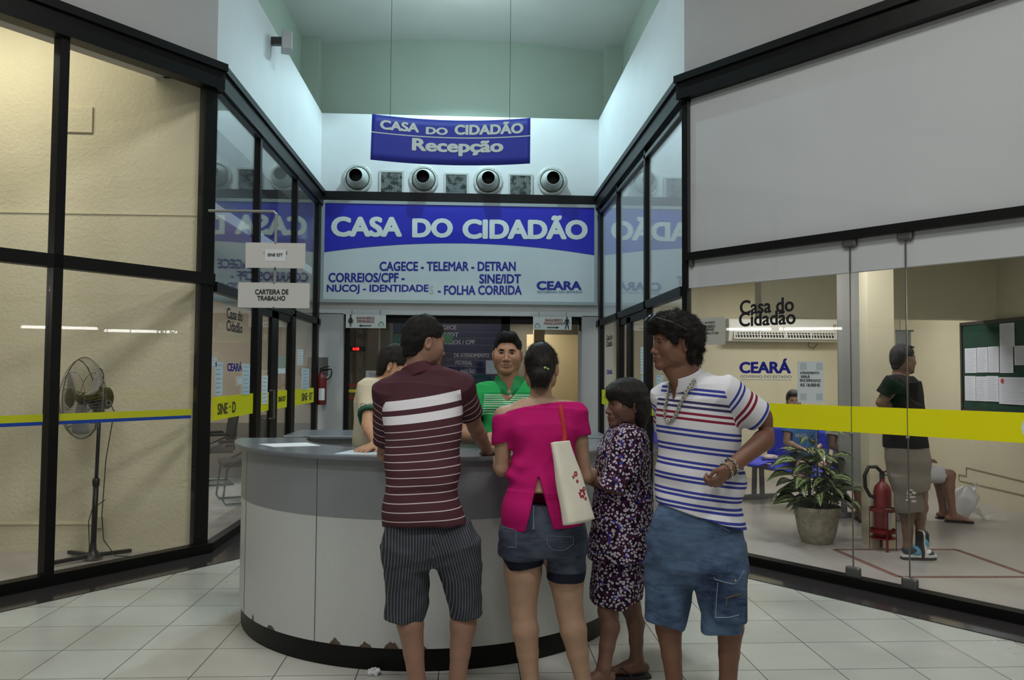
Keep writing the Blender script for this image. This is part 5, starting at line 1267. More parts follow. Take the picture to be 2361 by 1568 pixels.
def hair_field(hc, f, u, s, outline, t=.012, h=.004, top=0.0, bulk=None):
    """cap of hair round the skull cut to a side-view outline (forward, up)"""
    f = unit(f); u = unit(np.array(u, float)-f*np.dot(u, f)); r = np.cross(f, u); A = (r, f, u); W = lambda x, y, z: hc+(r*x+f*y+u*z)*s
    G = Fld(np.array(hc)-.24*s, np.array(hc)+.22*s, h)
    G.ell(W(0, -.014, .032+top*.5), np.array((.073+t, .096+t, .088+t+top*.5))*s, A, .01)
    G.cone(W(0, -.055, -.02), W(0, -.052, -.075), .052*s+t*.6, .045*s+t*.4, .03)
    if bulk: bulk(G, W, A)
    G.poly(hc, f*(1/s**2)*s, u*(1/s**2)*s, outline, .004)
    return G, W, A
def tress(G, name, m, parent, n, L, flow, lift=.35, wd=.0016, rand=.35, curl=0.0, seed=1, keep=None):
    """hair: the cap plus n fine locks rooted on it, lying along 'flow'"""
    P, Q = G.mesh(); r = np.random.RandomState(seed); Q = Q[np.all(Q >= 0, 1)]
    N = np.cross(P[Q[:, 2]]-P[Q[:, 0]], P[Q[:, 3]]-P[Q[:, 1]]); N /= np.linalg.norm(N, axis=1)[:, None]+1e-12; C = P[Q].mean(1)
    pick = r.choice(len(Q), n); C, N = C[pick]+r.normal(size=(n, 3))*.0015, N[pick]
    D = flow(C, N) if callable(flow) else np.tile(np.array(flow, float), (n, 1)); D = D-N*np.sum(D*N, 1)[:, None]; D /= np.linalg.norm(D, axis=1)[:, None]+1e-9
    D = D+N*lift+r.normal(size=(n, 3))*rand; D /= np.linalg.norm(D, axis=1)[:, None]; B_ = np.cross(D, N+r.normal(size=(n, 3))*.3); B_ /= np.linalg.norm(B_, axis=1)[:, None]+1e-9
    ll = L*r.uniform(.6, 1.3, n)[:, None]; seg = 4; rings = []; c2 = np.cross(D, B_); ph = r.uniform(0, 6.28, n)[:, None]
    for i in range(seg+1):
        t = i/seg; p = C-N*.002+D*ll*t-N*ll*(lift*.55)*t*t
        if curl: p = p+(B_*np.cos(ph+t*5.5)+c2*np.sin(ph+t*5.5))*curl*ll*t
        w_ = wd*(1-t*.85)*(1 if i < seg else .2); rings += [p-B_*w_, p+B_*w_]
    V = np.stack(rings, 1).reshape(-1, 3); k = 2*(seg+1); base = (np.arange(n)*k)[:, None]
    F4 = np.concatenate([base+np.array([2*i, 2*i+1, 2*i+3, 2*i+2]) for i in range(seg)])
    o_ = G.obj(name, m, parent); me0 = o_.data; bm = bpy.data.meshes.new(name); P0 = P; Q0 = Q; PP = np.concatenate([P0, V]); QQ = np.concatenate([Q0, F4+len(P0)])
    Lc = PP-root_of(parent); bm.vertices.add(len(PP)); bm.vertices.foreach_set('co', Lc.astype(np.float32).ravel()); bm.loops.add(QQ.size); bm.loops.foreach_set('vertex_index', QQ.astype(np.int32).ravel())
    bm.polygons.add(len(QQ)); bm.polygons.foreach_set('loop_start', np.arange(0, QQ.size, 4, dtype=np.int32)); bm.update(calc_edges=True); bm.materials.append(m); bm.shade_smooth(); o_.data = bm; bpy.data.meshes.remove(me0); return o_
def comb(hc, f, u, mode='down'):
    """growth direction: whorl at the crown, down the sides and back, forward on top"""
    f = unit(f); u = unit(np.array(u, float)-f*np.dot(u, f)); cr = hc-f*.05+u*.115
    def fn(C, N):
        D = C-cr; D = D-u*.35*np.abs(D@u)[:, None]*0-u*np.clip(-(C-hc)@u+.06, 0, .2)[:, None]*1.5
        if mode == 'back': D = -f*.1-(C-hc)*0+np.where(((C-hc)@f > -.05)[:, None], -f*.1, -u*.1)-u*.02
        return D
    return fn
def hand(F, wr, d, n, curl=.3, s=1.0, thumb=1, spread=.10, k=.006, curls=None):
    """wr wrist, d towards the fingers, n back-of-hand normal, thumb on side +1/-1 of cross(d, n)"""
    d = unit(d); n = unit(np.array(n, float)-d*np.dot(n, d)); b = np.cross(d, n)*thumb
    W = lambda x, y, z: wr+(d*x+b*y+n*z)*s
    F.ell(W(.045, 0, 0), np.array((.050, .040, .0145))*s, (d, np.cross(d, n), n), .018)
    F.cone(wr-d*.01, W(.03, 0, 0), .024*s, .022*s, .015)
    for i, (y, L, r0) in enumerate(((.031, .070, .0088), (.0105, .078, .0092), (-.0105, .072, .0088), (-.030, .056, .0078))):
        c = curls[i] if curls else curl; a = spread*(1.5-i)*.5; p = W(.082-.006*abs(i-1.2), y, .002); q = d*math.cos(a)+b*math.sin(a); ang = c*.5
        for j, fr in enumerate((.45, .31, .26)):
            dirn = q*math.cos(ang)-n*math.sin(ang); p2 = p+dirn*L*fr*s; F.cone(p, p2, (r0-.0007*j)*s, (r0-.0007*(j+1))*s, k if j else .010); p = p2; ang += c*.75
    p = W(.022, .030, -.004); a1 = W(.050, .052, -.012); F.cone(W(.012, .018, -.003), p, .015*s, .014*s, .012); F.cone(p, a1, .013*s, .0105*s, .008); F.cone(a1, W(.083, .054-.01*curl, -.018), .0100*s, .0078*s, .005)
def arm(F, sh, el, wr, s=1.0, k=.02, fat=1.0):
    sh, el, wr = map(np.array, (sh, el, wr)); m = sh+(el-sh)*.45; q = el+(wr-el)*.28
    F.chain([sh, m, el, q, wr], [.055*s*fat, .047*s*fat, .038*s, .040*s*fat, .0255*s], k)
def leg(F, hip, kn, an, s=1.0, back=(0, -1, 0), k=.03, thigh=.082, knee=.055, calf=.055, ank=.034):
    hip, kn, an = map(np.array, (hip, kn, an)); b = np.array(back, float); m = hip+(kn-hip)*.45; q = kn+(an-kn)*.30+b*.016; q2 = kn+(an-kn)*.62+b*.008
    F.chain([hip, m, kn], [thigh*s, thigh*.93*s, knee*s], k); F.chain([kn, q, q2, an], [knee*.96*s, calf*s, (calf*.35+ank*.65)*s, ank*s], .02)
def foot(F, an, d, s=1.0, z0=.012):
    d = unit(np.array([d[0], d[1], 0])); an = np.array(an, float); g = np.array([an[0], an[1], z0]); b = np.array([-d[1], d[0], 0])
    F.cone(an, g+d*.02+Z3*.035*s, .036*s, .034*s, .02); F.cone(g-d*.045*s+Z3*.030*s, g+d*.06*s+Z3*.032*s, .029*s, .032*s, .02); F.cone(g+d*.05*s+Z3*.035*s, g+d*.135*s+Z3*.018*s, .034*s, .022*s, .02)
    for i, (y, L, rr) in enumerate(((-.028, .062, .0125), (-.012, .058, .010), (.003, .054, .0095), (.017, .048, .009), (.030, .040, .0085))):
        F.cone(g+d*.13*s+b*y*s+Z3*.014, g+d*(.135+L*.75)*s+b*y*1.05*s+Z3*.010, rr*s, rr*.85*s, .006)
def skin_mat(name, c, dark=.12):
    k = NT(name); nz = k.noise(22, 4, k.geo()); d = tuple(x*(1-dark) for x in c[:3])+(1,)
    k.l(k.ramp(nz, [(.3, d), (.7, c)]), k.b.inputs['Base Color']); k.b.inputs['Roughness'].default_value = .52; k.b.inputs['Specular IOR Level'].default_value = .4
    k.bump(k.noise(240, 2, k.geo()), .08, .003); return k.m
def hair_mat(name, c, stretch=(60, 60, 14), sheen=.45):
    k = NT(name); mp = k.n('Mapping'); mp.inputs['Scale'].default_value = stretch; k.l(k.geo(), mp.inputs['Vector']); nz = k.noise(4, 5, mp.outputs[0])
    k.l(k.ramp(nz, [(.35, tuple(x*.5 for x in c[:3])+(1,)), (.7, c)]), k.b.inputs['Base Color']); k.b.inputs['Roughness'].default_value = sheen; k.b.inputs['Specular IOR Level'].default_value = .35; k.bump(nz, .9, .006); return k.m
def stripe_mat(name, base, stripes, rough=.85, attr='u', sleeve=None):
    """cloth with stripes woven at given heights of the cloth coordinate"""
    k = NT(name); u = k.attr(attr); c = base
    if sleeve: u = k.math('ADD', k.math('MULTIPLY', k.math('GREATER_THAN', k.attr('m'), 0.0), k.math('ADD', k.math('SUBTRACT', k.attr('v'), u), 3.0)), u)
    for c0, hw, colr in stripes:
        q = k.n('Math', operation='COMPARE'); k.l(u, q.inputs[0]); q.inputs[1].default_value = c0; q.inputs[2].default_value = hw; c = k.mix(q.outputs[0], c, colr)
    if hasattr(c, 'is_output'): k.l(c, k.b.inputs['Base Color'])
    else: k.b.inputs['Base Color'].default_value = c
    k.b.inputs['Roughness'].default_value = rough; k.b.inputs['Specular IOR Level'].default_value = .2; k.bump(k.noise(420, 2, k.geo()), .12, .002); return k.m
def cloth_mat(name, c, var=.06, rough=.88): 
    k = NT(name); nz = k.noise(16, 4, k.geo()); d = tuple(x*(1-var) for x in c[:3])+(1,); k.l(k.ramp(nz, [(.3, d), (.7, c)]), k.b.inputs['Base Color'])
    k.b.inputs['Roughness'].default_value = rough; k.b.inputs['Specular IOR Level'].default_value = .2; k.bump(k.noise(420, 2, k.geo()), .12, .002); return k.m
def denim_mat(name, dark, light, seed=0.0, cuff=None):
    k = NT(name); mp = k.n('Mapping'); mp.inputs['Location'].default_value = (seed, seed, 0); k.l(k.geo(), mp.inputs['Vector'])
    a = k.noise(3.2, 4, mp.outputs[0], .5); b = k.noise(300, 2, mp.outputs[0]); m2 = k.n('Mapping'); m2.inputs['Scale'].default_value = (18, 18, 60); k.l(mp.outputs[0], m2.inputs['Vector']); w_ = k.noise(1.0, 3, m2.outputs[0])
    v = k.math('ADD', k.math('MULTIPLY', a, .62), k.math('ADD', k.math('MULTIPLY', b, .16), k.math('MULTIPLY', w_, .22)))
    c = k.ramp(v, [(.36, dark), (.50, tuple((x+y)/2 for x, y in zip(dark, light))), (.66, light)])
    if cuff: c = k.mix(k.attr('cuff'), c, cuff)
    k.l(c, k.b.inputs['Base Color']); k.b.inputs['Roughness'].default_value = .9; k.b.inputs['Specular IOR Level'].default_value = .2; k.bump(b, .25, .002); return k.m
def node(l, r, py, Y, b, az=0.0, wd=None):
    """loft node whose outline spans pixel columns l..r at row py, at distance Y; az turns the wearer"""
    A, B = at(l, py, Y), at(r, py, Y); hw = (B[0]-A[0])/2; rv = np.array([math.cos(az), math.sin(az), 0])
    return ((A+B)/2, rv, hw if wd is None else wd, b)
def shrink(nodes, f, g=None): return [(c, r, a*f, b*(g or f)) for c, r, a, b in nodes]
# ================================================================== PEOPLE
BLACKHAIR = lin(26, 23, 22)
def person(loc, label): return thing('person', loc, label, 'person')
def proj_text(txt, fld, l, r, tp, bt, bold=.02, off=.002):
    """lettering printed on a cloth surface"""
    V, Fc = text_shape(txt, bold); lo, hi = V.min(0), V.max(0); U = (V-lo)/(hi-lo); P = []; last = None
    for a, b in U:
        q = fld.hit(l+(r-l)*a, bt+(tp-bt)*b, off); last = q if q is not None else last; P.append(last if last is not None else at(l, bt, 5))
    return MB().add(P, Fc)
def surf_path(fld, pix, off): return [q for q in (fld.hit(px, py, off) for px, py in pix) if q is not None]
def arm_uv(sh, el):
    sh, el = np.array(sh), np.array(el); v = el-sh; L = np.linalg.norm(v); v = v/L
    return lambda P: ((P-sh)@v, np.linalg.norm(P-sh-((P-sh)@v)[:, None]*v, axis=1), L)

# ------------------------------------------------------------------ 1: man in the maroon striped polo, seen from behind
def maroon_man():
    R = person((at(1005, 1600, 3.62)[0], 3.62, 0), 'man with back turned in maroon polo with white stripes leaning on the counter')
    Yh, Ys = 3.60, 3.83
    shL, elL, wrL = at(895, 905, Ys-.01), at(888, 1048, 3.95), at(912, 1047, 4.17)
    shR, elR, wrR = at(1060, 893, Ys), at(1096, 985, 3.97), at(1124, 1040, 4.13)
    tor = [node(873, 1084, 1216, Yh+.02, .132, -.05), node(878, 1078, 1188, Yh+.03, .132, -.05), node(886, 1066, 1130, 3.65, .122, -.04), node(890, 1062, 1080, 3.69, .115, -.02), node(888, 1062, 1010, 3.74, .118, 0), node(882, 1066, 950, 3.79, .120, .02), node(892, 1066, 905, 3.82, .110, .03), node(918, 1042, 874, 3.835, .080, .03), node(935, 1012, 852, 3.835, .060, .03)]
    nb = at(966, 862, 3.83); hc = at(979, 791, 3.87); hf = unit((math.cos(math.radians(28)), math.sin(math.radians(28)), -.16)); hu = unit((.08, .10, 1)); hs = .985
    hipL, hipR = at(940, 1215, 3.62), at(1035, 1215, 3.62); knL, knR = at(940, 1375, 3.64), at(1074, 1375, 3.66); anL, anR = at(963, 1583, 3.60), at(1053, 1583, 3.62)
    B = Fld((-.75, 3.35, 0), (.25, 4.32, 1.82), .0048)
    B.loft(shrink(tor[1:-1], .80), .01)
    W, A, HF = skull(B, nb, -Z3*.03, (.066, .056), .03, hc, hf, hu, hs)
    for sh, el, wr in ((shL, elL, wrL), (shR, elR, wrR)): B.cone(nb-Z3*.035, sh, .05, .05, .04); arm(B, sh, el, wr, .98)
    hand(B, wrR, (.25, .75, -.12), (0, .1, 1), .45, .95, -1); hand(B, wrL, (.5, .8, 0), (0, .1, 1), .35, .95, 1)
    B.ell((hipL+hipR)/2-Z3*.02, (.16, .10, .12), None, .04)
    for hp, kn, an, d in ((hipL, knL, anL, (-.25, 1)), (hipR, knR, anR, (.3, 1))): leg(B, hp, kn, an, 1.0, (0, -1, 0), knee=.056, calf=.058, ank=.037); foot(B, an, d)
    sk = skin_mat('tan skin', lin(152, 116, 98)); B.obj('body', sk, R, extra=HF)
    face_parts(R, W, A, hs)
    out = [(.105, .07), (.088, .063), (.062, .060), (.050, .030), (.045, .004), (.030, .000), (.022, .020), (.004, .030), (-.022, .022), (-.034, -.012), (-.036, -.045), (-.062, -.078), (-.13, -.085), (-.15, .1), (-.05, .18), (.07, .17)]
    G, _, _ = hair_field(hc, hf, hu, hs, out, .011, .0042, .010); G.ripple(.0018, 160, 3); tress(G, 'hair', hair_mat('short black hair', BLACKHAIR, (90, 90, 90), .7), R, 5200, .014, comb(hc, hf, hu), .55, .0011, .4)
    # polo shirt
    S_ = Fld((-.75, 3.40, .70), (.25, 4.1, 1.62), .0046)
    for sh, el, f_ in ((shL, elL, .80), (shR, elR, .66)):
        e = sh+(el-sh)*f_; S_.loft([(sh+(sh-el)*.05, (1, 0, 0), .066, .074), (sh+(el-sh)*.35, (1, 0, 0), .068, .074), (e, (1, 0, 0), .066, .070)], .03, 2)
    for sh, el, f_ in ((shL, elL, .80), (shR, elR, .66)): v = unit(el-sh); S_.cone(sh+(el-sh)*(f_-.12), sh+(el-sh)*(f_+.3), .054, .054, 0, 'sub')
    S_.loft(tor, .025, 2.4)
    for sh in (shL, shR): S_.cone(nb-Z3*.035, sh+Z3*.008, .058, .064, .05)
    S_.ripple(.0085, 22, 5, (1, .4, 1.6), lambda X, Y, Z: np.clip((1.30-Z)/.25, .12, 1)+0*X+0*Y)
    S_.ripple(.0050, 15, 8, (1.2, .2, 1), lambda X, Y, Z: np.clip((1.15-Z)/.2, .1, 1)+0*X+0*Y)
    S_.cone(nb-Z3*.005, nb+Z3*.12, .068, .070, .01, 'sub')
    zc = [at(1055, y, 3.74)[2] for y in (913, 949, 978, 996, 1013, 1031, 1049, 1067, 1085, 1102, 1119, 1138, 1157, 1177, 1196, 1213)]; xr = at(1050, 1000, 3.74)[0]
    aL, aR = arm_uv(shL, elL), arm_uv(shR, elR)
    def u(P): dx = np.clip(xr-P[:, 0], -.1, .6); t = np.clip((P[:, 2]-1.05)/.40, 0, 1); return P[:, 2]+dx*(.06+.20*t)-.10*dx*dx*t*2-.05*np.clip(.9-P[:, 2], 0, .2)*np.sin(dx*8)
    def m_(P): return np.maximum(np.minimum(shL[0]+.012+.12*(P[:, 2]-shL[2])-P[:, 0], .095-aL(P)[1]), np.minimum(P[:, 0]-shR[0]-.004+.10*(P[:, 2]-shR[2]), .095-aR(P)[1]))
    def v(P): return np.where(P[:, 0] < (shL[0]+shR[0])/2, aL(P)[0]+.02, aR(P)[0])+.12*(P[:, 1]-3.8)
    white = lin(218, 216, 222); thin = lin(196, 184, 186)
    st = [(zc[0], .0245, white), (zc[1], .0215, white)]+[(z, .0020, thin) for z in zc[2:]]+[(3.055+.034*i, .0020, thin) for i in range(7)]
    S_.obj('polo_shirt', stripe_mat('maroon knit with white stripes', lin(72, 42, 50), st, sleeve=True), R, {'u': u, 'v': v, 'm': m_}, relax=2)
    C_ = Fld(nb-.14, nb+.14, .003); ca, cb = nb-Z3*.010, hc-hf*.045-hu*.105; C_.cone(ca, cb, .086, .070, 0); C_.cone(ca-Z3*.03, cb+Z3*.05, .072, .062, 0, 'sub'); C_.plane(ca+(cb-ca)*.85, unit(cb-ca)); C_.plane(ca, -unit(cb-ca)); C_.obj('collar', cloth_mat('maroon rib', lin(76, 42, 50)), R)
    # pinstriped shorts
    T_ = Fld((-.75, 3.42, .36), (.28, 3.86, .92), .0048)
    T_.loft([node(886, 1068, 1192, 3.62, .105), node(884, 1084, 1235, 3.62, .118), node(884, 1102, 1270, 3.62, .118), node(900, 1094, 1290, 3.62, .100), node(925, 1070, 1302, 3.62, .06)], .02, 2.5)
    T_.loft([node(905, 985, 1215, 3.62, .08), node(884, 1002, 1262, 3.62, .112), node(885, 990, 1320, 3.625, .104), node(889, 985, 1370, 3.63, .094), node(885, 978, 1424, 3.635, .086)], .025, 2.3)
    T_.loft([node(1000, 1075, 1215, 3.62, .08), node(988, 1106, 1260, 3.62, .112), node(1012, 1113, 1310, 3.63, .106), node(1028, 1109, 1360, 3.64, .096), node(1040, 1109, 1414, 3.65, .086)], .025, 2.3)
    T_.ripple(.005, 24, 2, (1, .5, 1.4)); T_.ripple(.003, 60, 9, (1, .6, 1.2))
    for kn, an in ((knL, anL), (knR, anR)): T_.cone(kn+Z3*.02, kn-Z3*.10, .061, .062, 0, 'sub')
    def us(P): return P[:, 0]+np.where(P[:, 0] < at(1000, 1300, 3.6)[0], .04, -.30)*(.78-P[:, 2])*np.clip((P[:, 2]-.2)/.4, 0, 1)+.25*(P[:, 1]-3.5)
    k = NT('black pinstripe cotton'); uu = k.attr('u'); f_ = k.math('FRACT', k.math('MULTIPLY', uu, 1/.0125)); ln = k.math('LESS_THAN', f_, .26); nz = k.noise(300, 2, k.geo())
    k.l(k.mix(k.math('MULTIPLY', ln, k.math('MULTIPLY_ADD', nz, .7, .35)), lin(44, 44, 50), lin(104, 116, 130)), k.b.inputs['Base Color']); k.b.inputs['Roughness'].default_value = .9
    T_.obj('shorts', k.m, R, {'u': us}, relax=2)
    return S_
maroon_man()

# ------------------------------------------------------------------ 2: woman in the magenta top, seen from behind
def pink_woman():
    R = person((at(1265, 1600, 3.72)[0], 3.72, 0), 'woman with back turned in magenta off-shoulder top and denim shorts at counter')
    Y0 = 3.76
    shL, elL, wrL = at(1163, 962, 3.79), at(1157, 1082, 3.78), at(1148, 1060, 4.00)
    shR, elR, wrR = at(1326, 952, 3.80), at(1348, 1098, 3.80), at(1374, 1090, 4.02)
    tor = [node(1160, 1345, 1214, 3.72, .130), node(1156, 1346, 1190, 3.72, .132), node(1163, 1342, 1140, 3.72, .122), node(1174, 1334, 1090, 3.74, .108), node(1176, 1328, 1040, 3.76, .106), node(1166, 1332, 990, 3.78, .108), node(1162, 1336, 955, 3.80, .095), node(1190, 1312, 925, 3.81, .07)]
    nb = at(1248, 925, 3.81); hc = at(1247, 850, 3.86); hf = unit((.14, 1, -.10)); hu = (0, .05, 1); hs = .95
    hipL, hipR = at(1205, 1235, 3.74), at(1297, 1240, 3.74); knL, knR = at(1206, 1408, 3.73), at(1313, 1408, 3.73); anL, anR = at(1224, 1572, 3.70), at(1345, 1572, 3.70)
    B = Fld((.02, 3.42, 0), (.66, 4.25, 1.70), .0048)
    B.loft(shrink(tor[2:], .83), .01)
    W, A, HF = skull(B, nb, -Z3*.04, (.056, .047), .035, hc, hf, hu, hs, True)
    for sh, el, wr in ((shL, elL, wrL), (shR, elR, wrR)): B.cone(nb-Z3*.05, sh, .048, .046, .05); arm(B, sh, el, wr, .86, .02, 1.02)
    hand(B, wrL, (.3, .8, -.1), (0, .1, 1), .4, .85, 1); hand(B, wrR, (-.2, .85, -.05), (0, .1, 1), .4, .85, -1)
    for hp, kn, an, d, sx in ((hipL, knL, anL, (-.3, 1), -1), (hipR, knR, anR, (.35, 1), 1)):
        B.ell(hp+np.array([0, -.035, -.03]), (.085, .085, .10), None, .05)
        m = hp+(kn-hp)*.5; B.chain([hp, m, kn], [.096, .086, .060], .03); q = kn+(an-kn)*.26+np.array([0, -.014, 0]); q2 = kn+(an-kn)*.6; B.chain([kn, q, q2, an], [.058, .061, .049, .036], .02); foot(B, an, d, .92)
    sk = skin_mat('light brown skin', lin(172, 138, 114)); B.obj('body', sk, R, extra=HF); face_parts(R, W, A, hs, lipc=(150, 84, 84))
    out = [(.095, .085), (.075, .068), (.050, .04), (.030, .01), (.010, -.03), (-.03, -.045), (-.05, -.09), (-.16, -.10), (-.17, .1), (-.05, .2), (.07, .18)]
    def tail(G, W, A): G.ell(W(.012, -.098, .012), (.036, .024, .036), A, .03); G.chain([W(.018, -.088, .004), W(.010, -.100, -.045), W(-.004, -.094, -.098), W(-.006, -.086, -.122)], [.034, .046, .034, .010], .025)
    G, _, _ = hair_field(hc, hf, hu, hs, out, .010, .0042, .006, tail)
    G.poly(hc, np.array([1, 0, 0]), Z3, [(-.2, -.2), (.2, -.2), (.2, .2), (-.2, .2)]); G.ripple(.0018, 90, 3, (2, 2, .5)); kn_ = W(.014, -.10, .0); tress(G, 'hair', hair_mat('tied black hair', lin(30, 25, 24), (70, 70, 18), .42), R, 5200, .032, lambda C, N: np.where((C[:, 2] > kn_[2])[:, None], kn_-C, np.array([0, 0, -.1])), .10, .0010, .12)
    g = MB(); hp_ = G.hit(1257, 848, .004); g.ball(hp_, (.008, .006, .006), 8, 6); g.ball(hp_+X3*.014-Z3*.006, (.006, .005, .005), 8, 6); g.build('hair_clip', mat('pale green clip', lin(150, 180, 110), .4), R)
    # top
    S_ = Fld((.02, 3.5, .76), (.66, 4.0, 1.46), .0045)
    for sh, el, f_, rr in ((shL, elL, .62, .056), (shR, elR, .36, .058)):
        e = sh+(el-sh)*f_; S_.loft([(sh+(el-sh)*.02, (1, 0, 0), .044, .050), (sh+(el-sh)*f_*.6, (1, 0, 0), rr-.002, rr+.002), (e, (1, 0, .0), rr-.001, rr+.003)], .025, 2)
    for sh, el, f_, rr in ((shL, elL, .62, .044), (shR, elR, .36, .045)): S_.cone(sh+(el-sh)*(f_-.14), sh+(el-sh)*(f_+.3), rr, rr, 0, 'sub')
    S_.loft(tor, .025, 2.3)
    S_.cone(nb-Z3*.06, shL-Z3*.012, .05, .047, .05); S_.cone(nb-Z3*.045, shR+Z3*.006, .056, .053, .05)
    S_.ripple(.0062, 26, 5, (.45, .4, 1.7), lambda X, Y, Z: np.clip((1.32-Z)/.12, .15, 1)+0*X+0*Y, 10)
    S_.ripple(.0040, 62, 6, (.3, .3, 1.6), lambda X, Y, Z: np.exp(-((Z-1.10)/.14)**2)*np.clip((.30-X)/.1, .15, 1)+0*Y, 8)
    a_, b_ = at(1148, 943, 3.70), at(1285, 919, 3.70); S_.plane(a_, unit(np.array([-(b_[2]-a_[2]), 0.12, b_[0]-a_[0]])), .004)
    ap = at(1243, 1098, 3.6); o_ = np.array([ap[0], 3.3, ap[2]]); q1, q2 = at(1213, 1222, 3.6)-ap, at(1276, 1222, 3.6)-ap
    S2 = Fld((ap[0]-.2, 3.3, ap[2]-.35), (ap[0]+.2, 3.72, ap[2]+.02), .0045)
    # the open slit up the back, only through the rear of the top
    X, Y, Z = S_.ax[0][:, None, None], S_.ax[1][None, :, None], S_.ax[2][None, None, :]
    t = (ap[2]-Z)/(ap[2]-(ap[2]+q1[2])); t = np.maximum(t, -.02); xl = ap[0]+q1[0]*t**.8 if False else ap[0]+q1[0]*np.maximum(t, 0); xr = ap[0]+q2[0]*np.maximum(t, 0)
    w_ = np.maximum(np.maximum(xl-X, X-xr), np.maximum(Z-ap[2], Y-3.735)); S_.d = np.maximum(S_.d, -w_)
    S_.obj('top', cloth_mat('magenta jersey', lin(182, 20, 104), .06), R, relax=3)
    # denim shorts
    T_ = Fld((.02, 3.52, .50), (.66, 3.98, .98), .0046)
    T_.loft([node(1178, 1334, 1160, 3.735, .108), node(1160, 1345, 1195, 3.735, .120), node(1149, 1354, 1235, 3.735, .130), node(1150, 1354, 1275, 3.735, .125)], .02, 2.3)
    for sx, hx in ((1, 1205), (2, 1300)): T_.ell(at(hx, 1243, 3.69), (.088, .075, .085), None, .04)
    T_.loft([node(1150, 1252, 1245, 3.735, .120), node(1160, 1253, 1280, 3.735, .108), node(1165, 1253, 1304, 3.735, .100)], .02, 2.2)
    T_.loft([node(1252, 1354, 1255, 3.735, .122), node(1258, 1351, 1300, 3.735, .110), node(1260, 1347, 1333, 3.735, .102)], .02, 2.2)
    T_.ripple(.003, 40, 12, (.6, .5, 1.5))
    for hp, kn, f_ in ((hipL, knL, .40), (hipR, knR, .5)): T_.cone(hp+(kn-hp)*(f_-.05), kn, .091, .07, 0, 'sub')
    xm = at(1253, 1300, 3.7)[0]; zl, zr = at(1200, 1291, 3.68)[2], at(1300, 1318, 3.68)[2]
    T_.obj('denim_shorts', denim_mat('faded blue denim', lin(38, 42, 54), lin(92, 100, 118), 3.0, lin(26, 30, 44)), R, {'cuff': lambda P: np.where(P[:, 0] < xm, P[:, 2] < zl, P[:, 2] < zr).astype(float)})
    g = MB()
    for pts in ([(1262, 1236), (1322, 1238), (1322, 1255), (1300, 1270), (1276, 1268), (1262, 1256), (1262, 1236)], [(1157, 1215), (1190, 1222), (1190, 1262), (1165, 1262)]):
        q = surf_path(T_, [(pts[i][0]+(pts[i+1][0]-pts[i][0])*j/5, pts[i][1]+(pts[i+1][1]-pts[i][1])*j/5) for i in range(len(pts)-1) for j in range(5)], .001)
        if len(q) > 3: g.tube(q, .0014, 4)
    q = surf_path(T_, [(1230+(x*.0), 1166+5*x) for x in range(12)], .001); g.tube(q, .0045, 5)
    g.build('stitching', mat('denim seam thread', lin(112, 124, 140), .9), R)
    # tote bag carried on her shoulder: a thing of its own
    bx = thing('tote_bag', at(1335, 1205, 3.72), 'white cloth tote bag with dark red flowers on the magenta top woman\'s shoulder', 'bag')
    BG = Fld((.24, 3.40, .74), (.62, 3.76, 1.30), .0046)
    T0, T1, U0, U1 = at(1273, 1022, 3.57), at(1312, 1014, 3.66), at(1301, 1199, 3.49), at(1366, 1212, 3.61)
    def bag_nodes():
        N = []
        for t in np.linspace(0, 1, 6):
            p, q = U0+(T0-U0)*t, U1+(T1-U1)*t; v = q-p; v[2] = 0; L = np.linalg.norm(v); N.append(((p+q)/2, v/L, L/2, .040-.022*t**1.5))
        return N
    BG.loft(bag_nodes(), 0, 3.2); BG.ripple(.0035, 22, 4, (1, 1, .6)); BG.obj('cloth', cloth_mat('off white canvas', lin(226, 222, 206), .05), bx, relax=2)
    fl = mat('dark red print', lin(150, 34, 52), .9); g = MB()
    for (cx_, cy_, rd) in ((1341, 1139, 10), (1346, 1128, 5), (1327, 1093, 6), (1331, 1110, 4), (1322, 1100, 3.5), (1350, 1150, 4)):
        for kk in range(6):
            a_ = kk*math.pi/3; c = BG.hit(cx_+rd*.62*math.cos(a_)*.8, cy_+rd*.62*math.sin(a_)*1.2, .0015)
            if c is not None: g.ball(c, (rd*.0007, .0012, rd*.0009), 8, 5)
    g.build('flower_print', fl, bx)
    st = [T0*.45+T1*.55-Z3*.02]; st += [q for q in (S_.hit(px, py, .006) for px, py in ((1302, 1010), (1300, 990), (1297, 970), (1294, 950), (1291, 936), (1289, 926))) if q is not None]
    st += [st[-1]+np.array([0, .05, .020]), st[-1]+np.array([.004, .12, .010]), st[-1]+np.array([.01, .17, -.05])]
    g = MB(); sv = np.array([.0125, -.004, .001])
    P1 = [p-sv for p in st]; P2 = [p+sv for p in st]; n_ = len(st); g.add(P1+P2, [(i, i+1, n_+i+1, n_+i) for i in range(n_-1)]); g.build('strap', mat('red webbing', lin(168, 34, 44), .8), bx, smooth=True, solid=.003)
pink_woman()

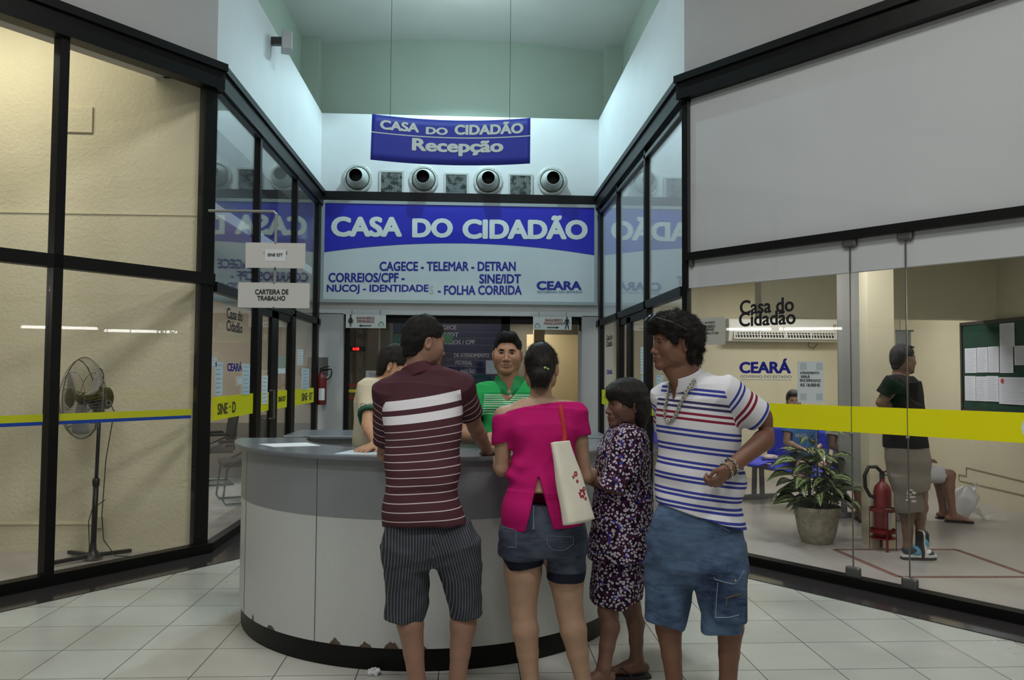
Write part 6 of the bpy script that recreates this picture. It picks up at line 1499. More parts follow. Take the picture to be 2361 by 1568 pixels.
# ------------------------------------------------------------------ 3: older woman in the floral blouse and skirt
def floral_woman():
    R = person((at(1430, 1560, 3.95)[0], 3.97, 0), 'older woman with short dark hair in purple floral blouse and skirt, facing left')
    Y0 = 3.99; th = math.radians(10); tf = np.array([-math.cos(th), -math.sin(th), 0]); rv = np.array([-math.sin(th)*-1, -math.cos(th), 0]); az = math.radians(90)
    fw = unit((-1, .12, 0))
    nl = lambda l, r, py, wd, Y=Y0: (lambda q: (q[0], np.array([.12, 1, 0]), wd, q[2]))(node(l, r, py, Y, 0))
    sh, el, wr = at(1452, 1012, 3.86), at(1428, 1128, 3.84), at(1368, 1108, 3.92)
    shF, elF, wrF = at(1432, 1010, 4.14), at(1400, 1120, 4.14), at(1352, 1105, 4.05)
    def P(l, r, py, wd): A, C = at(l, py, Y0), at(r, py, Y0); return ((A+C)/2, np.array([.10, 1, 0]), wd, (C[0]-A[0])/2)
    tor = [P(1359, 1503, 1281, .195), P(1362, 1500, 1240, .185), P(1363, 1501, 1190, .180), P(1364, 1500, 1140, .172), P(1366, 1499, 1090, .168), P(1374, 1497, 1045, .165), P(1398, 1490, 1008, .150), P(1418, 1482, 990, .09)]
    nb = at(1455, 993, 3.99); hc = at(1444, 933, 3.985); hf = unit((-1, -.20, -.01)); hu = (.0, 0, 1); hs = .965
    hipN, hipF = at(1432, 1270, 3.955), at(1430, 1270, 4.04)
    knA, anA = at(1402, 1408, 3.91), at(1392, 1540, 3.86); knB, anB = at(1455, 1400, 4.02), at(1468, 1528, 3.985)
    B = Fld((.45, 3.66, 0), (.95, 4.30, 1.56), .005)
    B.loft(shrink(tor[:-1], .76), .01)
    W, A, HF = skull(B, nb, -Z3*.03, (.058, .050), .03, hc, hf, hu, hs, True)
    for a, b, c in ((sh, el, wr), (shF, elF, wrF)): B.cone(nb-Z3*.05, a, .05, .05, .05); arm(B, a, b, c, .84)
    hand(B, wr, (-.95, .25, 0), (0, -.3, 1), .4, .84, 1); hand(B, wrF, (-.9, .1, 0), (0, 0, 1), .4, .84, -1)
    leg(B, hipN, knA, anA, .88, (1, 0, 0), ank=.036, calf=.053, thigh=.072); leg(B, hipF, knB, anB, .86, (1, 0, 0), ank=.034, calf=.050)
    foot(B, (anA[0], anA[1], .09), (-.8, -.35), .86, .020); foot(B, (anB[0], anB[1], .09), (-1, -.05), .88, .020)
    B.obj('body', skin_mat('dark brown skin', lin(120, 88, 74)), R, extra=HF); face_parts(R, W, A, hs, lipc=(110, 66, 60), brow=(50, 40, 36))
    out = [(.115, .058), (.098, .030), (.060, .026), (.050, .0), (.038, -.022), (.012, -.026), (.004, -.010), (-.016, -.006), (-.018, -.06), (-.03, -.098), (-.06, -.128), (-.14, -.122), (-.17, .0), (-.10, .17), (.02, .2), (.11, .14)]
    def bulk(G, W, A): G.ell(W(0, -.052, -.035), np.array((.082, .074, .09))*hs, A, .03); G.ell(W(0, .05, .07), np.array((.066, .058, .045))*hs, A, .03)
    G, _, _ = hair_field(hc, hf, hu, hs, out, .018, .0045, .004, bulk); G.ripple(.0026, 100, 5, (1.5, 1.5, .5)); tress(G, 'hair', hair_mat('dark bobbed hair', lin(36, 31, 30), (70, 70, 16), .5), R, 6000, .022, comb(hc, hf, hu), .03, .0013, .10)
    # flip-flops
    for an, d, nm in ((anA, (-.8, -.35), 0), (anB, (-1, -.05), 1)):
        d = unit(np.array([d[0], d[1], 0])); b = np.array([-d[1], d[0], 0]); c = np.array([an[0], an[1], 0])
        pts = [c+d*x+b*y for x, y in ((-.07, -.022), (-.05, -.036), (.05, -.040), (.14, -.044), (.18, -.026), (.19, .0), (.18, .028), (.14, .044), (.05, .038), (-.05, .036), (-.07, .022))]
        sd = MB().prism(pts, (0, 0, .016)).build('flip_flop', mat('dark rubber', lin(40, 38, 44), .7), R, bevel=.004)
        g = MB(); g.tube([c+d*.03+b*.036+Z3*.018, c+d*.08+b*.026+Z3*.055, c+d*.125-b*.008+Z3*.036, c+d*.145-b*.012+Z3*.016], .004, 6); g.tube([c+d*.03-b*.038+Z3*.018, c+d*.08-b*.03+Z3*.055, c+d*.125-b*.010+Z3*.038], .004, 6); g.build('strap', mat('dark strap', lin(50, 46, 50), .6), sd)
    def floral():
        k = NT('purple floral print'); vo = k.n('TexVoronoi'); vo.inputs['Scale'].default_value = 74; k.l(k.geo(), vo.inputs['Vector']); v2 = k.n('TexVoronoi'); v2.inputs['Scale'].default_value = 40; k.l(k.geo(), v2.inputs['Vector'])
        base = k.ramp(k.noise(50, 2, k.geo()), [(.42, lin(24, 17, 30)), (.58, lin(66, 30, 60))])
        sp = k.n('SeparateColor'); k.l(v2.outputs['Color'], sp.inputs[0]); c = k.mix(k.math('MULTIPLY', k.math('LESS_THAN', v2.outputs['Distance'], .36), k.math('GREATER_THAN', sp.outputs[0], .72)), base, lin(66, 68, 160))
        s2 = k.n('SeparateColor'); k.l(vo.outputs['Color'], s2.inputs[0]); c = k.mix(k.math('MULTIPLY', k.math('LESS_THAN', vo.outputs['Distance'], .45), k.math('GREATER_THAN', s2.outputs[1], .12)), c, lin(190, 184, 196))
        c = k.mix(k.math('LESS_THAN', vo.outputs['Distance'], .13), c, lin(120, 78, 88)); k.l(c, k.b.inputs['Base Color']); k.b.inputs['Roughness'].default_value = .9; k.b.inputs['Specular IOR Level'].default_value = .2; return k.m
    fm = floral()
    S_ = Fld((.45, 3.66, .56), (.95, 4.30, 1.30), .0048)
    for a, b, f_ in ((sh, el, .98), (shF, elF, .9)):
        e = a+(b-a)*f_; S_.loft([(a-(b-a)*.05, (0, 1, 0), .070, .078), (a+(b-a)*.5, (0, 1, 0), .074, .086), (e+np.array([-.012, 0, -.01]), (0, 1, 0), .080, .100)], .03, 2)
    for a, b, f_ in ((sh, el, .98), (shF, elF, .9)): S_.cone(a+(b-a)*(f_-.2), a+(b-a)*(f_+.3), .066, .085, 0, 'sub')
    S_.loft(tor, .02, 2.2)
    for a in (sh, shF): S_.cone(nb-Z3*.05, a+Z3*.006, .06, .066, .05)
    S_.ripple(.006, 22, 5, (1.2, 1.2, .7)); S_.ripple(.0035, 44, 15, (1, 1, .8))
    S_.cone(nb+np.array([-.02, 0, .0]), nb+np.array([-.05, 0, .12]), .062, .085, .01, 'sub')
    S_.obj('blouse', fm, R, relax=2)
    K_ = Fld((.45, 3.7, .28), (.95, 4.25, .66), .0048)
    K_.loft([P(1376, 1486, 1262, .150), P(1368, 1482, 1300, .158), P(1363, 1478, 1350, .166), P(1363, 1474, 1412, .170)], 0, 2.3); K_.ripple(.008, 26, 7, (1.3, 1.3, .25)); K_.ripple(.004, 50, 17, (1.3, 1.3, .2))
    # hem dips at the front panel
    X = K_.ax[0][:, None, None]; Z = K_.ax[2][None, None, :]; Yv = K_.ax[1][None, :, None]; z1, z2, z3 = at(1375, 1402, 3.85)[2], at(1437, 1408, 3.85)[2], at(1470, 1386, 3.9)[2]; x1, x2, x3 = at(1375, 1402, 3.85)[0], at(1437, 1408, 3.85)[0], at(1445, 1386, 3.9)[0]
    hem = np.where(X < x2, z1+(z2-z1)*np.clip((X-x1)/(x2-x1), 0, 1), z2+(z3-z2)*np.clip((X-x2)/(x3-x2), 0, 1)); K_.d = np.maximum(K_.d, hem-Z+0*Yv)
    K_.loft([P(1376, 1462, 1380, .15), P(1376, 1462, 1440, .15)], 0, 2.3, 'sub')
    K_.obj('skirt', fm, R, relax=2)
floral_woman()

# ------------------------------------------------------------------ 4: man in the blue striped polo, hand on hip
def striped_man():
    R = person((at(1615, 1590, 3.6)[0], 3.6, 0), 'man in white polo with blue and red stripes, hand on hip, looking left')
    Y0 = 3.60
    sh, el, wr = at(1672, 908, 3.49), at(1793, 988, 3.50), at(1680, 1082, 3.39)
    shF, elF, wrF = at(1540, 915, 3.74), at(1548, 1045, 3.82), at(1560, 1135, 3.80)
    az = math.radians(-48)
    def P(l, r, py, b, Y=Y0): A, C = at(l, py, Y), at(r, py, Y); return ((A+C)/2, np.array([.80, -.60, 0]), (C[0]-A[0])/2*1.06, b)
    tor = [P(1511, 1714, 1232, .142), P(1512, 1712, 1190, .142), P(1515, 1708, 1160, .136), P(1518, 1702, 1120, .122), P(1522, 1698, 1070, .116), P(1521, 1698, 1010, .118), P(1518, 1698, 960, .120), P(1522, 1692, 920, .112), P(1546, 1664, 890, .085), P(1572, 1630, 868, .062)]
    nb = at(1598, 873, 3.61); hc = at(1556, 792, 3.605); hf = unit((-1, -.12, -.02)); hu = (.03, 0, 1); hs = 1.0
    hipA, hipB = at(1568, 1210, 3.69), at(1650, 1212, 3.60); knA, knB = at(1532, 1395, 3.68), at(1682, 1390, 3.56); anA, anB = at(1556, 1580, 3.68), at(1678, 1580, 3.56)
    B = Fld((.62, 3.34, 0), (1.32, 4.0, 1.82), .0046)
    B.loft(shrink(tor[1:-1], .80), .01)
    W, A, HF = skull(B, nb, -Z3*.03, (.066, .058), .035, hc, hf, hu, hs)
    B.cone(nb+np.array([-.04, -.03, -.05]), hc+np.array([-.03, 0, -.09]), .045, .04, .03)
    for a, b, c in ((sh, el, wr), (shF, elF, wrF)): B.cone(nb-Z3*.045, a, .05, .052, .05)
    m = sh+(el-sh)*.5; q = el+(wr-el)*.3; B.chain([sh, m, el, q, wr], [.058, .052, .044, .045, .029], .02); arm(B, shF, elF, wrF, 1.0)
    # fist resting on the hip: knuckles forward, fingers folded back
    hd = unit((-.70, -.05, -.75)); hand(B, wr, hd, (.45, -.75, -.45), 1.0, .98, 1, .06, curls=(1.35, 1.45, 1.5, 1.5)); hand(B, wrF, (.3, -.2, -.9), (-.8, .4, 0), .4, 1, 1)
    for hp, kn, an, d in ((hipA, knA, anA, (-.6, -.75)), (hipB, knB, anB, (-.2, -.95))): leg(B, hp, kn, an, 1.02, (.5, .5, 0), ank=.037, calf=.058, knee=.058); foot(B, an, d)
    B.obj('body', skin_mat('deep brown skin', lin(124, 87, 70)), R, extra=HF); face_parts(R, W, A, hs, lipc=(104, 62, 56))
    out = [(.128, .105), (.118, .060), (.080, .054), (.058, .040), (.052, .008), (.040, -.012), (.026, -.006), (.016, .030), (-.012, .032), (-.030, -.002), (-.032, -.045), (-.050, -.095), (-.10, -.105), (-.17, -.06), (-.19, .06), (-.10, .2), (.04, .22), (.13, .18)]
    def bulk(G, W, A): G.ell(W(0, -.075, .005), (.070, .062, .085), A, .03); G.ell(W(0, .050, .090), (.060, .062, .042), A, .03); G.ell(W(0, -.05, -.055), (.055, .05, .045), A, .03)
    G, _, _ = hair_field(hc, hf, hu, hs, out, .022, .0042, .008, bulk); G.ripple(.0065, 62, 9, waves=14); G.ripple(.004, 125, 4, waves=12); tress(G, 'hair', hair_mat('curly black hair', lin(30, 26, 24), (60, 60, 60), .6), R, 6500, .026, comb(hc, hf, hu), .8, .0013, .5, .45)
    # sunglasses pushed up in the hair: separate thing
    sg = thing('sunglasses', W(0, .08, .10), 'dark sunglasses pushed up into the curly hair of the striped polo man', 'glasses'); dkp = mat('dark lens', lin(20, 22, 26), .08)
    for sx in (-1, 1):
        g = MB(); c = W(sx*.034, .116, .118); g.lathe([(0, .003), (.022, .002), (.024, 0), (.022, -.002), (0, -.002)], c, 20, ax=unit(A[1]*.75+A[2]*.66)); g.build('lens', dkp, sg, smooth=True)
        g = MB(); g.tube([W(sx*.058, .110, .117), W(sx*.104, .05, .092), W(sx*.104, -.02, .058)], .0026, 6); g.build('temple', mat('grey temple', lin(60, 60, 60), .3), sg)
    g = MB(); g.tube([W(-.012, .121, .122), W(.012, .121, .122)], .002, 6); g.build('bridge', 'steel', sg)
    # polo
    S_ = Fld((.62, 3.34, .72), (1.32, 3.98, 1.60), .0046)
    for a, b, f_ in ((sh, el, .66), (shF, elF, .6)): S_.loft([(a-(b-a)*.08, (0, 1, 0), .070, .070), (a+(b-a)*.35, (0, 1, 0), .076, .072), (a+(b-a)*f_, (0, 1, 0), .074, .070)], .035, 2)
    S_.cone(sh+(el-sh)*.50, sh+(el-sh)*.95, .058, .060, 0, 'sub'); S_.cone(shF+(elF-shF)*.5, shF+(elF-shF)*.95, .056, .058, 0, 'sub')
    S_.loft(tor, .03, 2.4)
    for a in (sh, shF): S_.cone(nb-Z3*.05, a+Z3*.006, .06, .066, .055)
    S_.ripple(.0095, 19, 5, (1, .5, 1.5), lambda X, Y, Z: np.clip((1.34-Z)/.3, .12, 1)+0*X+0*Y); S_.ripple(.0042, 44, 25, (1, .5, 1.4), lambda X, Y, Z: np.clip((1.2-Z)/.25, .1, 1)+0*X+0*Y)
    S_.cone(nb-Z3*.01+np.array([-.015, -.01, 0]), nb+Z3*.12+np.array([-.05, -.02, 0]), .066, .075, .01, 'sub')
    ha, hb = at(1512, 1166, 3.45), at(1712, 1224, 3.45); S_.plane(ha, unit((hb[2]-ha[2], 0, -(hb[0]-ha[0]))), .004)
    VP = [S_.hit(x, y, -.006) for x, y in ((1549, 936), (1549, 922), (1550, 908), (1552, 895), (1555, 884))]; VP = [q for q in VP if q is not None]; vr = [.004, .013, .021, .029, .036][:len(VP)]
    VO = [q+np.array([-.018, -.030, .004]) for q in VP]; S_.chain(VP, vr, 0, 'sub'); S_.chain(VO, vr, 0, 'sub')
    blue, redc, dk = lin(58, 66, 150), lin(128, 38, 58), lin(60, 58, 96)
    ys = [((904, 7), blue, 0), ((936, 8), dk, 0), ((963, 9), redc, 0), ((1001, 8), blue, 0), ((1038, 7.5), blue, 0), ((1075, 7.5), blue, 0), ((1109, 7), blue, 0), ((1144, 7), blue, 0), ((1172, 7), blue, 0), ((1200, 6), blue, 0)]
    st = []; zz = lambda y: at(1610, y, 3.48)[2]
    for (yc, d), c, _ in ys: st += [(zz(yc-d*.72), .0058, c), (zz(yc+d*.72), .0058, c)]
    for (s0, hw, c) in ((.052, .0055, blue), (.074, .0055, blue), (.118, .0065, redc), (.142, .0065, redc), (.205, .006, blue), (.226, .006, blue), (.262, .0028, redc)): st.append((3.0+s0, hw, c))
    aN, aF = arm_uv(sh, el), arm_uv(shF, elF); xs = at(1610, 1000, 3.5)[0]
    def u(P): return P[:, 2]+(P[:, 0]-xs)*.10+.10*np.clip(.93-P[:, 2], 0, .2)*(P[:, 0]-xs)*4
    def m_(P): return np.maximum(np.minimum((P-sh)@np.array([.86, -.2, .30])+.004, .105-aN(P)[1]), np.minimum((P-shF)@np.array([-.86, .5, 0])-.01, .105-aF(P)[1]))
    def v(P): return np.where((P-sh)@np.array([.8, -.6, 0]) > -.12, aN(P)[0], aF(P)[0])+.03
    S_.obj('polo_shirt', stripe_mat('white knit with blue and red stripes', lin(214, 214, 220), st, sleeve=True), R, {'u': u, 'v': v, 'm': m_}, relax=2)
    C_ = Fld(nb-.17, nb+.17, .003); ca = nb+np.array([-.022, -.010, -.030]); cd = unit((-.42, -.16, 1)); cb = ca+cd*.060; C_.cone(ca, cb, .092, .074, 0); C_.cone(ca-cd*.03, cb+cd*.03, .083, .064, 0, 'sub'); C_.plane(cb, unit(cb-ca)); C_.plane(ca, -unit(cb-ca)); [C_.chain([q+o for q in VP]+[VP[-1]+o+np.array([.01, .02, .05])], [v*.92 for v in vr]+[.045], 0, 'sub') for o in (np.zeros(3), np.array([-.012, -.02, 0]), np.array([-.03, -.05, 0]))]; C_.obj('collar', cloth_mat('white collar rib', lin(214, 214, 220)), R)
    # silver chains
    chm = mat('silver chain', lin(186, 184, 172), .28, metal=.9)
    ch = thing('necklace', at(1548, 970, 3.45), 'thick silver chain necklace hanging on the striped polo', 'necklace')
    pix = [(1612, 862), (1600, 878), (1588, 895), (1577, 914), (1567, 935), (1560, 953), (1552, 967), (1543, 974), (1535, 970), (1532, 955), (1534, 938), (1537, 922)]
    q = [h for h in (S_.hit(px, py, .024 if (px > 1560 and py < 930) else (.012 if py < 945 else .008)) for px, py in pix) if h is not None]; q = [nb+np.array([.035, .02, .055])]+q+[nb+np.array([-.09, .03, .03])]
    def links(name, path, r, parent, step):
        P = [np.array(p) for p in path]; seg = [np.linalg.norm(P[i+1]-P[i]) for i in range(len(P)-1)]; tot = sum(seg); n = int(tot/step); g = MB()
        for i in range(n):
            d = tot*(i+.5)/n; j = 0
            while j < len(seg)-1 and d > seg[j]: d -= seg[j]; j += 1
            p = P[j]+(P[j+1]-P[j])*(d/max(seg[j], 1e-6)); t = unit(P[j+1]-P[j]); a = unit(np.cross(t, (.3, -1, .2))); b = np.cross(t, a); a, b = (a, b) if i % 2 else (unit(a+b), unit(b-a))
            g.tube([p+t*step*.75*math.cos(x)+a*r*1.5*math.sin(x) for x in np.linspace(0, 2*math.pi, 9)[:-1]], r*.55, 5, closed=True)
        return g.build(name, chm, parent, smooth=True)
    links('chain', q, .0048, ch, .0085)
    br = thing('bracelet', wr, 'double silver chain bracelet on the wrist resting on the hip', 'bracelet')
    fa = unit(wr-el); e1 = unit(np.cross(fa, Z3)); e2 = np.cross(fa, e1)
    for off_, rr in ((-.020, .036), (.012, .034)): links('chain', [wr+fa*off_+e1*rr*math.cos(x)+e2*rr*math.sin(x)+fa*.008*math.sin(x) for x in np.linspace(0, 2*math.pi, 22)], .004, br, .008)
    # cargo shorts
    T_ = Fld((.62, 3.36, .34), (1.34, 3.90, 1.04), .0048)
    def Q(l, r, py, b, Y=Y0): A, C = at(l, py, Y), at(r, py, Y); return ((A+C)/2, np.array([.9, -.42, 0]), (C[0]-A[0])/2*1.03, b)
    T_.loft([Q(1536, 1688, 1150, .122), Q(1528, 1694, 1176, .126), Q(1517, 1700, 1204, .128), Q(1502, 1710, 1245, .124), Q(1496, 1714, 1300, .124), Q(1510, 1704, 1330, .10), Q(1540, 1680, 1346, .06)], .02, 2.5)
    T_.loft([Q(1512, 1592, 1225, .080, 3.66), Q(1498, 1604, 1275, .108, 3.67), Q(1493, 1604, 1305, .112, 3.68), Q(1489, 1597, 1350, .108, 3.68), Q(1486, 1584, 1400, .100, 3.68), Q(1484, 1574, 1436, .094, 3.68)], .025, 2.3)
    T_.loft([Q(1612, 1696, 1225, .085, 3.56), Q(1600, 1712, 1275, .112, 3.555), Q(1594, 1716, 1305, .118, 3.55), Q(1602, 1718, 1350, .112, 3.55), Q(1614, 1716, 1400, .104, 3.56), Q(1624, 1712, 1452, .098, 3.56)], .025, 2.3)
    T_.ripple(.006, 20, 31, (1, .6, 1.2)); T_.ripple(.0035, 46, 32, (.8, .6, 1.3))
    for kn in (knA, knB): T_.cone(kn+Z3*.02, kn-Z3*.12, .066, .068, 0, 'sub')
    a_, b_ = at(1484, 1412, 3.5), at(1576, 1440, 3.5); 
    pk = T_.boxy((T_.hit(1683, 1372, -.004)) if T_.hit(1683, 1372) is not None else at(1683, 1372, 3.5), (.072, .022, .115), (unit((.86, -.5, 0)), unit((-.5, -.86, 0)), Z3), .012, .006)
    dm = denim_mat('worn blue denim', lin(34, 44, 70), lin(104, 130, 162), 7.0)
    T_.obj('cargo_shorts', dm, R, relax=2)
    g = MB()
    for pts in ([(1646, 1331), (1648, 1336), (1672, 1343), (1692, 1347), (1704, 1336), (1716, 1315)], [(1655, 1343), (1652, 1380), (1650, 1420), (1648, 1424)], [(1650, 1424), (1680, 1424), (1704, 1418)], [(1662, 1213), (1672, 1219), (1682, 1224)]):
        q = surf_path(T_, [(pts[i][0]+(pts[i+1][0]-pts[i][0])*j/4, pts[i][1]+(pts[i+1][1]-pts[i][1])*j/4) for i in range(len(pts)-1) for j in range(5)], .001)
        if len(q) > 3: g.tube(q, .002, 4)
    g.build('stitching', mat('pale denim stitching', lin(130, 148, 170), .9), R)
    q = surf_path(T_, [(1676, 1379), (1690, 1375), (1712, 1369)], .002)
    if len(q) > 1: g = MB(); g.tube(q, .0032, 5); z_ = g.build('pocket_zip', mat('brass zip', lin(110, 92, 66), .4, metal=.6), R); g = MB(); g.tube([q[0], q[0]-Z3*.034], .003, 5); g.build('zip_pull', 'steel', z_)
    q = T_.hit(1696, 1339, .003); g = MB(); g.ball(q, (.006, .004, .006), 8, 6); g.build('pocket_button', mat('copper button', lin(176, 150, 130), .35, metal=.7), R)
striped_man()

# ------------------------------------------------------------------ 5: clerk in the green polo, facing us
def green_man():
    R = person((at(1172, 900, 4.86)[0], 4.9, 0), 'young male clerk in green polo facing the camera behind the counter')
    Y0 = 4.86; f_ = np.array([-.06, -1, 0])
    shL, elL, wrL = at(1112, 910, 4.86), at(1074, 1004, 4.70), at(1108, 1010, 4.50)      # his right arm, on our left
    shR, elR, wrR = at(1240, 910, 4.88), at(1268, 1005, 4.72), at(1172, 1020, 4.48)
    def P(l, r, py, b, Y=Y0): return node(l, r, py, Y, b)
    tor = [P(1106, 1246, 1210, .125), P(1108, 1244, 1120, .120), P(1106, 1244, 1050, .118), P(1104, 1248, 990, .120), P(1100, 1252, 940, .118), P(1112, 1240, 905, .098), P(1138, 1212, 886, .068)]
    nb = at(1174, 888, 4.88); hc = at(1170, 817, 4.84); hf = unit((-.10, -1, .03)); hu = (.02, .02, 1); hs = 1.03
    B = Fld((-.55, 4.28, 0), (.62, 5.15, 1.80), .005)
    B.loft(shrink(tor[:-1], .86), .01)
    W, A, HF = skull(B, nb, -Z3*.03, (.068, .061), .035, hc, hf, hu, hs); B.cone(nb+np.array([0, -.05, -.06]), hc+np.array([0, -.03, -.10]), .052, .048, .03)
    for a, b, c in ((shL, elL, wrL), (shR, elR, wrR)): B.cone(nb-Z3*.04, a, .055, .056, .05); arm(B, a, b, c, 1.06)
    hand(B, wrL, (.95, -.12, -.10), (.1, -.75, .65), .45, 1.05, 1, .05); hand(B, wrR, (-.9, .15, .25), (0, -.7, .7), .35, 1.05, -1, .05)
    for sx in (-1, 1): hp = np.array([nb[0]+sx*.09, 4.90, .88]); leg(B, hp, hp+np.array([sx*.01, -.02, -.42]), hp+np.array([sx*.02, 0, -.80])); foot(B, hp+np.array([sx*.02, 0, -.80]), (sx*.2, -1))
    B.obj('body', skin_mat('warm brown skin', lin(176, 134, 108)), R, extra=HF); face_parts(R, W, A, hs, lipc=(140, 92, 82), thick=1.9)
    out = [(.115, .095), (.100, .066), (.070, .062), (.056, .040), (.050, .012), (.042, .0), (.034, .014), (.018, .032), (-.02, .032), (-.036, -.01), (-.04, -.05), (-.06, -.08), (-.15, -.08), (-.16, .1), (-.06, .2), (.07, .2)]
    def bulk(G, W, A): G.ell(W(0, .045, .098), (.056, .05, .034), A, .025)
    G, _, _ = hair_field(hc, hf, hu, hs, out, .008, .0044, .012, bulk); G.ripple(.0028, 120, 3); tress(G, 'hair', hair_mat('cropped black hair', BLACKHAIR, (90, 90, 90), .65), R, 5200, .015, comb(hc, hf, hu), .75, .0011, .4)
    S_ = Fld((-.55, 4.55, .80), (.62, 5.12, 1.50), .0048)
    S_.loft(tor, .02, 2.4)
    for a, b in ((shL, elL), (shR, elR)):
        S_.cone(nb-Z3*.035, a+Z3*.01, .064, .070, .05); S_.loft([(a-(b-a)*.05, (1, 0, 0), .068, .074), (a+(b-a)*.55, (1, 0, 0), .066, .070)], .03, 2); S_.cone(a+(b-a)*.44, a+(b-a)*.9, .058, .058, 0, 'sub')
    S_.ripple(.0065, 24, 3, (1, .4, 1.3)); S_.ripple(.0025, 52, 4, (1, .4, 1.3))
    S_.cone(nb+np.array([0, -.02, -.005]), nb+np.array([0, -.02, .14]), .072, .078, .01, 'sub'); S_.cone(at(1166, 936, 4.72), nb+np.array([0, -.09, .02]), .012, .068, .008, 'sub')
    wz = [at(1140, y, 4.74)[2] for y in (911, 916, 921, 926, 931, 936, 942, 948, 954)]
    aL_, aR_ = arm_uv(shL, elL), arm_uv(shR, elR)
    def u(P): return P[:, 2]
    def m_(P): return np.abs(P[:, 0]-nb[0])-.150-.10*(1.40-P[:, 2])
    def v(P): l_ = np.where(P[:, 0] < nb[0], aL_(P)[0]/aL_(P)[2], aR_(P)[0]/aR_(P)[2]); return l_
    S_.obj('polo_shirt', stripe_mat('green knit', lin(38, 158, 84), [(z, .0032, lin(188, 222, 200)) for z in wz]+[(3.555, .035, lin(206, 224, 216))], sleeve=True), R, {'u': u, 'v': v, 'm': m_})
    C_ = Fld(nb-.17, nb+.17, .003); ca, cb = nb+np.array([0, -.018, -.022]), nb+np.array([0, -.014, .055]); C_.cone(ca, cb, .102, .084, 0); C_.cone(ca-Z3*.03, cb+Z3*.04, .088, .072, 0, 'sub'); C_.plane(cb, Z3); C_.plane(ca+Z3*.004, unit((0, .42, -1))); C_.cone(nb+np.array([-.005, -.13, -.085]), nb+np.array([-.005, -.16, .12]), .012, .085, 0, 'sub')
    c_ = C_.obj('collar', cloth_mat('green collar', lin(52, 150, 92)), R)
    g = MB()
    for sx in (-1, 1): g.tube([ca+np.array([sx*.100*math.cos(a_), -.100*math.sin(a_), .002]) for a_ in np.linspace(-.6, .95, 12)], .0028, 5)
    g.build('collar_edge', mat('white collar edging', lin(206, 222, 212), .8), c_)
    T_ = Fld((-.2, 4.7, .05), (.5, 5.1, .92), .008); 
    for sx in (-1, 1): hp = np.array([nb[0]+sx*.09, 4.90, .88]); T_.chain([hp, hp+np.array([sx*.01, -.01, -.42]), hp+np.array([sx*.02, 0, -.78])], [.11, .085, .075], .03)
    T_.obj('trousers', cloth_mat('dark trousers', lin(44, 46, 58)), R)
    chm = mat('thin silver chain', lin(190, 188, 180), .3, metal=.9); q = surf_path(B, [(1146, 885), (1150, 900), (1157, 915), (1166, 928), (1176, 915), (1186, 898)], .003)
    if len(q) > 3:
        nk = thing('necklace', q[2], 'thin silver neck chain of the green polo clerk', 'necklace'); g = MB(); g.tube(q, .0022, 5); g.build('chain', chm, nk)
green_man()

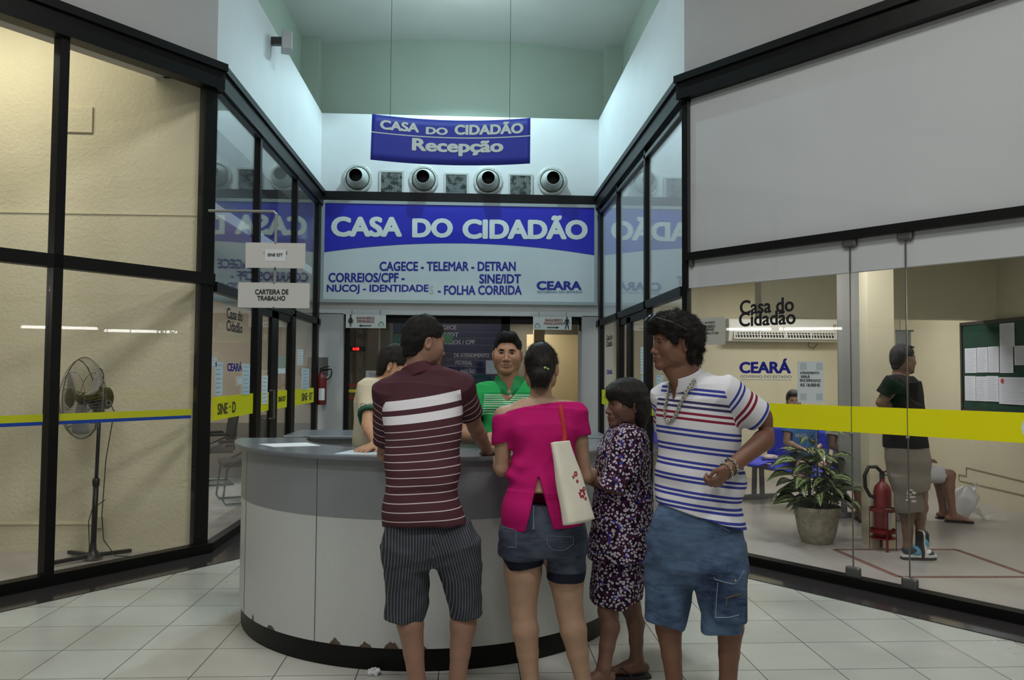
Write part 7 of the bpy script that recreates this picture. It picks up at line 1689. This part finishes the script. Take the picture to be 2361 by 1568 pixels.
# ------------------------------------------------------------------ 6: person in the beige T-shirt with green cuffs
def beige_person():
    R = person((at(875, 1000, 4.85)[0], 4.88, 0), 'person in beige T-shirt with green cuffs, hand on the bluish paper')
    Y0 = 4.80; fx = unit((.98, -.18, 0))
    sh, el, wr = at(856, 905, 4.68), at(850, 980, 4.52), at(870, 1024, 4.36)
    shF, elF, wrF = at(896, 905, 4.98), at(915, 985, 4.95), at(925, 1030, 4.6)
    def P(l, r, py, b): A, C = at(l, py, Y0), at(r, py, Y0); return ((A+C)/2, np.array([.25, .97, 0]), b, (C[0]-A[0])/2)
    tor = [P(816, 906, 1180, .17), P(818, 908, 1080, .17), P(818, 910, 1030, .172), P(818, 912, 980, .180), P(820, 914, 930, .180), P(828, 914, 897, .150), P(846, 910, 878, .10)]
    nb = at(884, 880, 4.80); hc = at(914, 846, 4.79); hf = unit((.94, -.18, -.30)); hu = unit((.3, 0, 1)); hs = .98
    B = Fld((-1.0, 4.12, 0), (-.2, 5.2, 1.72), .005)
    B.loft(shrink(tor[:-1], .86), .01)
    W, A, HF = skull(B, nb, -Z3*.03, (.06, .054), .035, hc, hf, hu, hs)
    for a, b, c in ((sh, el, wr), (shF, elF, wrF)): B.cone(nb-Z3*.05, a, .055, .054, .05); arm(B, a, b, c, 1.0)
    hand(B, wr, (-.62, -.72, -.22), (-.12, -.28, .95), .14, 1.02, -1, .22); hand(B, wrF, (-.4, -.9, -.2), (0, -.2, 1), .2, 1, 1)
    for sx in (-1, 1): hp = np.array([at(866, 1000, 4.85)[0], 4.88+sx*.09, .88]); leg(B, hp, hp+np.array([.02, 0, -.42]), hp+np.array([0, 0, -.80])); foot(B, hp+np.array([0, 0, -.80]), (1, -.1))
    B.obj('body', skin_mat('fair brown skin', lin(196, 152, 122)), R, extra=HF); face_parts(R, W, A, hs)
    out = [(.115, .085), (.095, .062), (.062, .056), (.050, .020), (.040, -.004), (.026, .008), (.010, .030), (-.024, .026), (-.038, -.02), (-.045, -.06), (-.07, -.085), (-.15, -.08), (-.16, .1), (-.05, .19), (.08, .18)]
    G, _, _ = hair_field(hc, hf, hu, hs, out, .013, .0044, .008); G.ripple(.002, 110, 3, (2, 2, .6)); tress(G, 'hair', hair_mat('dark brown hair', lin(44, 38, 34), (70, 70, 20), .45), R, 5000, .026, comb(hc, hf, hu), .2, .0012, .2)
    S_ = Fld((-1.0, 4.4, .74), (-.2, 5.2, 1.46), .0046); S_.loft(tor, .02, 2.3)
    for a, b, fr in ((sh, el, .70), (shF, elF, .6)):
        S_.cone(nb-Z3*.05, a+Z3*.008, .062, .068, .05); S_.loft([(a-(b-a)*.05, (1, 0, 0), .070, .076), (a+(b-a)*fr*.6, (1, 0, 0), .066, .070), (a+(b-a)*fr, (1, 0, 0), .062, .066)], .03, 2); S_.cone(a+(b-a)*(fr-.14), a+(b-a)*(fr+.4), .051, .051, 0, 'sub')
    S_.ripple(.007, 26, 13, (1, 1, .9)); S_.cone(nb-Z3*.005, nb+np.array([.03, 0, .12]), .064, .07, .01, 'sub')
    aN, aF = arm_uv(sh, el), arm_uv(shF, elF)
    def u(P):
        z = np.zeros(len(P))
        for q, fr in ((aN, .70), (aF, .6)): s_, d_, L = q(P); z = np.where((s_ > L*fr-.024) & (d_ < .1) & (s_ < L*fr+.02), 1.0, z)
        return z
    S_.obj('t_shirt', stripe_mat('beige jersey', lin(206, 198, 172), [(1.0, .45, lin(48, 96, 78))]), R, {'u': u})
    proj_text('GNTEC', S_, 829, 880, 930, 938, .0, .002).build('sleeve_lettering', mat('grey print on cloth', lin(110, 108, 96), .9), R)
    T_ = Fld((-1.0, 4.6, .05), (-.3, 5.2, .92), .008)
    for sx in (-1, 1): hp = np.array([at(866, 1000, 4.85)[0], 4.88+sx*.09, .88]); T_.chain([hp, hp+np.array([.02, 0, -.42]), hp+np.array([0, 0, -.78])], [.11, .085, .075], .03)
    T_.obj('trousers', cloth_mat('dark blue trousers', lin(40, 46, 66)), R)
beige_person()

# ------------------------------------------------------------------ 7: man in black T-shirt standing in the right office
def sneaker(root, heel, d, u, s=1.0, nm='sneaker'):
    """heel point on the sole, d towards the toe, u up from the sole"""
    d, u = unit(d), unit(u); b = np.cross(u, d); W = lambda x, y, z: heel+(d*x+b*y+u*z)*s
    pts = [W(x, y, 0) for x, y in ((0, -.022), (.03, -.034), (.10, -.032), (.18, -.044), (.24, -.040), (.275, -.018), (.28, .005), (.265, .03), (.22, .046), (.17, .044), (.10, .034), (.03, .034), (0, .022))]
    MB().prism(pts, u*.022*s).build('outsole', mat('dark rubber outsole', lin(44, 42, 42), .7), root)
    g = MB(); g.prism([W(0, 0, .022)+(p-W(0, 0, 0))*1.02 for p in pts], u*.020*s); g.build('midsole', mat('white midsole', lin(206, 208, 206), .6), root)
    F_ = Fld(np.min([W(-.05, -.08, 0), W(.33, .08, .16), W(-.05, .08, .16), W(.33, -.08, 0), W(-.05, -.08, .16), W(.33, .08, 0), W(-.05, .08, 0), W(.33, -.08, .16)], 0), np.max([W(-.05, -.08, 0), W(.33, .08, .16), W(-.05, .08, .16), W(.33, -.08, 0), W(-.05, -.08, .16), W(.33, .08, 0), W(-.05, .08, 0), W(.33, -.08, .16)], 0), .005)
    F_.cone(W(.045, 0, .075), W(.12, 0, .065), .040*s, .040*s, .02); F_.cone(W(.11, 0, .065), W(.225, 0, .045), .042*s, .036*s, .02); F_.plane(W(0, 0, .036), -u)
    F_.cone(W(.045, 0, .10), W(.04, 0, .2), .034*s, .034*s, 0, 'sub')
    k = NT('blue white navy sneaker'); a = k.attr('sx'); c = k.ramp(a, [(0, lin(40, 48, 62)), (.28, lin(96, 160, 190)), (.52, lin(214, 216, 216)), (.74, lin(48, 60, 76))]); k.t.nodes[-1].color_ramp.interpolation = 'CONSTANT' if hasattr(k.t.nodes[-1], 'color_ramp') else None; k.l(c, k.b.inputs['Base Color'])
    F_.obj('upper', k.m, root, {'sx': lambda P: np.clip(((P-heel)@d)/.28/s+.10*np.sin(((P-heel)@u)*60), 0, 1)})
def black_man():
    R = person((at(2095, 1290, 6.4)[0], 6.42, 0), 'man in black T-shirt and grey cargo shorts standing by the office pillar')
    Y0 = 6.42; f = unit((1, .18, 0))
    sh, el, wr = at(2062, 884, 6.28), at(2032, 928, 6.34), at(2072, 952, 6.46)
    shF, elF, wrF = at(2078, 884, 6.60), at(2062, 930, 6.66), at(2078, 955, 6.56)
    def P(l, r, py, b, Y=Y0): A, C = at(l, py, Y), at(r, py, Y); return ((A+C)/2, np.array([-.18, 1, 0]), b, (C[0]-A[0])/2)
    tor = [P(2045, 2131, 1031, .165), P(2044, 2130, 1005, .165), P(2043, 2126, 960, .165), P(2042, 2118, 915, .170), P(2044, 2110, 885, .160), P(2054, 2100, 867, .10)]
    nb = at(2075, 870, 6.44); hc = at(2083, 829, 6.43); hf = unit((1, .10, -.02)); hu = (.03, 0, 1); hs = .96
    B = Fld((3.25, 6.1, .0), (3.95, 6.85, 1.80), .0062)
    B.loft(shrink(tor[:-1], .85), .01); W, A, HF = skull(B, nb, -Z3*.03, (.068, .062), .035, hc, hf, hu, hs, h=.004)
    for a, b, c in ((sh, el, wr), (shF, elF, wrF)): B.cone(nb-Z3*.05, a, .055, .06, .05); arm(B, a, b, c, 1.08)
    hand(B, wr, (.8, .1, -.3), (-.3, -.4, .8), .4); hand(B, wrF, (.5, -.6, -.3), (-.5, 0, .8), .4)
    h1, k1, a1 = at(2085, 1040, 6.40), at(2098, 1165, 6.44), at(2093, 1262, 6.42); h2, k2, a2 = at(2100, 1040, 6.52), at(2124, 1170, 6.46), at(2122, 1226, 6.42)
    leg(B, h1, k1, a1, .98, (-1, 0, 0)); leg(B, h2, k2, a2, .95, (-1, 0, 0))
    B.cone(a1, np.array([a1[0]+.03, a1[1], .05]), .036, .036, .02); B.cone(a2, a2+np.array([.01, .02, -.09]), .034, .034, .02)
    B.obj('body', skin_mat('dark tan skin', lin(122, 94, 78)), R, extra=HF); face_parts(R, W, A, hs, lipc=(96, 62, 56))
    out = [(.118, .085), (.095, .060), (.060, .055), (.050, .020), (.044, .0), (.030, .006), (.014, .030), (-.02, .028), (-.036, -.01), (-.04, -.05), (-.06, -.085), (-.15, -.08), (-.16, .1), (-.05, .19), (.08, .18)]
    G, _, _ = hair_field(hc, hf, hu, hs, out, .010, .006, .008); tress(G, 'hair', hair_mat('close cropped hair', lin(52, 52, 54), (80, 80, 80), .6), R, 2500, .010, comb(hc, hf, hu), .6, .0014, .4)
    sg = thing('sunglasses', W(0, .09, .08), 'dark sunglasses on the head of the black T-shirt man', 'glasses')
    for sx in (-1, 1):
        g = MB(); g.lathe([(0, .003), (.020, .002), (.022, 0), (.02, -.002), (0, -.002)], W(sx*.034, .056, .110), 16, ax=unit(A[1]*.35+A[2])); g.build('lens', mat('teal lens', lin(30, 60, 66), .1), sg)
        g = MB(); g.tube([W(sx*.055, .056, .106), W(sx*.090, .02, .075), W(sx*.09, -.04, .05)], .003, 6); g.build('temple', 'black', sg)
    S_ = Fld((3.25, 6.1, .80), (3.95, 6.85, 1.52), .006); S_.loft(tor, .02, 2.3)
    for a, b in ((sh, el), (shF, elF)): S_.cone(nb-Z3*.05, a, .062, .07, .05); S_.loft([(a-(b-a)*.1, (0, 1, 0), .07, .074), (a+(b-a)*.62, (0, 1, 0), .072, .074)], .03, 2); S_.cone(a+(b-a)*.5, a+(b-a)*1.1, .062, .062, 0, 'sub')
    S_.ripple(.006, 22, 3); S_.cone(nb-Z3*.005, nb+Z3*.12, .068, .07, .01, 'sub'); S_.obj('t_shirt', cloth_mat('black jersey', lin(26, 26, 28)), R)
    T_ = Fld((3.25, 6.15, .40), (3.95, 6.75, 1.0), .006)
    T_.loft([P(2046, 2133, 1026, .150), P(2048, 2136, 1060, .160), P(2056, 2138, 1105, .150), P(2062, 2138, 1130, .14)], .02, 2.3)
    T_.loft([P(2056, 2130, 1095, .085, 6.38), P(2064, 2126, 1140, .082, 6.38), P(2068, 2126, 1178, .080, 6.38)], .02, 2.3); T_.loft([P(2076, 2138, 1095, .085, 6.54), P(2084, 2137, 1140, .08, 6.54), P(2088, 2134, 1176, .075, 6.52)], .02, 2.3)
    T_.ripple(.006, 24, 5); T_.obj('cargo_shorts', cloth_mat('grey khaki cotton', lin(124, 117, 109), .1), R)
    g = MB(); prn = mat('pale print on cloth', lin(196, 194, 190), .9)
    for (px, py, w_, h_) in ((2101, 1130, 9, 2.2), (2094, 1137, 3.5, 6), (2108, 1136, 5, 4), (2101, 1146, 12, 2.5), (2093, 1153, 6, 3), (2107, 1156, 7, 3), (2098, 1140, 5, 2)):
        c = T_.hit(px, py, .0015)
        if c is not None: g.ball(c, (w_*.0035, .0014, h_*.0035), 10, 6)
    g.build('printed_emblem', prn, R)
    sneaker(R, np.array([a1[0]-.06, a1[1]-.01, .010]), (1, -.08, 0), (0, 0, 1), 1.0)
    a3 = at(2120, 1220, 6.40); sneaker(R, np.array([a3[0]-.03, a3[1]-.04, a3[2]-.01]), (.06, .10, -1), unit((.93, .42, .1)), .92)
black_man()

# ------------------------------------------------------------------ 8-10: people seated in the waiting room
def seated(label, hip, fdir, skin, shirt, short, headp=None, knee_h=.47, hair=True, armsfwd=True, shirtlabel='t_shirt', hs=.95, bottom='shorts'):
    R = person((hip[0], hip[1], .008), label); f = unit((fdir[0], fdir[1], 0)); r = np.array([f[1], -f[0], 0]); hip = np.array(hip, float)
    W = lambda x, y, z: hip+r*x+f*y+Z3*z
    nb = W(0, -.06, .56); hc = W(0, -.02, .70) if headp is None else np.array(headp)
    lo, hi = np.min([W(-.45, -.35, -.52), W(.45, .85, .9)], 0), np.max([W(-.45, -.35, -.52), W(.45, .85, .9)], 0); c = (lo+hi)/2; lo = np.minimum(lo, c-.62); hi = np.maximum(hi, c+.62); lo[2] = 0; lo = np.minimum(lo, [hip[0]-.5, hip[1]-.7, 0]); hi = np.maximum(hi, [hip[0]+.5, hip[1]+.5, hip[2]+.9])
    B = Fld(lo, hi, .008); tor = [(W(0, -.02, -.06), r, .165, .125), (W(0, -.03, .12), r, .155, .115), (W(0, -.05, .32), r, .165, .115), (W(0, -.06, .46), r, .155, .10), (W(0, -.06, .53), r, .09, .07)]
    B.loft(shrink(tor, .88), .01); B.chain([nb-Z3*.02, hc-Z3*.07], [.055, .05], .03)
    arms = []
    for sx in (-1, 1):
        a, b, c_ = W(sx*.17, -.06, .47), W(sx*.215, .04, .20), W(sx*.06, .26, .13); arms.append((a, b)); B.cone(nb-Z3*.05, a, .05, .05, .05); arm(B, a, b, c_, .95); hand(B, c_, -r*sx*.8+f*.5, Z3, .4, .9, sx)
        h, k_, an = W(sx*.09, .02, 0), W(sx*.11, .44, knee_h-hip[2]+.02), W(sx*.11, .46, .10-hip[2]); leg(B, h, k_, an, 1.0, -f, thigh=.085); foot(B, np.array([an[0], an[1], .09]), f+r*sx*.15, 1.0, .022)
    Wh, A = head(B, hc, f, Z3, hs); B.obj('body', skin, R); face_parts(R, Wh, A, hs)
    out = [(.115, .085), (.095, .060), (.06, .055), (.05, .0), (.03, -.01), (-.02, .02), (-.04, -.05), (-.06, -.085), (-.16, -.10), (-.16, .1), (-.05, .19), (.08, .18)]
    G, _, _ = hair_field(hc, f, Z3, hs, out, .016, .008, .01); G.obj('hair', hair_mat('dark hair', lin(34, 30, 28)), R)
    S_ = Fld(lo, hi, .008); S_.loft([(c_, r_, a*1.08, b*1.1) for c_, r_, a, b in tor], .02)
    for a, b in arms: S_.cone(nb-Z3*.05, a, .06, .066, .05); S_.loft([(a, r, .07, .074), (a+(b-a)*.6, r, .07, .072)], .03, 2); S_.cone(a+(b-a)*.5, a+(b-a)*1.1, .058, .058, 0, 'sub')
    S_.ripple(.006, 22, 3); S_.cone(nb-Z3*.005, nb+Z3*.12, .062, .066, .01, 'sub'); S_.obj(shirtlabel, shirt, R)
    T_ = Fld(lo, hi, .008); T_.ell(W(0, -.01, -.03), (.19, .16, .11), (r, f, Z3), .03)
    for sx in (-1, 1): T_.chain([W(sx*.09, .0, 0), W(sx*.105, .34, (knee_h-hip[2]+.02)*.8)], [.105, .088], .03); T_.cone(W(sx*.105, .36, knee_h-hip[2]+.02), W(sx*.11, .5, knee_h-hip[2]+.02), .075, .075, 0, 'sub')
    T_.obj(bottom, short, R)
    for sx in (-1, 1):
        c = W(sx*.11, .46, 0); c[2] = .008; d = unit(f+r*sx*.15); b = np.array([-d[1], d[0], 0]); MB().prism([c+d*x+b*y for x, y in ((-.07, -.03), (.05, -.04), (.17, -.045), (.20, 0), (.17, .045), (.05, .04), (-.07, .03))], (0, 0, .016)).build('sandal', mat('dark sandal', lin(36, 32, 32), .7), R)
    return R, S_
hp = at(1852, 1062, 9.05)
R8, S8 = seated('person in light blue printed shirt seated behind the potted plant', (hp[0]+.05, 9.10, .53), (-.25, -1), skin_mat('light tan skin', lin(188, 150, 132)), cloth_mat('light blue cotton', lin(92, 144, 206)), cloth_mat('dark shorts', lin(40, 42, 50)), headp=at(1830, 925, 9.0))
t_ = proj_text('BRASIL', S8, 1834, 1862, 1000, 1008, .02, .006); t_.build('shirt_lettering', 'letter_white', R8)
hp = at(1962, 1085, 8.55)
seated('person in pale shirt mostly hidden behind the grey hanging panel', (hp[0]+.03, 8.62, .53), (-.05, -1), skin_mat('brown leg skin', lin(120, 88, 76)), cloth_mat('pale shirt', lin(206, 200, 200)), cloth_mat('charcoal skirt', lin(50, 48, 52)))
hp = at(2085, 1075, 8.15)
seated('person in white shorts seated behind the black T-shirt man, leg out', (hp[0]-.02, 8.18, .50), (1, -.15), skin_mat('tan leg skin', lin(150, 112, 96)), cloth_mat('dark top', lin(48, 46, 52)), cloth_mat('white shorts', lin(206, 206, 210)))
